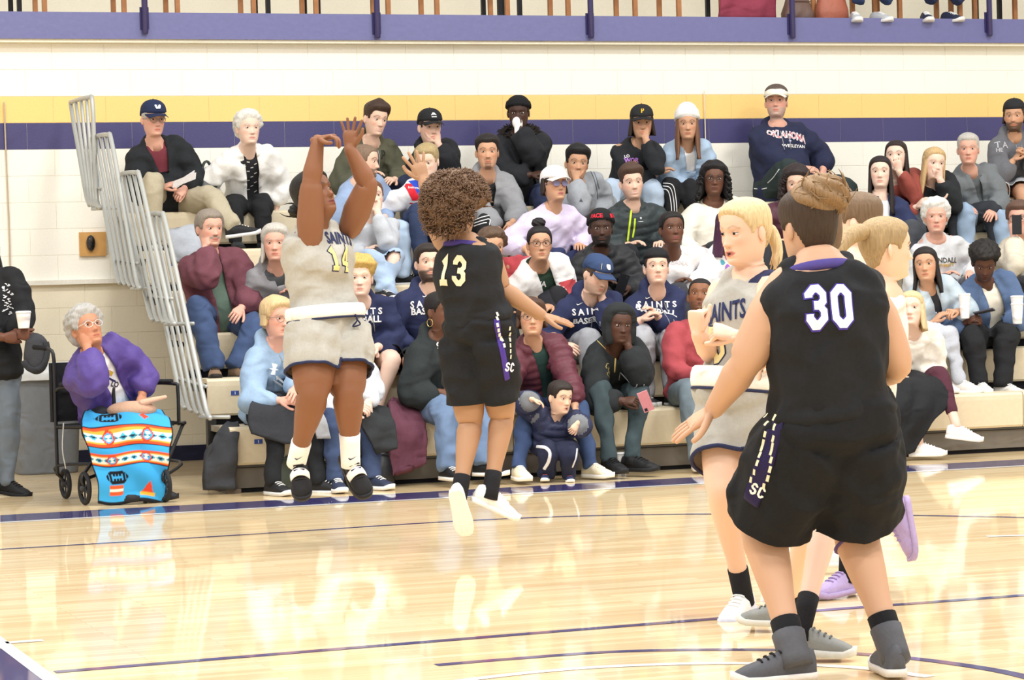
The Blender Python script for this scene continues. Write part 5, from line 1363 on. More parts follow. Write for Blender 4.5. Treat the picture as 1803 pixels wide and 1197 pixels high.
sit('elderly woman with white bobbed hair in a grey university shirt', 3, (1648, 382), (2, 2, 0), hu=1648, skin=RUDDY, hair='afro', vol=.034, hcol='#dcdad2', brow='#c0b4a8', male=False, fat=.03, belly=.02, top=tp('#cbced2', 'tee', sleeve='long'), pants=dict(col='#5a5c66'), prints=[('t', 'RANDALL', (1662, 458), .055, '#4a463c', 0, .02), ('t', 'UNIVERSITY', (1664, 467), .034, '#c8a23a', 0, .02)])
phonew = sit('woman with short brown hair and cream jacket taking a picture', 3, (1795, 386), (-10, 2, 0), hu=1795, A_=('face', .015, .16, -.13, 'grip'), skin=RUDDY, hair='short', htop=.03, hside=.02, hcol='#5a4236', glasses=('clear', '#6a5a58'), male=False, top=tp('#d6cbb2', 'jacket', open=('#e9e9ea', .045, .05)), pants=dict(col='#4a4c56'))
# --- second row
sit('curly blond young man in navy hooded sweatshirt and shorts', 2, (634, 490), (-2, 2, 0), hu=648, skin=FAIR, hair='curlytop', hcol='#c8a55c', brow='#b09058', top=tp(NAVYH, 'hoodie'), bareleg=True, legr=1.1, pants=dict(col='#1d1e24', kind='short', th=.78), kA=(635, 650, -.2), kB=(690, 634, -.2), fB=(665, 720, -.2), B_=(655, 612, -.12, 'relax'), prints=SAINTS_TXT(637, 548))
sit('dark bearded young man in navy hooded sweatshirt beside number 13', 2, (754, 464), (12, 6, 0), hu=748, skin=LIGHT, hair='short', hcol='#2a211d', htop=.022, beard=('#231a17', .9), top=tp(NAVYH, 'hoodie'), bareleg=True, pants=dict(col='#1f262c', kind='short', th=.78), kA=(725, 640, -.2), kB=(775, 630, -.2), prints=SAINTS_TXT(758, 533, 3)+[('s', (750, 521), .05, '#f2f2f2')])
sit('young man in navy baseball cap looking down, cheek on hand', 2, (1050, 484), (38, -22, 6), hu=1030, B_=('face', -.060, .05, -.135, 'loose'), A_=(1000, 610, -.15, 'relax'), skin=LIGHT, hair='short', hcol='#4a3a2c', hat=('cap', '#2b4674'), beard=('#6a5444', .3), top=tp(NAVYH, 'hoodie'), pants=dict(col='#92949c', infl=.024), prints=SAINTS_TXT(1042, 548, 4)+[('s', (1021, 535), .05, '#f2f2f2')], build=1.05)
sit('young man in backwards black cap and navy hooded sweatshirt', 2, (1156, 472), (6, 10, 0), hu=1150, A_=(1138, 556, -.22, 'relax'), B_=(1150, 548, -.18, 'relax'), skin=LIGHT, hair='short', hcol='#2c2420', hat=('capback', '#1f1f22'), top=tp(NAVYH, 'hoodie'), pants=dict(col='#a3a5ac', infl=.028), kA=(1130, 590, -.22), kB=(1180, 596, -.2), prints=SAINTS_TXT(1156, 536)+[('s', (1142, 524), .05, '#f2f2f2')], shoe=('#3a3a40', '#c8c8c8'))
denimw = sit('dark haired woman in pale denim jacket and grey leggings holding a cup', 2, (1630, 466), (-6, 3, -4), hu=1640, B_=(1678, 548, -.15, 'grip'), A_=(1650, 560, -.1, 'relax'), skin=TAN, hair='long', hcol='#1f1918', len=.20, t0=64, male=False, top=tp('#b9cede', 'jacket', mat='denim', open=('#3a3a40', .02, .035)), pants=dict(col='#b3b8c4', infl=.010, cuff=1.05), kA=(1648, 585, -.2), kB=(1672, 590, -.22), fA=(1660, 672, -.3), fB=(1690, 672, -.3), shoe=('#e8e4e0', '#f2f2f0'), lash=1)
denimm = sit('man in blue denim jacket over cream hood looking down at phone', 2, (1733, 462), (4, -30, 0), hu=1738, A_=(1712, 562, -.18, 'grip'), B_=(1775, 582, -.15, 'grip'), skin='#5a3a2c', hair='curlytop', hcol='#17120f', beard=('#1a1310', .5), top=tp('#4f6d9a', 'jacket', mat='denim', open=('#e8e0cc', .075, .06), infl=.036, collar=True), pants=dict(col='#1f2024', infl=.026), kA=(1712, 590, -.2), kB=(1772, 590, -.2), fA=(1722, 672, -.25), fB=(1765, 676, -.25), build=1.15, fat=.02, shoe=('#d8d4ce', '#f0f0f0'))
# --- first row
sit('woman with short blonde hair and glasses in light blue hooded top', 1, (487, 560), (32, -2, 0), hu=470, by=28, A_=(505, 705, -.25, 'relax'), B_=(518, 690, -.3, 'relax'), skin=RUDDY, hair='bob', htop=.028, hcol='#c9ae82', len=.045, t0=72, glasses=('clear', '#8a7a70'), brow='#a08a6a', male=False, top=tp('#8aadd0', 'hoodie', infl=.026), pants=dict(col='#1e2024'), kA=(488, 745, -.25), kB=(545, 740, -.2), fA=(480, 848, -.32), fB=(560, 846, -.3), shoe=('#222226', '#d8d8d4'),
    prints=[('p', star(6, .3), (482, 650), .085, '#eef4fa', 20), ('p', star(5, .3), (492, 662), .07, '#eef4fa', 0), ('p', blob(8, 3), (484, 668), .04, '#eef4fa')])
sit('person in light grey sleeves with clasped hands behind the jumping shooter', 1, (578, 575), (10, 0, 0), hu=592, A_=(632, 716, -.32, 'loose'), B_=(645, 716, -.30, 'loose'), skin=FAIR, hair='short', hcol='#6a5444', top=tp('#c2c8d2', 'sweater'), pants=jeans('#33466c', infl=.02), kA=(585, 740, -.25), kB=(650, 745, -.2), fA=(590, 842, -.35), fB=(655, 838, -.3), shoe=('#2a3450', '#e8e8e4'))
hoop = sit('woman with hoop earring in black hooded sweatshirt beside the shooter', 1, (775, 548), (46, 0, 0), hu=766, by=22, A_=(790, 690, -.12, 'relax'), B_=(812, 685, -.12, 'relax'), skin=DARKB, hair='up', hcol='#1a1617', male=False, top=tp('#272f31', 'hoodie', infl=.034), pants=jeans('#5f7ba0', infl=.022), kA=(785, 725, -.25), kB=(855, 720, -.2), fA=(787, 822, -.4), fB=(850, 815, -.35), shoe=('#1d1d20', '#ece8e0', '#f4f4f4'), fat=.015, prints=[('b', 'SC', (776, 608), .05, '#f2f2f2', None, 10)])
boymum = sit('woman in maroon puffer jacket and ripped jeans behind the small boy', 1, (936, 560), (4, 6, 0), hu=955, A_=(912, 705, -.35, 'relax'), B_=(1018, 735, -.35, 'relax'), skin=TAN, hair='bob', hcol='#4a3428', len=.06, t0=75, glasses=('clear', '#4a3a38'), male=False, top=tp('#692b3b', 'puffer', open=('#21443f', .045, .05), infl=.034), pants=jeans('#344c78', infl=.018, cuff=1.08, holes=[((932, 718), .05)]), bareleg=True,
    kA=(930, 722, -.28), kB=(1018, 722, -.25), fA=(912, 822, -.45), fB=(1040, 818, -.42), shoe=('#efe2bd', '#f4f0e6'))
hooded = sit('man with black hood up, cheek on hand, holding a pink phone', 1, (1090, 572), (18, -2, 4), hu=1070, by=5, B_=('face', -.050, .06, -.135, 'loose'), A_=(1108, 705, -.38, 'grip'), skin='#4f3428', hair='short', hcol='#141011', hat=('hood', '#24292c'), top=tp('#24292c', 'hoodie', infl=.038), pants=jeans('#35474c', infl=.020, cuff=1.1), kA=(1058, 690, -.25), kB=(1128, 690, -.25), fA=(1072, 808, -.38), fB=(1112, 805, -.36), shoe=('#1b1b1e', '#1f1f22'), hightop=True, shoes=1.1,
    prints=[('l', [(1086, 606), (1084, 630), (1082, 655)], .012, '#c8b06a'), ('l', [(1052, 600), (1060, 608), (1070, 618)], .006, '#c8b06a'), ('b', '3', (1072, 652), .09, '#24292c', '#c8b06a', 0)])
sit('man in red sweater and grey jeans looking up beside grey jersey player', 1, (1233, 522), (-2, 16, 3), hu=1222, A_=(1245, 665, -.1, 'relax'), B_=(1262, 655, -.05, 'relax'), skin=BROWN, hair='buzz', hcol='#1a1412', beard=('#1e1613', .45), mouth='open', top=tp('#b03440', 'sweater', infl=.026), pants=jeans('#647681', infl=.026), kA=(1215, 690, -.25), kB=(1270, 690, -.2), fA=(1228, 805, -.35), fB=(1280, 800, -.3), shoe=('#2c2a2c', '#e2dedb', '#d83a3c'), build=1.1)
blond = sit('blonde woman in cream sweater with black coat over her lap', 1, (1605, 545), (-8, 10, 0), hu=1604, A_=(1590, 670, -.1, 'relax'), B_=(1620, 670, -.1, 'relax'), skin=FAIR, hair='long', hcol='#cfba8e', len=.14, t0=58, fwd=.02, male=False, top=tp('#f0e9dc', 'sweater', infl=.028), pants=dict(col='#562436', infl=.012, cuff=1.0, crop=2, wrinkle=.004), bareleg=True, kA=(1610, 690, -.25), kB=(1655, 660, -.25), fA=(1618, 782, -.3, (.9, -.5, 0)), fB=(1685, 752, -.45, (.95, -.25, -.15)), shoe=('#f2f0ee', '#f6f4f2'), lash=1, brow='#a88c60')
# ------------------------------------------------------------------ players
GREY_J, NAVY = '#aeaa9f', '#262d55'
shooter = stand('jumping player in grey jersey 14, both arms raised after the shot', 13.9,
    dict(head=(553, 344, 0), neck=(556, 396, .02), hip=(574, 568, 0), shA=(546, 424, -.09), shB=(618, 396, .10), elA=(548, 322, -.14), elB=(648, 325, .0), wrA=(560, 246, -.14), wrB=(616, 262, -.04),
         hjA=(553, 580, -.06), hjB=(601, 580, .06), knA=(551, 695, -.20), knB=(613, 695, -.10), anA=(524, 806, .06), anB=(617, 806, .0)),
    (48, 22, -4), hands={'a': 'loose', 'b': 'spread'}, hdir={'a': (.75, .15, -.3), 'b': (.08, 1, -.05)}, hnorm={'a': (.1, -1, 0), 'b': (-.2, 0, -1)},
    toes={'a': (.12, -.8, -.55), 'b': (.42, -.75, -.5)}, shup={'a': (0, .6, -.8), 'b': (.1, .6, -.8)}, s=1.03, hi=True, skin='#84583e', hair='bun', hcol='#17130f', bunpos=(0, -.13, -.02), bunr=.04, wisps=6, male=False, lip='#8a4a40', open=.3,
    armr=1.12, legr=1.38, fat=.008, chest=.02, bareleg=True, top=tp(GREY_J, 'tank', hem=.02, voxel=.010, infl=.016), pants=dict(col=GREY_J, kind='short', th=.66, flare=1.12, infl=.016, waist=.2, voxel=.010, lo=-.18, hemcol=NAVY),
    sock=('#f4f2f0', .15), shoe=('#1d1d22', '#202026', '#2a2a30', '#f2f0f2'), shoes=1.08,
    prints=[('t', 'SAINTS', (598, 419), .10, NAVY, -3, .03, .52), ('b', '14', (599, 455), .125, '#e6cf86', NAVY, -4, .85)])
blocker = stand('jumping player in black jersey 13 seen from behind, one arm stretched out', 13.0,
    dict(head=(803, 370, .0), neck=(822, 424, .0), hip=(841, 572, 0), shA=(793, 436, .05), shB=(855, 442, -.02), elA=(766, 392, .18), elB=(882, 508, .02), wrA=(746, 318, .22), wrB=(955, 556, .05),
         hjA=(814, 594, .04), hjB=(864, 594, -.02), knA=(828, 746, .08), knB=(884, 736, .10), anA=(809, 870, -.06), anB=(864, 864, -.02)),
    (150, 5, 0), back=True, hands={'a': 'spread', 'b': 'flat'}, hdir={'a': (-.35, 1, .05), 'b': (1, -.25, .05)}, hnorm={'a': (-.2, .1, 1), 'b': (-.2, -1, .3)},
    toes={'a': (.18, -.88, .42), 'b': (.85, -.42, .3)}, shup={'a': (.1, .4, .92), 'b': (.4, .9, 0)}, s=.99, hi=True, skin='#aa8264', hair='afro', vol=.070, hcol='#6c523e', curls=2600, cl=.011, cr=.0042, droop=.3, male=False,
    armr=1.08, legr=1.12, build=.93, bareleg=True, slat=tuple(nrm(ri*.80-fw*.58)), top=tp('#1e1f23', 'tank', hem=.02, voxel=.010, infl=.02), pants=dict(col='#1d1e22', kind='short', th=.76, flare=1.10, infl=.014, waist=.2, voxel=.010, lo=-.18,
        prints=[('l', [(874, 560), (878, 590), (886, 625), (893, 668)], .030, '#4a3590', 'side_panel')]+[('r', (873+.3*i+.2*i*i, 556+7.6*i), .012, .020, '#e6e0cc', 10, 'dash', .020) for i in range(8)]+[('r', (897+.3*i, 578+10*i), .010, .020, '#d6d0bc', 0, 'dash', .004) for i in range(6)]+[('b', 'SC', (897, 646), .045, '#f0ecf4', None, -8)]),
    sock=('#1b1b20', .13), shoe=('#f0eee9', '#eceae8', '#f6f4f2'), prints=[('b', '13', (795, 476), .14, '#ddd2b2', None, -4, .85)], necktrim='#4a3590')
five = stand('blonde player in grey jersey with fists raised beside number 30', 10.3,
    dict(head=(1312, 408, 0), neck=(1318, 482, .02), hip=(1302, 690, 0), shA=(1268, 520, .08), shB=(1352, 517, -.08), elA=(1252, 622, .02), elB=(1345, 632, -.20), wrA=(1229, 588, -.14), wrB=(1296, 592, -.32),
         hjA=(1276, 715, .06), hjB=(1330, 715, -.06), knA=(1272, 868, -.15), knB=(1335, 870, -.05), anA=(1308, 1046, .05), anB=(1368, 985, .5)),
    (-48, -6, 0), hands={'a': 'fist', 'b': 'fist'}, hdir={'a': (-.1, 1, -.2), 'b': (-.85, .25, -.2)}, hnorm={'a': (.6, 0, .6), 'b': (0, -.6, .6)},
    toes={'a': (-.45, -.18, -.85), 'b': (-.4, -.6, .2)}, shup={'a': (0, 1, -.1)}, s=.99, hi=True, skin='#e8c0a6', hair='pony', hcol='#d3b98c', pony=[(0, -.105, .0), (0, -.135, -.02), (-.02, -.13, -.09), (-.03, -.10, -.15)], ponyr=.8, male=False, mouth='open', brow='#9a7c5a', browamt=.6, lip='#c0605c', open=.28, lash=1,
    bareleg=True, legr=1.08, armr=1.02, chest=.015, top=tp(GREY_J, 'tank', hem=.0, voxel=.010, infl=.018, zones=dict(mats=[NAVY], planes=lambda J: [(J.N-J.tup*.040*J.s, J.tup)], fn=lambda c, J: (((c-J.N)@J.tup > -.040*J.s) & ((c-J.N)@J.slat < -.045*J.s)).astype(int))), pants=dict(col=GREY_J, kind='short', th=.66, flare=1.22, infl=.020, waist=.2, voxel=.011, lo=-.18, hemcol=NAVY),
    sock=('#1f1f24', .12), shoe=('#f4f3f2', '#d8dcf0', '#f8f8f8'), prints=[('t', 'SAINTS', (1276, 548), .105, NAVY, 6, .025, .55), ('b', '5', (1264, 604), .13, '#e8d9a0', NAVY, 5, .9)])
thirty = stand('player in black jersey 30 seen from behind in the foreground', 8.65,
    dict(head=(1424, 402, .04), neck=(1438, 462, .0), hip=(1468, 735, 0), shA=(1380, 510, -.02), shB=(1524, 520, .02), elA=(1312, 640, -.02), elB=(1578, 642, .06), wrA=(1256, 722, .10), wrB=(1548, 668, .30),
         hjA=(1422, 762, -.02), hjB=(1512, 762, .03), knA=(1342, 932, .16), knB=(1502, 930, .20), anA=(1396, 1148, -.06), anB=(1570, 1138, .02)),
    (-148, -4, 0), back=True, hands={'a': 'flat', 'b': 'relax'}, hdir={'a': (-.85, -.55, .1), 'b': (-.6, .3, .6)}, hnorm={'a': (.2, -.9, .4), 'b': (-1, 0, .2)},
    toes={'a': (-1, -.05, -.22), 'b': (-.05, 0, 1)}, s=1.04, hi=True, skin='#c99f82', hair='bun', hcol='#3c2d22', buncol='#8a6d4c', hs=.98, htop=.02, bunpos=(.02, -.055, .095), bunr=.078, twist=.16, wisps=70, male=False,
    armr=1.10, legr=1.22, build=1.02, fat=.012, bareleg=True, top=tp('#1d1e22', 'tank', hem=-.02, voxel=.010, infl=.020), pants=dict(col='#1a1b1f', kind='short', th=.90, flare=1.42, infl=.020, waist=.14, voxel=.010, lo=-.18,
        prints=[('l', [(1372, 735), (1356, 790), (1334, 850), (1322, 885)], .060, '#241c46', 'side_panel')]+[('r', (1376-.9*i-.25*i*i, 742+13.5*i), .010, .022, '#e0d8b8', -18, 'dash', .036) for i in range(9)]+[('r', (1356-1.2*i-.28*i*i, 738+13*i), .009, .020, '#e0d8b8', -18, 'dash', .020) for i in range(9)]+[('b', 'SC', (1335, 863), .040, '#f2efe6', None, -28)]),
    sock=('#18181c', .14), shoe=('#55565e', '#e4dcd4', '#17171a'), hightop=True, shoes=1.02, prints=[('b', '30', (1459, 540), .142, '#f4f0fa', '#4a3a9c', -3, .84)], necktrim='#4f3f98')
runner = stand('player with blonde ponytail and lilac shoes running behind number 30', 10.85,
    dict(head=(1560, 438, 0), neck=(1546, 502, .0), hip=(1512, 700, .05), shA=(1500, 530, -.05), shB=(1540, 526, .08), elA=(1490, 620, .1), elB=(1540, 625, .2), wrA=(1500, 690, .25), wrB=(1530, 690, .3),
         hjA=(1494, 715, 0), hjB=(1536, 715, .05), knA=(1500, 850, .1), knB=(1520, 850, .05), anA=(1492, 1008, .03), anB=(1568, 908, -.05)),
    (112, 0, 0), back=True, hdir={}, toes={'a': (-.75, -.1, -.55), 'b': (.12, -1, -.05)}, shup={'b': (-1, -.1, -.1)}, s=.98, hi=True, skin='#e8c2a6', hair='pony', hcol='#a38a64', pony=[(.03, -.09, .06), (.05, -.13, .065), (.08, -.19, .045), (.12, -.25, .0), (.15, -.30, -.06)], ponyr=1.25, male=False,
    build=.80, bareleg=True, top=tp('#e2dfda', 'tank', hem=.0, voxel=.012, infl=.008), pants=dict(col=GREY_J, kind='short', th=.6, infl=.016, voxel=.014, lo=-.18), sock=('#17171b', .11), shoe=('#b29ad6', '#b69edb', '#a48acc'))
farther = stand('brown haired player looking sideways, only her head showing past number 30', 11.7,
    dict(head=(1508, 392, 0), neck=(1500, 452, 0), hip=(1490, 650, 0), shA=(1462, 480, -.05), shB=(1535, 480, .08), elA=(1470, 570, -.1), elB=(1530, 570, .1), wrA=(1480, 630, -.2), wrB=(1520, 640, 0), hjA=(1475, 665, 0), hjB=(1508, 665, 0), knA=(1492, 815, 0), knB=(1512, 815, 0), anA=(1500, 965, 0), anB=(1520, 965, 0)),
    (-108, 0, 0), back=True, toes={'a': (-.9, 0, .3), 'b': (-.9, 0, .3)}, s=.98, hi=True, skin='#eac4ac', hair='up', htop=.016, hcol='#6e5842', male=False, bareleg=True, top=tp('#b9b4aa', 'tank', hem=.0, voxel=.014), pants=dict(col='#1d1e22', kind='short', th=.6, infl=.018, voxel=.016, lo=-.18), sock=('#17171b', .15), shoe=('#e8e8ea', '#e8e8ea'))
hidden = stand('pale legged player in grey knit shoes hidden behind number 30', 9.4,
    dict(head=(1436, 412, .05), neck=(1440, 478, .1), hip=(1450, 700, .1), shA=(1420, 510, .0), shB=(1490, 505, .15), elA=(1412, 590, .05), elB=(1490, 600, .2), wrA=(1382, 612, .05), wrB=(1480, 680, .2),
         hjA=(1430, 715, .1), hjB=(1480, 715, .1), knA=(1432, 890, -.05), knB=(1462, 890, .0), anA=(1388, 1062, .45), anB=(1410, 1108, -.30)),
    (-150, -10, 0), back=True, hands={'a': 'relax', 'b': 'relax'}, hdir={'a': (-.9, -.55, .1)}, hnorm={'a': (.3, -.9, .2)}, toes={'a': (-.85, 0, .3), 'b': (.95, -.05, -.25)}, s=.98, hi=True, skin='#ecc9b2', hair='up', hcol='#6e5640', male=False,
    bareleg=True, top=tp('#1e1f23', 'tank', hem=.0, voxel=.014), pants=dict(col='#1d1e22', kind='short', th=.6, infl=.018, voxel=.016, lo=-.18), sock=('#17171b', .15), shoe=('#8b8f8c', '#d9dad2', '#6a6e6c'))

# ------------------------------------------------------------------ small boy between the knees of the woman in maroon
db = float((atZ(985, 846)-CAM)@fw)
def greysleeve(c, J):
    out = np.zeros(len(c), int)
    for k in 'ab':
        for a, b in ((J.sh[k], J.el[k]), (J.el[k], J.wr[k])): d_, t_ = seg_dist(c, a, b); out[(d_ < .07) & (t_ > (.25 if a is J.sh[k] else -1))] = 1
    return out
boy = stand('small dark haired boy in navy and grey padded jacket, mouth open', db,
    dict(head=(986, 700, -.16), neck=(979, 731, -.12), hip=(972, 782, .0), shA=(957, 738, -.10), shB=(1001, 738, -.08), elA=(920, 712, -.12), elB=(1024, 752, -.12), wrA=(938, 703, -.28), wrB=(1016, 746, -.26),
         hjA=(962, 786, .0), hjB=(984, 786, .0), knA=(966, 797, -.22), knB=(1004, 795, -.22), anA=(961, 832, -.10), anB=(1001, 834, -.10)),
    (38, -6, 4), hands={'a': 'relax', 'b': 'loose'}, hdir={'a': (.9, -.3, -.2), 'b': (-.3, -.4, -.3)}, hnorm={'a': (0, -1, 0), 'b': (-.5, -.5, 0)}, toes={'a': (-.1, 0, -1), 'b': (.1, 0, -1)}, s=.62, hs=1.42, skin='#e2bb9f', hair='short', htop=.016, hcol='#2a211d', mouth='open', lash=1,
    neckr=.75, top=tp('#2b3254', 'puffer', infl=.075, voxel=.011, hem=-.1, zones=dict(mats=['#74787e'], fn=greysleeve)), pants=dict(col='#272c48', infl=.05, voxel=.011, prints=[('l', [(945, 786), (960, 788), (968, 797), (966, 812), (958, 826)], .022, '#f2f0f0', 'side_stripe'), ('l', [(1016, 790), (1014, 806), (1008, 822)], .012, '#f2f0f0', 'side_stripe')]), shoe=('#33406e', '#f0ece4', '#d84a3a'), shoes=1.0)
# ------------------------------------------------------------------ cloth and props
def cloth(name, label, cat, grid, col, thick=0.012, wr=0.006, seed=1, k=5, mat=None, parent=None, puff=0, group=None, colfn=None):
    """draped cloth through a grid of (u, v, world depth) points, thickened"""
    g = np.array([[atY(*q) for q in row] for row in grid])
    r = np.array([spline(row, k) for row in g]); r = np.array([spline(r[:, j], k) for j in range(r.shape[1])]).transpose(1, 0, 2)
    m, n = r.shape[:2]; v = r.reshape(-1, 3)
    du = np.gradient(r, axis=1); dv = np.gradient(r, axis=0); nn = np.cross(du, dv).reshape(-1, 3); nn /= np.linalg.norm(nn, axis=1)[:, None]+1e-9
    v = v+nn*(2.2*wr*(wob(v, seed, 30, 5)+0.6*(1-2*np.abs(wob(v, seed+5, 18, 4)))))[:, None]
    if puff: v = v+nn*(puff*(np.abs(np.sin(v[:, 2]/0.06*math.pi))**.6-.5))[:, None]*-1
    mb = MB().add(v, [q[::-1] for q in grid_faces(m, n, False)])
    o = mb.obj(name, mat or M(col, 0.85, 0.3, 60), parent)
    md = o.modifiers.new('cloth_thickness', 'SOLIDIFY'); md.thickness = thick; md.offset = 0
    if colfn is not None:
        S, T = np.meshgrid(np.linspace(0, 1, n), np.linspace(0, 1, m)); set_col(o.data, colfn(S.ravel(), T.ravel()))
    if label: tag(o, label, cat, group)
    return o
def cup(label, base, h=.15, r=.042, parent=None, lid=False, col='#f2efec'):
    t = thing('paper_cup', label, 'cup', base)
    b = np.asarray(base, float); z = np.array([0, .005, h*.5, h*.95, h]); rr = np.array([r*.74, r*.76, r*.88, r, r*1.05])
    MB().add(*tube(np.stack([b+A(0, 0, q) for q in z]), rr, 18, cap=0.02)).obj('cup_body', M(col, 0.6, 0.05), t)
    MB().add(*tube(np.array([b+A(0, 0, h), b+A(0, 0, h+.012)]), [r*1.08, r*1.02], 18, cap=0.05)).obj('cup_lid' if lid else 'cup_rim', M('#fbfaf8', 0.5, 0), t)
    return t
def phone(label, c, n, upv, col, s=1.0, name='phone'):
    t = thing(name, label, 'phone', c); n = nrm(n); u = nrm(upv-n*(upv@n)); w = np.cross(u, n); c = np.asarray(c, float)
    fr = lambda v: c+v[:, :1]*w+v[:, 1:2]*n+v[:, 2:]*u
    MB().box((-.036*s, -.005, -.074*s), (.036*s, .005, .074*s), 0, fr).obj('phone_case', M(col, 0.4, 0), t, smooth=False)
    MB().box((-.033*s, .005, -.070*s), (.033*s, .0056, .070*s), 0, fr).obj('phone_screen', M('#15161a', 0.15, 0, spec=.6), t, smooth=False)
    MB().box((-.028*s, -.0065, .045*s), (-.008*s, -.005, .066*s), 0, fr).obj('camera_bump', M('#2a2a2e', 0.3, 0), t, smooth=False)
    return t
def bag(name, label, c, size, col, handles=True, rough=.45, seed=3, yaw=0.0):
    """soft handbag: slumped body, flap seam, two strap loops and rings"""
    t = thing(name, label, 'bag', (c[0], c[1], c[2])); c = np.asarray(c, float); w, d, h = size
    pts = np.array([c+A(0, 0, q*h) for q in (0.02, .12, .35, .65, .88, 1.0)]); rad = np.array([[.42*w, .5*d], [.5*w, .55*d], [.5*w, .55*d], [.44*w, .42*d], [.38*w, .24*d], [.34*w, .12*d]])
    v, f = tube(pts, rad, 20, ref=(math.cos(yaw), math.sin(yaw), 0), expo=.75, cap=.2); v = v+.012*np.stack([wob(v, seed, 28), wob(v, seed+1, 28), .5*wob(v, seed+2, 28)], 1)
    MB().add(v, f).obj('bag_body', M(col, rough, .4, 40, 'leather', .5), t)
    l = A(math.cos(yaw), math.sin(yaw), 0)
    if handles:
        for sg in (-1, 1):
            a = np.linspace(0, math.pi, 13); p = np.array([c+l*math.cos(x)*.26*w+A(0, sg*.1*d, h*.92+math.sin(x)*h*.55) for x in a])
            MB().add(*tube(p, np.full(13, .009), 8)).obj('strap', M(col, rough, .2, 40, 'leather', .5), t)
            for q in (p[0], p[-1]): MB().add(*tube(np.array([q+A(0, 0, .01)+A(math.cos(x), 0, math.sin(x))*.014 for x in np.linspace(0, 6.3, 9)]), np.full(9, .003), 5)).obj('ring', M('#c8c4b8', .25, 0, metal=.8), t)
    MB().add(*tube(np.array([c+l*x*w+A(0, -.5*d*(.9-2*abs(x)*.2), h*.72) for x in np.linspace(-.38, .38, 7)]), np.full(7, .005), 6)).obj('seam', M(col, .5, 0), t)
    return t

# --- woman in a wheelchair
WY, WS = -0.02, 0.50
wl = sit('grey haired woman in purple jacket sitting in the wheelchair, cheek on hand', 1, (152, 580), (28, 22, -6), hu=190, y0=WY, zs=WS, hipdy=.22, s=1.02, level=.12, by=18, A_=('face', .060, .045, -.130, 'relax'), B_=(250, 706, -.14, 'relax'), skin='#b98062', hair='afro', vol=.036, hcol='#a5a39f', glasses=('clear', '#d0ccc6'), brow='#8a8480', male=False,
    top=tp('#533a94', 'jacket', open=('#efedee', .045, .06), infl=.032, rough=.55), pants=dict(col='#2a2c34'), inner_prints=[('r', (190, 655), .09, .03, '#c8a23a', -20, 'print'), ('r', (196, 668), .09, .012, '#2a2c60', -20, 'print'), ('t', 'LO', (202, 676), .05, '#3a3448', -10, .03)], fat=.008, belly=.03, build=1.04, kA=(188, 757, -.20), kB=(262, 757, -.20), fA=(205, 858, -.3), fB=(262, 856, -.3), shoe=('#2a2a30', '#202024'))
BLACKM = M('#1d1d20', .4, .05, 60, 'painted_steel', .5, .2)
wc = thing('wheelchair', 'black folding wheelchair at the end of the bleachers', 'wheelchair', (-1.0, .1, 0))
def wheel(parent, c, r, ax, name='wheel'):
    c = np.asarray(c, float); ax = nrm(ax); u = A(0, 0, 1); v = np.cross(ax, u)
    a = np.linspace(0, 2*math.pi, 25); p = np.array([c+(u*math.cos(x)+v*math.sin(x))*(r-.014) for x in a])
    o = MB().add(*tube(p, np.full(25, .015), 8, cap=0)).obj(name, M('#232326', .7, .1), parent)
    mb = MB().add(*tube(np.array([c-ax*.02, c+ax*.02]), [.018]*2, 10))
    for x in a[:-1:4]: mb.add(*tube(np.array([c, c+(u*math.cos(x)+v*math.sin(x))*(r-.02)]), [.006]*2, 6))
    mb.obj('spokes', M('#3c3c40', .5, 0), o)
    return o
wa, wb, wd, we = atZ(150, 889), atZ(116, 878), atZ(291, 884), atZ(262, 872)
axis = nrm(A(1, .15, 0))
for c, r in ((wa, .105), (wb, .098), (wd, .105), (we, .098)): wheel(wc, (c[0], c[1], r), r, axis)
def rod(parent, name, pts, r, mat=BLACKM, k=4):
    p = spline(A(*[list(map(float, q)) for q in pts]), k); return MB().add(*tube(p, np.full(len(p), r), 8)).obj(name, mat, parent)
hipw = wl['J'].hip; lat = nrm(A(wl['J'].hlat[0], wl['J'].hlat[1], 0)); fwd = nrm(A(wl['J'].tfw[0], wl['J'].tfw[1], 0))
for sg, fwh, rwh, hu_ in ((1, wa, wb, (110, 612)), (-1, wd, we, (224, 607))):
    b = hipw+lat*sg*.235+A(.03, 0, 0); b[2] = 0
    seatz = .47; back = b-fwd*.20; front = b+fwd*.27
    rod(wc, 'side_frame', [back+A(0, 0, .16), back+A(0, 0, .5), back+A(0, 0, .9), back-fwd*.04+A(0, 0, .97), back-fwd*.12+A(0, 0, .985)], .012)
    MB().add(*tube(np.array([back-fwd*.06+A(0, 0, .978), back-fwd*.16+A(0, 0, .985)]), [.017]*2, 10)).obj('push_grip', M('#18181a', .8, .2), wc)
    rod(wc, 'seat_rail', [back+A(0, 0, seatz), front+A(0, 0, seatz), front+A(0, 0, seatz-.03)+fwd*.02, fwh+A(0, 0, .2), fwh+A(0, 0, .11)], .012)
    rod(wc, 'lower_rail', [rwh+A(0, 0, .1), back+A(0, 0, .22), front+A(0, 0, .22), fwh+A(0, 0, .16)], .011)
    rod(wc, 'armrest_frame', [back+A(0, 0, .70), back+fwd*.08+A(0, 0, .725), front+A(0, 0, .725)-fwd*.04, front+A(0, 0, .68), front+A(0, 0, .46)], .012)
    MB().add(*tube(np.array([back+fwd*.05+A(0, 0, .742), front-fwd*.05+A(0, 0, .742)]), A([.024, .014], [.024, .014]), 10)).obj('armrest_pad', M('#202024', .7, .1), wc)
c0 = hipw.copy(); c0[2] = 0
fr = lambda v: c0+v[:, :1]*lat+v[:, 1:2]*fwd+v[:, 2:]*A(0, 0, 1)
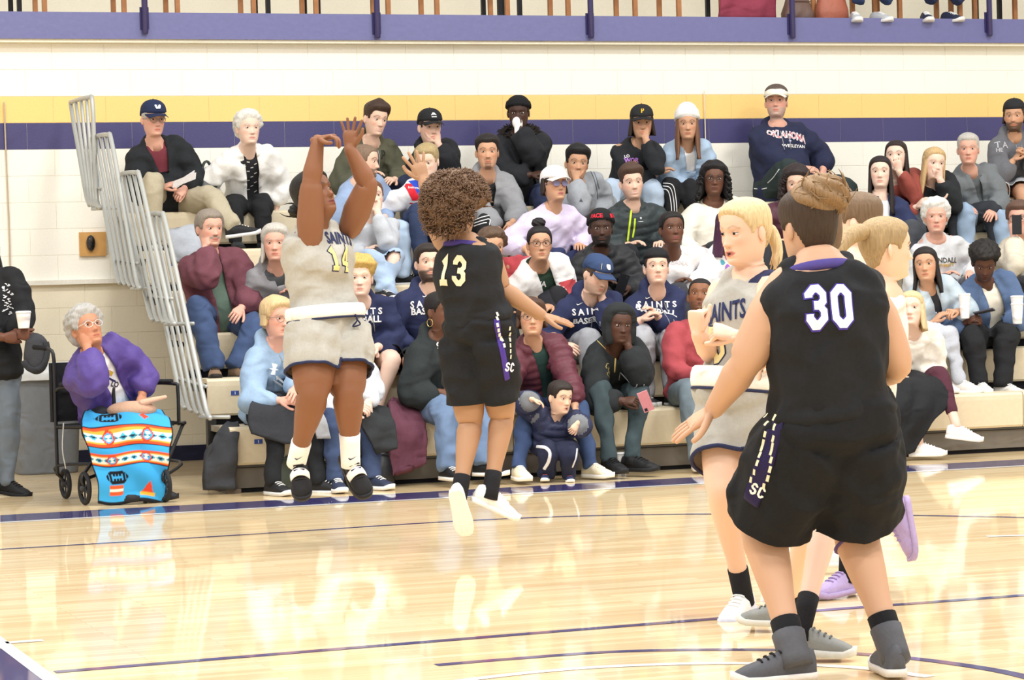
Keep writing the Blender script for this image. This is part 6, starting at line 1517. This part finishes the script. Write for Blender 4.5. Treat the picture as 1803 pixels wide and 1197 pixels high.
MB().box((-.235, -.2, .455), (.215, .27, .485), 0, fr).obj('seat_sling', M('#1a1a1e', .8, .2), wc, smooth=False)
MB().box((-.25, -.235, .5), (.21, -.215, .88), 0, fr).obj('back_sling', M('#1a1a1e', .8, .2), wc, smooth=False)
rod(wc, 'brake_cable', [atY(112, 745, .0), atY(110, 790, .0), atY(116, 825, .0)], .004, M('#c8c8c4', .5, 0))
def blanket_col(S, T):
    c = np.tile(lin('#3aa0d8'), (len(S), 1))
    def put(m, h): c[m] = lin(h)
    w = .012*np.sin(S*40)
    for t0, t1 in ((.34, .55), (.60, .71)):
        inb = (T > t0) & (T < t1); x = (T-t0)/(t1-t0)
        put(inb, '#e8502a'); put(inb & (x > .16) & (x < .84), '#f2a23c'); put(inb & (x > .28) & (x < .72), '#f3e9d4')
        zig = np.abs(((S*9) % 1)-.5)*2
        put(inb & (x > .30) & (x < .70) & (np.abs(x-.5) < .20*zig), '#4ab0c8'); put(inb & (np.abs(x-.5) < .07*zig), '#16304a')
        put(inb & ((x < .06) | (x > .94)), '#15161c')
        for sc in (.28, .72):
            d = np.hypot((S-sc)*1.5, (x-.5)*.30); put(inb & (d < .105) & (d > .08), '#d8401f'); put(inb & (d <= .08) & (d > .06), '#3aa0d8')
    for sc, tc in ((.30, .24), (.30, .80)):
        a = np.abs(S-sc); put((np.abs(T-tc) < .055) & (a < .17-1.6*np.abs(T-tc)) & (((S*22) % 1 > .3) | (np.abs(T-tc) > .03)), '#14151b'); put((np.abs(T-tc) < .012) & (a < .07), '#3aa0d8')
    put((np.abs(S-.27) < .10) & (T > .865) & (T < .93), '#e85a2a'); put((np.abs(S-.27) < .10) & (T > .888) & (T < .905), '#f3e9d4')
    put((np.abs(S-.75) < .10*(1-(.95-T)/.1)) & (T > .85) & (T < .95), '#e04a30'); put((np.abs(S-.75) < .11) & (T > .93) & (T < .96), '#f0b040')
    put((np.abs(S-.70) < .06*(1-np.abs(T-.26)/.05)) & (np.abs(T-.26) < .05), '#e04a30')
    put((T > .975) | (S < .012) | (S > .988), '#15161c')
    return c
def bl_y(v): return WY+np.interp(v, [712, 722, 735, 755, 890], [.02, -.16, -.30, -.44, -.46])
rows = [(714, 165, 280), (724, 150, 292), (738, 143, 302), (765, 145, 306), (790, 155, 298), (820, 162, 297), (850, 172, 294), (886, 172, 289)]
cloth('lap_blanket', 'turquoise blanket with orange and black woven pattern over the lap', 'blanket', [[(x0+(x1-x0)*t, v+(4*math.sin(t*7)), bl_y(v)+.10*abs(t-.5)*2**1.5*(.6 if v < 780 else .35)) for t in np.linspace(0, 1, 7)] for v, x0, x1 in rows], None, .012, .010, 21, 16, PRINT, colfn=blanket_col)
p = wl['J'].wr['b']; c = atY(225, 722, WY-.17)
t = thing('knitted_bag', 'tan knitted bag on the lap of the woman in the wheelchair', 'bag', c)
v, f = ball((0, 0, 0), (.16, .07, .06), 18, 12); v = v*(1+.10*wob(v, 4, 40))[:, None]+c+A(.02, 0, 0); MB().add(v, f).obj('bag_body', M('#c99a78', .95, .9, 120, 'knit'), t)
MB().add(*tube(spline(A(c+A(.08, -.03, .04), c+A(.16, -.04, .06), c+A(.24, -.03, .075)), 4), np.linspace(.025, .012, 9), 8)).obj('bag_handle', M('#d8a884', .95, .9, 120, 'knit'), t)
# --- person standing at the photo edge
d0 = float((atZ(28, 872)-CAM)@fw)
std = stand('person in black jacket and grey jeans standing at the photo edge with cup', d0,
    dict(head=(-32, 420, 0), neck=(-28, 468, 0), hip=(-12, 640, 0), shA=(-72, 490, 0), shB=(20, 490, 0), elA=(-78, 575, .0), elB=(42, 560, -.05), wrA=(6, 594, -.25), wrB=(28, 588, -.24), hjA=(-34, 660, 0), hjB=(10, 660, 0), knA=(-36, 755, -.02), knB=(14, 755, -.03), anA=(-34, 846, .05), anB=(14, 848, -.02)),
    (20, 0, 0), hands={'a': 'grip', 'b': 'grip'}, hdir={'a': (1, .05, -.1), 'b': (.9, -.05, -.1)}, hnorm={'a': (0, 0, 1), 'b': (0, 0, 1)}, toes={'a': (.2, 0, -1), 'b': (.85, -.1, -.45)}, skin='#6b4434', hair='braids', hcol='#1a1516', male=False, top=tp('#1e1f22', 'jacket', open=('#d8a83a', .035, .05), hem=-.15), pants=jeans('#66727f', infl=.012, cuff=1.15), shoe=('#17171a', '#17171a'), build=1.0,
    prints=[('r', (14+random.uniform(-9, 9), 500+i*1.7), .018, .006, '#e8e8ec', random.uniform(-40, 40), 'sequin', .004) for i in range(32)])
cup('white paper cup held by the person standing at the photo edge', atD(42, 578, d0-.28), .10, .048)
capc = atD(64, 622, d0-.22)
t = thing('newsboy_cap', 'dark grey flat cap hanging from the standing person hand', 'hat', capc)
v, f = ball((0, 0, 0), (.085, .05, .135), 18, 14); v = v*(1+.10*wob(v, 9, 30))[:, None]; MB().add(v+capc, f).obj('cap_crown', M('#3c3d42', .9, .5, 120), t)
p = np.array([capc+A(-.02+.085*math.cos(x), -.045, .02+.13*math.sin(x)) for x in np.linspace(-2.6, .4, 12)]); MB().add(*tube(p, A(*[[.020, .008]]*12), 8)).obj('cap_brim', M('#333439', .9, .5, 120), t)
# --- things by the wall
bc = atZ(88, 836); t = thing('trash_bin', 'large grey bin with plastic liner behind the wheelchair', 'bin', bc)
hz = .80
def rrect(w, d, z, n=28, e=.45):
    a = np.arange(n)*2*math.pi/n; return np.stack([np.sign(np.cos(a))*np.abs(np.cos(a))**e*w, np.sign(np.sin(a))*np.abs(np.sin(a))**e*d, np.full(n, z)], 1)
def stack(rows, cap=True):
    g = np.array(rows); m, n = g.shape[:2]; return g.reshape(-1, 3), grid_faces(m, n)+([tuple(range(n))[::-1], tuple((m-1)*n+j for j in range(n))] if cap else [])
bb = A(bc[0]+.02, bc[1]+.28, 0)
MB().add(*(lambda q: (q[0]+bb, q[1]))(stack([rrect(.22, .2, .0), rrect(.225, .205, .02), rrect(.26, .24, hz-.1), rrect(.262, .242, hz-.09)]))).obj('bin_body', M('#6f7680', .55, .1, 30), t)
MB().add(*(lambda q: (q[0]+bb, q[1]))(stack([rrect(.275, .255, hz-.1), rrect(.285, .265, hz-.09), rrect(.285, .265, hz-.03), rrect(.275, .255, hz-.02)]))).obj('bin_rim', M('#656c76', .5, .1, 30), t)
q = stack([rrect(.292, .272, hz-.10), rrect(.298, .278, hz-.06), rrect(.290, .27, hz+.01), rrect(.26, .24, hz+.015), rrect(.24, .22, hz-.04)], False)
v = q[0]+.012*np.stack([wob(q[0], 3, 45), wob(q[0], 4, 45), wob(q[0], 5, 30)], 1); MB().add(v+bb, q[1]).obj('bin_liner', M('#c4c8ca', .35, .2, 30, spec=.5), t)
a, b = atY(141, 451, YW-.02), atY(186, 408, YW-.02); t = thing('wall_box', 'wooden wall board with a black handset beside the rails', 'wall board', a)
MB().box((a[0], YW-.03, a[2]), (b[0], YW, b[2])).obj('board', M('#c99a5c', .5, .2, 12, 'wood'), t, smooth=False)
c = atY(160, 428, YW-.05); v, f = ball((0, 0, 0), (.035, .03, .062), 16, 12); MB().add(v+c, f).obj('handset', M('#141416', .25, 0, spec=.6), t)
v, f = ball((0, 0, 0), (.014, .012, .02), 10, 8); MB().add(v+c+A(0, -.026, .02), f).obj('handset_cap', M('#3a3030', .3, 0), t)
# --- coats, bags and small things among the crowd
bag('handbag', 'dark green leather handbag between the two elderly people on the top row', atY(366, 366, row_y(6)+.05)*A(1, 1, 0)+A(0, 0, seat_z(6)), (.17, .12, .26), '#2a3634', True, .4, 5)
bag('handbag', 'black leather handbag on the floor by the shooter feet', atZ(652, 858), (.32, .18, .30), '#18181c', True, .35, 6)
bag('backpack', 'olive grey backpack on the floor behind the shooter feet', atZ(520, 862), (.27, .18, .30), '#5d6a5c', False, .8, 8)
Y1 = -.12
cloth('puffer_coat', 'maroon quilted coat draped over the front bench by the handbag', 'coat', [[(688+q*9, 702+2*q, .10) for q in range(6)], [(684+q*12, 716+5*q, Y1+.08) for q in range(6)], [(682+q*14, 755+7*abs(q-2), Y1) for q in range(6)], [(686+q*13, 800+8*abs(q-4), Y1-.02) for q in range(6)], [(700+q*10, 836-4*q, Y1-.03) for q in range(6)]], '#6a3348', .045, .010, 31, 5, puff=.016)
cloth('dark_coat', 'charcoal coat hanging over the end of the front bench', 'coat', [[(398+q*6, 742, .12) for q in range(5)], [(384+q*9, 762, .02) for q in range(5)], [(368+q*12, 792, -.02) for q in range(5)], [(361+q*13, 830, -.02) for q in range(5)], [(362+q*13, 862, -.03) for q in range(5)]], '#3c3e44', .05, .016, 32, 5)
cloth('black_jacket', 'black jacket across the lap of the woman in light blue', 'jacket', [[(452+q*14, 700-3*q, -.02) for q in range(6)], [(440+q*21, 712+2*q, -.28) for q in range(6)], [(437+q*22, 745+4*q, -.34) for q in range(6)], [(442+q*21, 782-2*abs(q-3)*3, -.36) for q in range(6)]], '#2c2e34', .02, .010, 33, 5)
cloth('grey_jacket_sleeve', 'light grey jacket lining hanging beside the shooter knee', 'jacket', [[(548+q*6, 722, -.32) for q in range(4)], [(552+q*8, 742, -.37) for q in range(4)], [(560+q*8, 772, -.38) for q in range(4)]], '#9a9ca2', .02, .012, 34, 5)
cloth('black_coat', 'dark coat over the knee of the person with clasped hands', 'coat', [[(640+q*9, 706+2*q, -.10) for q in range(6)], [(634+q*12, 722+4*q, -.30) for q in range(6)], [(640+q*12, 752+4*q, -.36) for q in range(6)], [(664+q*7, 800-2*q, -.37) for q in range(6)]], '#2a2d30', .022, .010, 35, 5)
cloth('black_lap_coat', 'long black coat over the lap of the blonde woman in cream', 'coat', [[(1572+q*17, 664-3*q, -.02) for q in range(6)], [(1566+q*22, 676-2*q, -.28) for q in range(6)], [(1562+q*22, 710+0*q, -.38) for q in range(6)], [(1566+q*15, 760-3*q, -.38) for q in range(6)], [(1568+q*9, 812-3*q, -.36) for q in range(6)]], '#202226', .022, .012, 36, 5)
cloth('grey_coat', 'pale grey coat lying on the bench beside the moustached man', 'coat', [[(298+q*11, 406-2*q, row_y(4)+.25) for q in range(6)], [(296+q*13, 418-2*q, row_y(4)+.05) for q in range(6)], [(298+q*13, 438-1*q, row_y(4)-.02) for q in range(6)], [(302+q*12, 462, row_y(4)-.05) for q in range(6)]], '#a4aab4', .05, .018, 37, 5)
J = oldman['J']; c = (J.wr['a']+J.wr['b'])/2+A(.06, -.10, .05)
t = thing('program_sheets', 'white folded program sheets in the elderly man hands', 'paper', c)
for i, an in enumerate((-.15, .05)):
    fr = lambda v, an=an: c+np.stack([v[:, 0]*math.cos(.5+an)+0*v[:, 1], v[:, 1]-.3*v[:, 2], v[:, 2]*.55+v[:, 0]*math.sin(.5+an)], 1)
    MB().box((-.09, -.003+.01*i, -.04), (.10, 0+.01*i, .05), 0, fr).obj('sheet', M('#f0ecf0', .8, 0), t, smooth=False)
H = parka['H']; c = H.w(A(.0, .115, -.075))
v, f = ball((0, 0, 0), (.042, .03, .055), 16, 12); v = v*(1+.18*wob(v, 14, 60))[:, None]
t = tag(MB().add(v+c, f).add(*tube(spline(A(c+A(-.01, -.01, -.03), c+A(-.02, -.02, -.08), c+A(-.015, -.02, -.125)), 4), np.linspace(.024, .010, 9), 8)).obj('white_cloth', M('#f0ede8', .95, .3)), 'white cloth held over the mouth of the man in parka', 'cloth')
# fur trim round the parka hood
J = parka['J']; rg = np.random.default_rng(4); mb = MB()
for i in range(260):
    x = rg.uniform(-2.4, 2.4); cc = J.N+J.tup*.045-J.tfw*(.01+.085*math.cos(x))+J.slat*.135*math.sin(x)-J.tup*.03*(1-math.cos(x))
    d = nrm(rg.normal(size=3)+(cc-J.N)*6); mb.add(*tube(np.array([cc, cc+d*.03, cc+d*.055-A(0, 0, .006)]), [.010, .007, .001], 4))
mb.obj('fur_trim', M('#2e2824', .95, .3, kind='hair'), parka['root'])
# phones and cups in hands
J = denimm['J']; phone('phone in the hand of the man in blue denim', J.wr['a']+J.hd['a']*.12+A(.03, -.02, .03), A(0, .3, 1), A(.6, -.6, 0), '#3a3c48')
cb = J.wr['b']+A(.02, -.07, .03); cup('upper white foam cup held by the man in blue denim', cb+A(0, 0, .055), .14, .046); cup('lower white foam cup nested under another, held by denim man', cb, .14, .045)
J = denimw['J']; cup('white lidded cup held by the woman in pale denim', J.wr['b']+A(.04, -.05, -.05), .17, .043, lid=True)
J = hooded['J']; phone('pink phone held by the hooded man', J.wr['a']+J.hd['a']*.13+A(.03, -.03, -.01), A(.2, .8, .3), A(.4, 0, -1), '#e0828c')
J = beanieman['J']; phone('black phone held by the bearded man in puffer', J.wr['b']+J.hd['b']*.1+A(0, -.04, .03), A(0, 1, .2), A(.3, 0, 1), '#1d1d22')
H = phonew['H']; phone('black phone raised by the woman in cream jacket', H.w(A(-.02, .22, -.05)), nrm(-H.R[:, 1])*-1, A(0, 0, 1), '#17171b')
cup('white paper cup standing on the floor between black boots', atZ(1097, 838)+A(0, .03, 0), .145, .042)
J = moust['J']
# earrings
for o_, sx in ((hoop, 1),):
    H = o_['H']
    for sx in (-1, 1):
        c = H.w(A(sx*.083, -.012, -.070)); p = np.array([c+(A(0, 0, 1)*math.cos(x)+H.R[:, 1]*math.sin(x))*.026 for x in np.linspace(0, 6.28, 17)])
        MB().add(*tube(p, np.full(17, .0028), 6, cap=0)).obj('hoop_earring', M('#d8b45a', .25, 0, metal=.9), o_['root'])
# knee band of number 30
J = thirty['J']; d = nrm(J.an['b']-J.kn['b']); c = J.kn['b']+d*.045; l1 = nrm(np.cross(d, fw)); l2 = np.cross(d, l1)
MB().add(*tube(np.array([c+(l1*math.cos(x)+l2*math.sin(x))*.074+A(0, 0, .012*math.cos(x)) for x in np.linspace(0, 6.2832, 29)]), np.full(29, .006), 6, cap=0)).obj('knee_band', M('#5a3f8a', .7, 0), thirty['root'])
# white rolled waistbands and drawstring
for o_, h in ((shooter, .07), (five, .085)):
    J = o_['J']; r = torso_rings(J, infl=.034, fat=o_.get('fat', 0)); i = 2; c = r[i, :3]+J.tup*.02; l = r[i, 5:8]; f_ = np.cross(J.tup, l); rx, ry = r[i, 3]*.99, r[i, 4]*.99
    p = np.array([c+l*math.cos(x)*rx+f_*math.sin(x)*ry for x in np.linspace(0, 6.2832, 41)]); n = len(p)
    MB().add(*tube(p, A(*[[h*.5, .014]]*n), 10, lat=[J.tup]*n, cap=0)).obj('waistband', M('#efece6', .9, .3), o_['root'])
    MB().add(*tube(p-J.tup*h*.52+(p-c)*.02, np.full(n, .006), 6, cap=0)).obj('waist_piping', M('#262d55', .8, 0), o_['root'])
    if o_ is shooter:
        q = c+f_*ry*1.03-J.tup*.03-l*.06; rod_ = spline(A(q, q+A(.005, -.01, -.03), q+A(-.02, -.01, -.06), q+A(.02, -.012, -.05), q+A(0, -.01, -.02)), 4); MB().add(*tube(rod_, np.full(len(rod_), .004), 6)).obj('drawstring', M('#20264a', .8, 0), o_['root'])
# --- balcony: wooden chairs, feet, coats and bags
WOOD = M('#a8734a', .5, .2, 14, 'wood')
ZC = ZB+.17
def chair(label, u0, u1, mat, dy=.30, grp='wooden chairs on the balcony'):
    a, b = xat(u0, YF+dy, ZC+.15), xat(u1, YF+dy, ZC+.15); y = YF+dy; w = .036
    t = thing('balcony_chair', label, 'chair', ((a+b)/2, y, ZC), grp)
    for x in (a, b):
        for yy, hgt in ((y, .44), (y+.42, .92)):
            MB().box((x-w/2, yy-w/2, ZC), (x+w/2, yy+w/2, ZC+hgt)).obj('leg', mat, t, smooth=False)
    MB().box((a-.03, y-.03, ZC+.44), (b+.03, y+.45, ZC+.475)).obj('seat', mat, t, smooth=False)
    MB().box((a, y+.405, ZC+.68), (b, y+.435, ZC+.92)).obj('backrest', mat, t, smooth=False)
ORD = ['leftmost', 'second from the left', 'third from the left', 'fourth from the left', 'middle', 'fourth from the right', 'third from the right', 'second from the right', 'rightmost']
for i, (u0, u1) in enumerate(((78, 218), (312, 446), (556, 683), (769, 893), (1000, 1118), (1195, 1306), (1432, 1540), (1584, 1690), (1716, 1830))):
    chair(f'{ORD[i]} of the brown wooden chairs on the balcony', u0, u1, WOOD)
for i, (u0, u1) in enumerate(((-70, 34), (472, 560), (880, 915), (1281, 1335), (1760, 1860))):
    chair(['leftmost', 'second', 'third', 'fourth', 'rightmost'][i]+' of the black chairs standing behind on the balcony', u0, u1, M('#26242a', .5, 0), .85, 'black chairs on the balcony')
for lab, u, col_, sh, i in (('seated person in blue jeans and white sneakers up on the balcony', 1525, '#2c4474', ('#b9bec4', '#e8e8e8'), 0), ('seated person in navy trousers and dark sneakers up on the balcony', 1650, '#2a3862', ('#26304e', '#e8e4e0', '#f4f4f4'), 1)):
    sit(lab, 1, (u, -330), (0, 0, 0), y0=YF+.42, zs=ZC+.47, level=ZC, skin='#d9a987', hair='short', hcol='#3a2c24', top=tp('#5a5f6a', 'sweater'), pants=jeans(col_, crop=2), shoe=sh, fA=(u-22, 24, -.32), fB=(u+18, 24, -.30), lean=.08)
YB = YF+.28
cloth('maroon_coat', 'maroon coat hanging from a balcony chair', 'coat', [[(1268+q*20, -40, YB-.02) for q in range(6)], [(1267+q*20, -10+2*(q % 2), YB-.06) for q in range(6)], [(1266+q*20, 34, YB-.04) for q in range(6)]], '#9c2c4c', .03, .012, 41, 5)
c = atY(1408, 38, YF+.16); bag('shoulder_bag', 'brown leather bag on the balcony edge', A(c[0], YF+.2, ZC), (.26, .16, .26), '#6a4a3c', True, .5, 9)
c = atY(1466, 24, YF+.22); bag('tote_bag', 'orange brown tote bag on the balcony', A(c[0], YF+.24, ZC+.02), (.30, .14, .30), '#b0532c', True, .5, 10)
# cap and hat marks, row numbers
def hatprint(o_, shape, h, col, z, ang=0.0, xs=1.0, grow=.022, name='emblem'):
    H = o_['H']; v, f = shape; v, f = refine(v*h*A(xs, 1), f, .010); pts = []
    for x, y in v:
        t = -(x/.095)+ang; zz = z+y; p = head_surf(np.array([t]), np.array([min(zz, .1)]), False)[0]; nr = nrm(A(p[0]/.0765**2, p[1]/.1**2, max(p[2], 0)/.112**2)); pts.append(p+nr*grow)
    f = [q if np.cross(pts[q[1]]-pts[q[0]], pts[q[2]]-pts[q[1]])@pts[q[0]] > 0 else q[::-1] for q in f]
    MB().add(H.w(np.array(pts)), f).obj(name, M(col, .8, 0, kind='plain'), o_['root'])

def who(txt): return next(p for p in PEOPLE if txt in p['label'])
hatprint(who('elderly man in navy cap'), poly(blob(6, 1, .1)), .045, '#f2f2f4', .085); hatprint(who('elderly man in navy cap'), text_mesh('P', .05), .022, '#1f2c52', .085, grow=.024)
o_ = who('white emblem'); hatprint(o_, poly(star(3, .35)), .042, '#f2f2f2', .085); hatprint(o_, rect(.03, .005), 1.0, '#f2f2f2', .064)
hatprint(who('gold letter'), block_shape('P'), .032, '#e8b432', .080)
hatprint(who('navy baseball cap looking'), poly(blob(12, 2, .2)), .034, '#e6e2d8', .080); hatprint(who('navy baseball cap looking'), rect(.003, .05), 1.0, '#d8c89a', .085, .55)
hatprint(who('red letters'), text_mesh('FACE', .03), .034, '#d8283a', .072, .35, grow=.026); hatprint(who('red letters'), rect(.022, .026), 1.0, '#d8283a', .072, -.75, grow=.026); hatprint(who('red letters'), rect(.014, .026), 1.0, '#d8283a', .072, -1.1, grow=.026)
for k, i, x, y, z in PLATES:
    tx = {(1, 0): '1', (2, 0): '1', (1, 1): '7', (1, 3): '15'}.get((k, i))
    if tx:
        v, f = text_mesh(tx, .02); MB().add(np.stack([x+.0275+v[:, 0]*.026, np.full(len(v), y), z+.015+v[:, 1]*.026], 1), f).obj('plate_number', M('#e8ecf4', .6, 0), bl, smooth=False)

for k, uv in (('a', (527, 806)), ('b', (622, 806))):
    ob = shooter['socks'][k]; bvh = BVHTree.FromPolygons(verts(ob.data).tolist(), [tuple(p.vertices) for p in ob.data.polygons]); stamp(bvh, ob, SWOOSH, uv, .05, '#262d55', 8, .004, 'emblem')
finish()
for _o in bpy.data.objects:
    if '_loc' in _o: del _o['_loc']
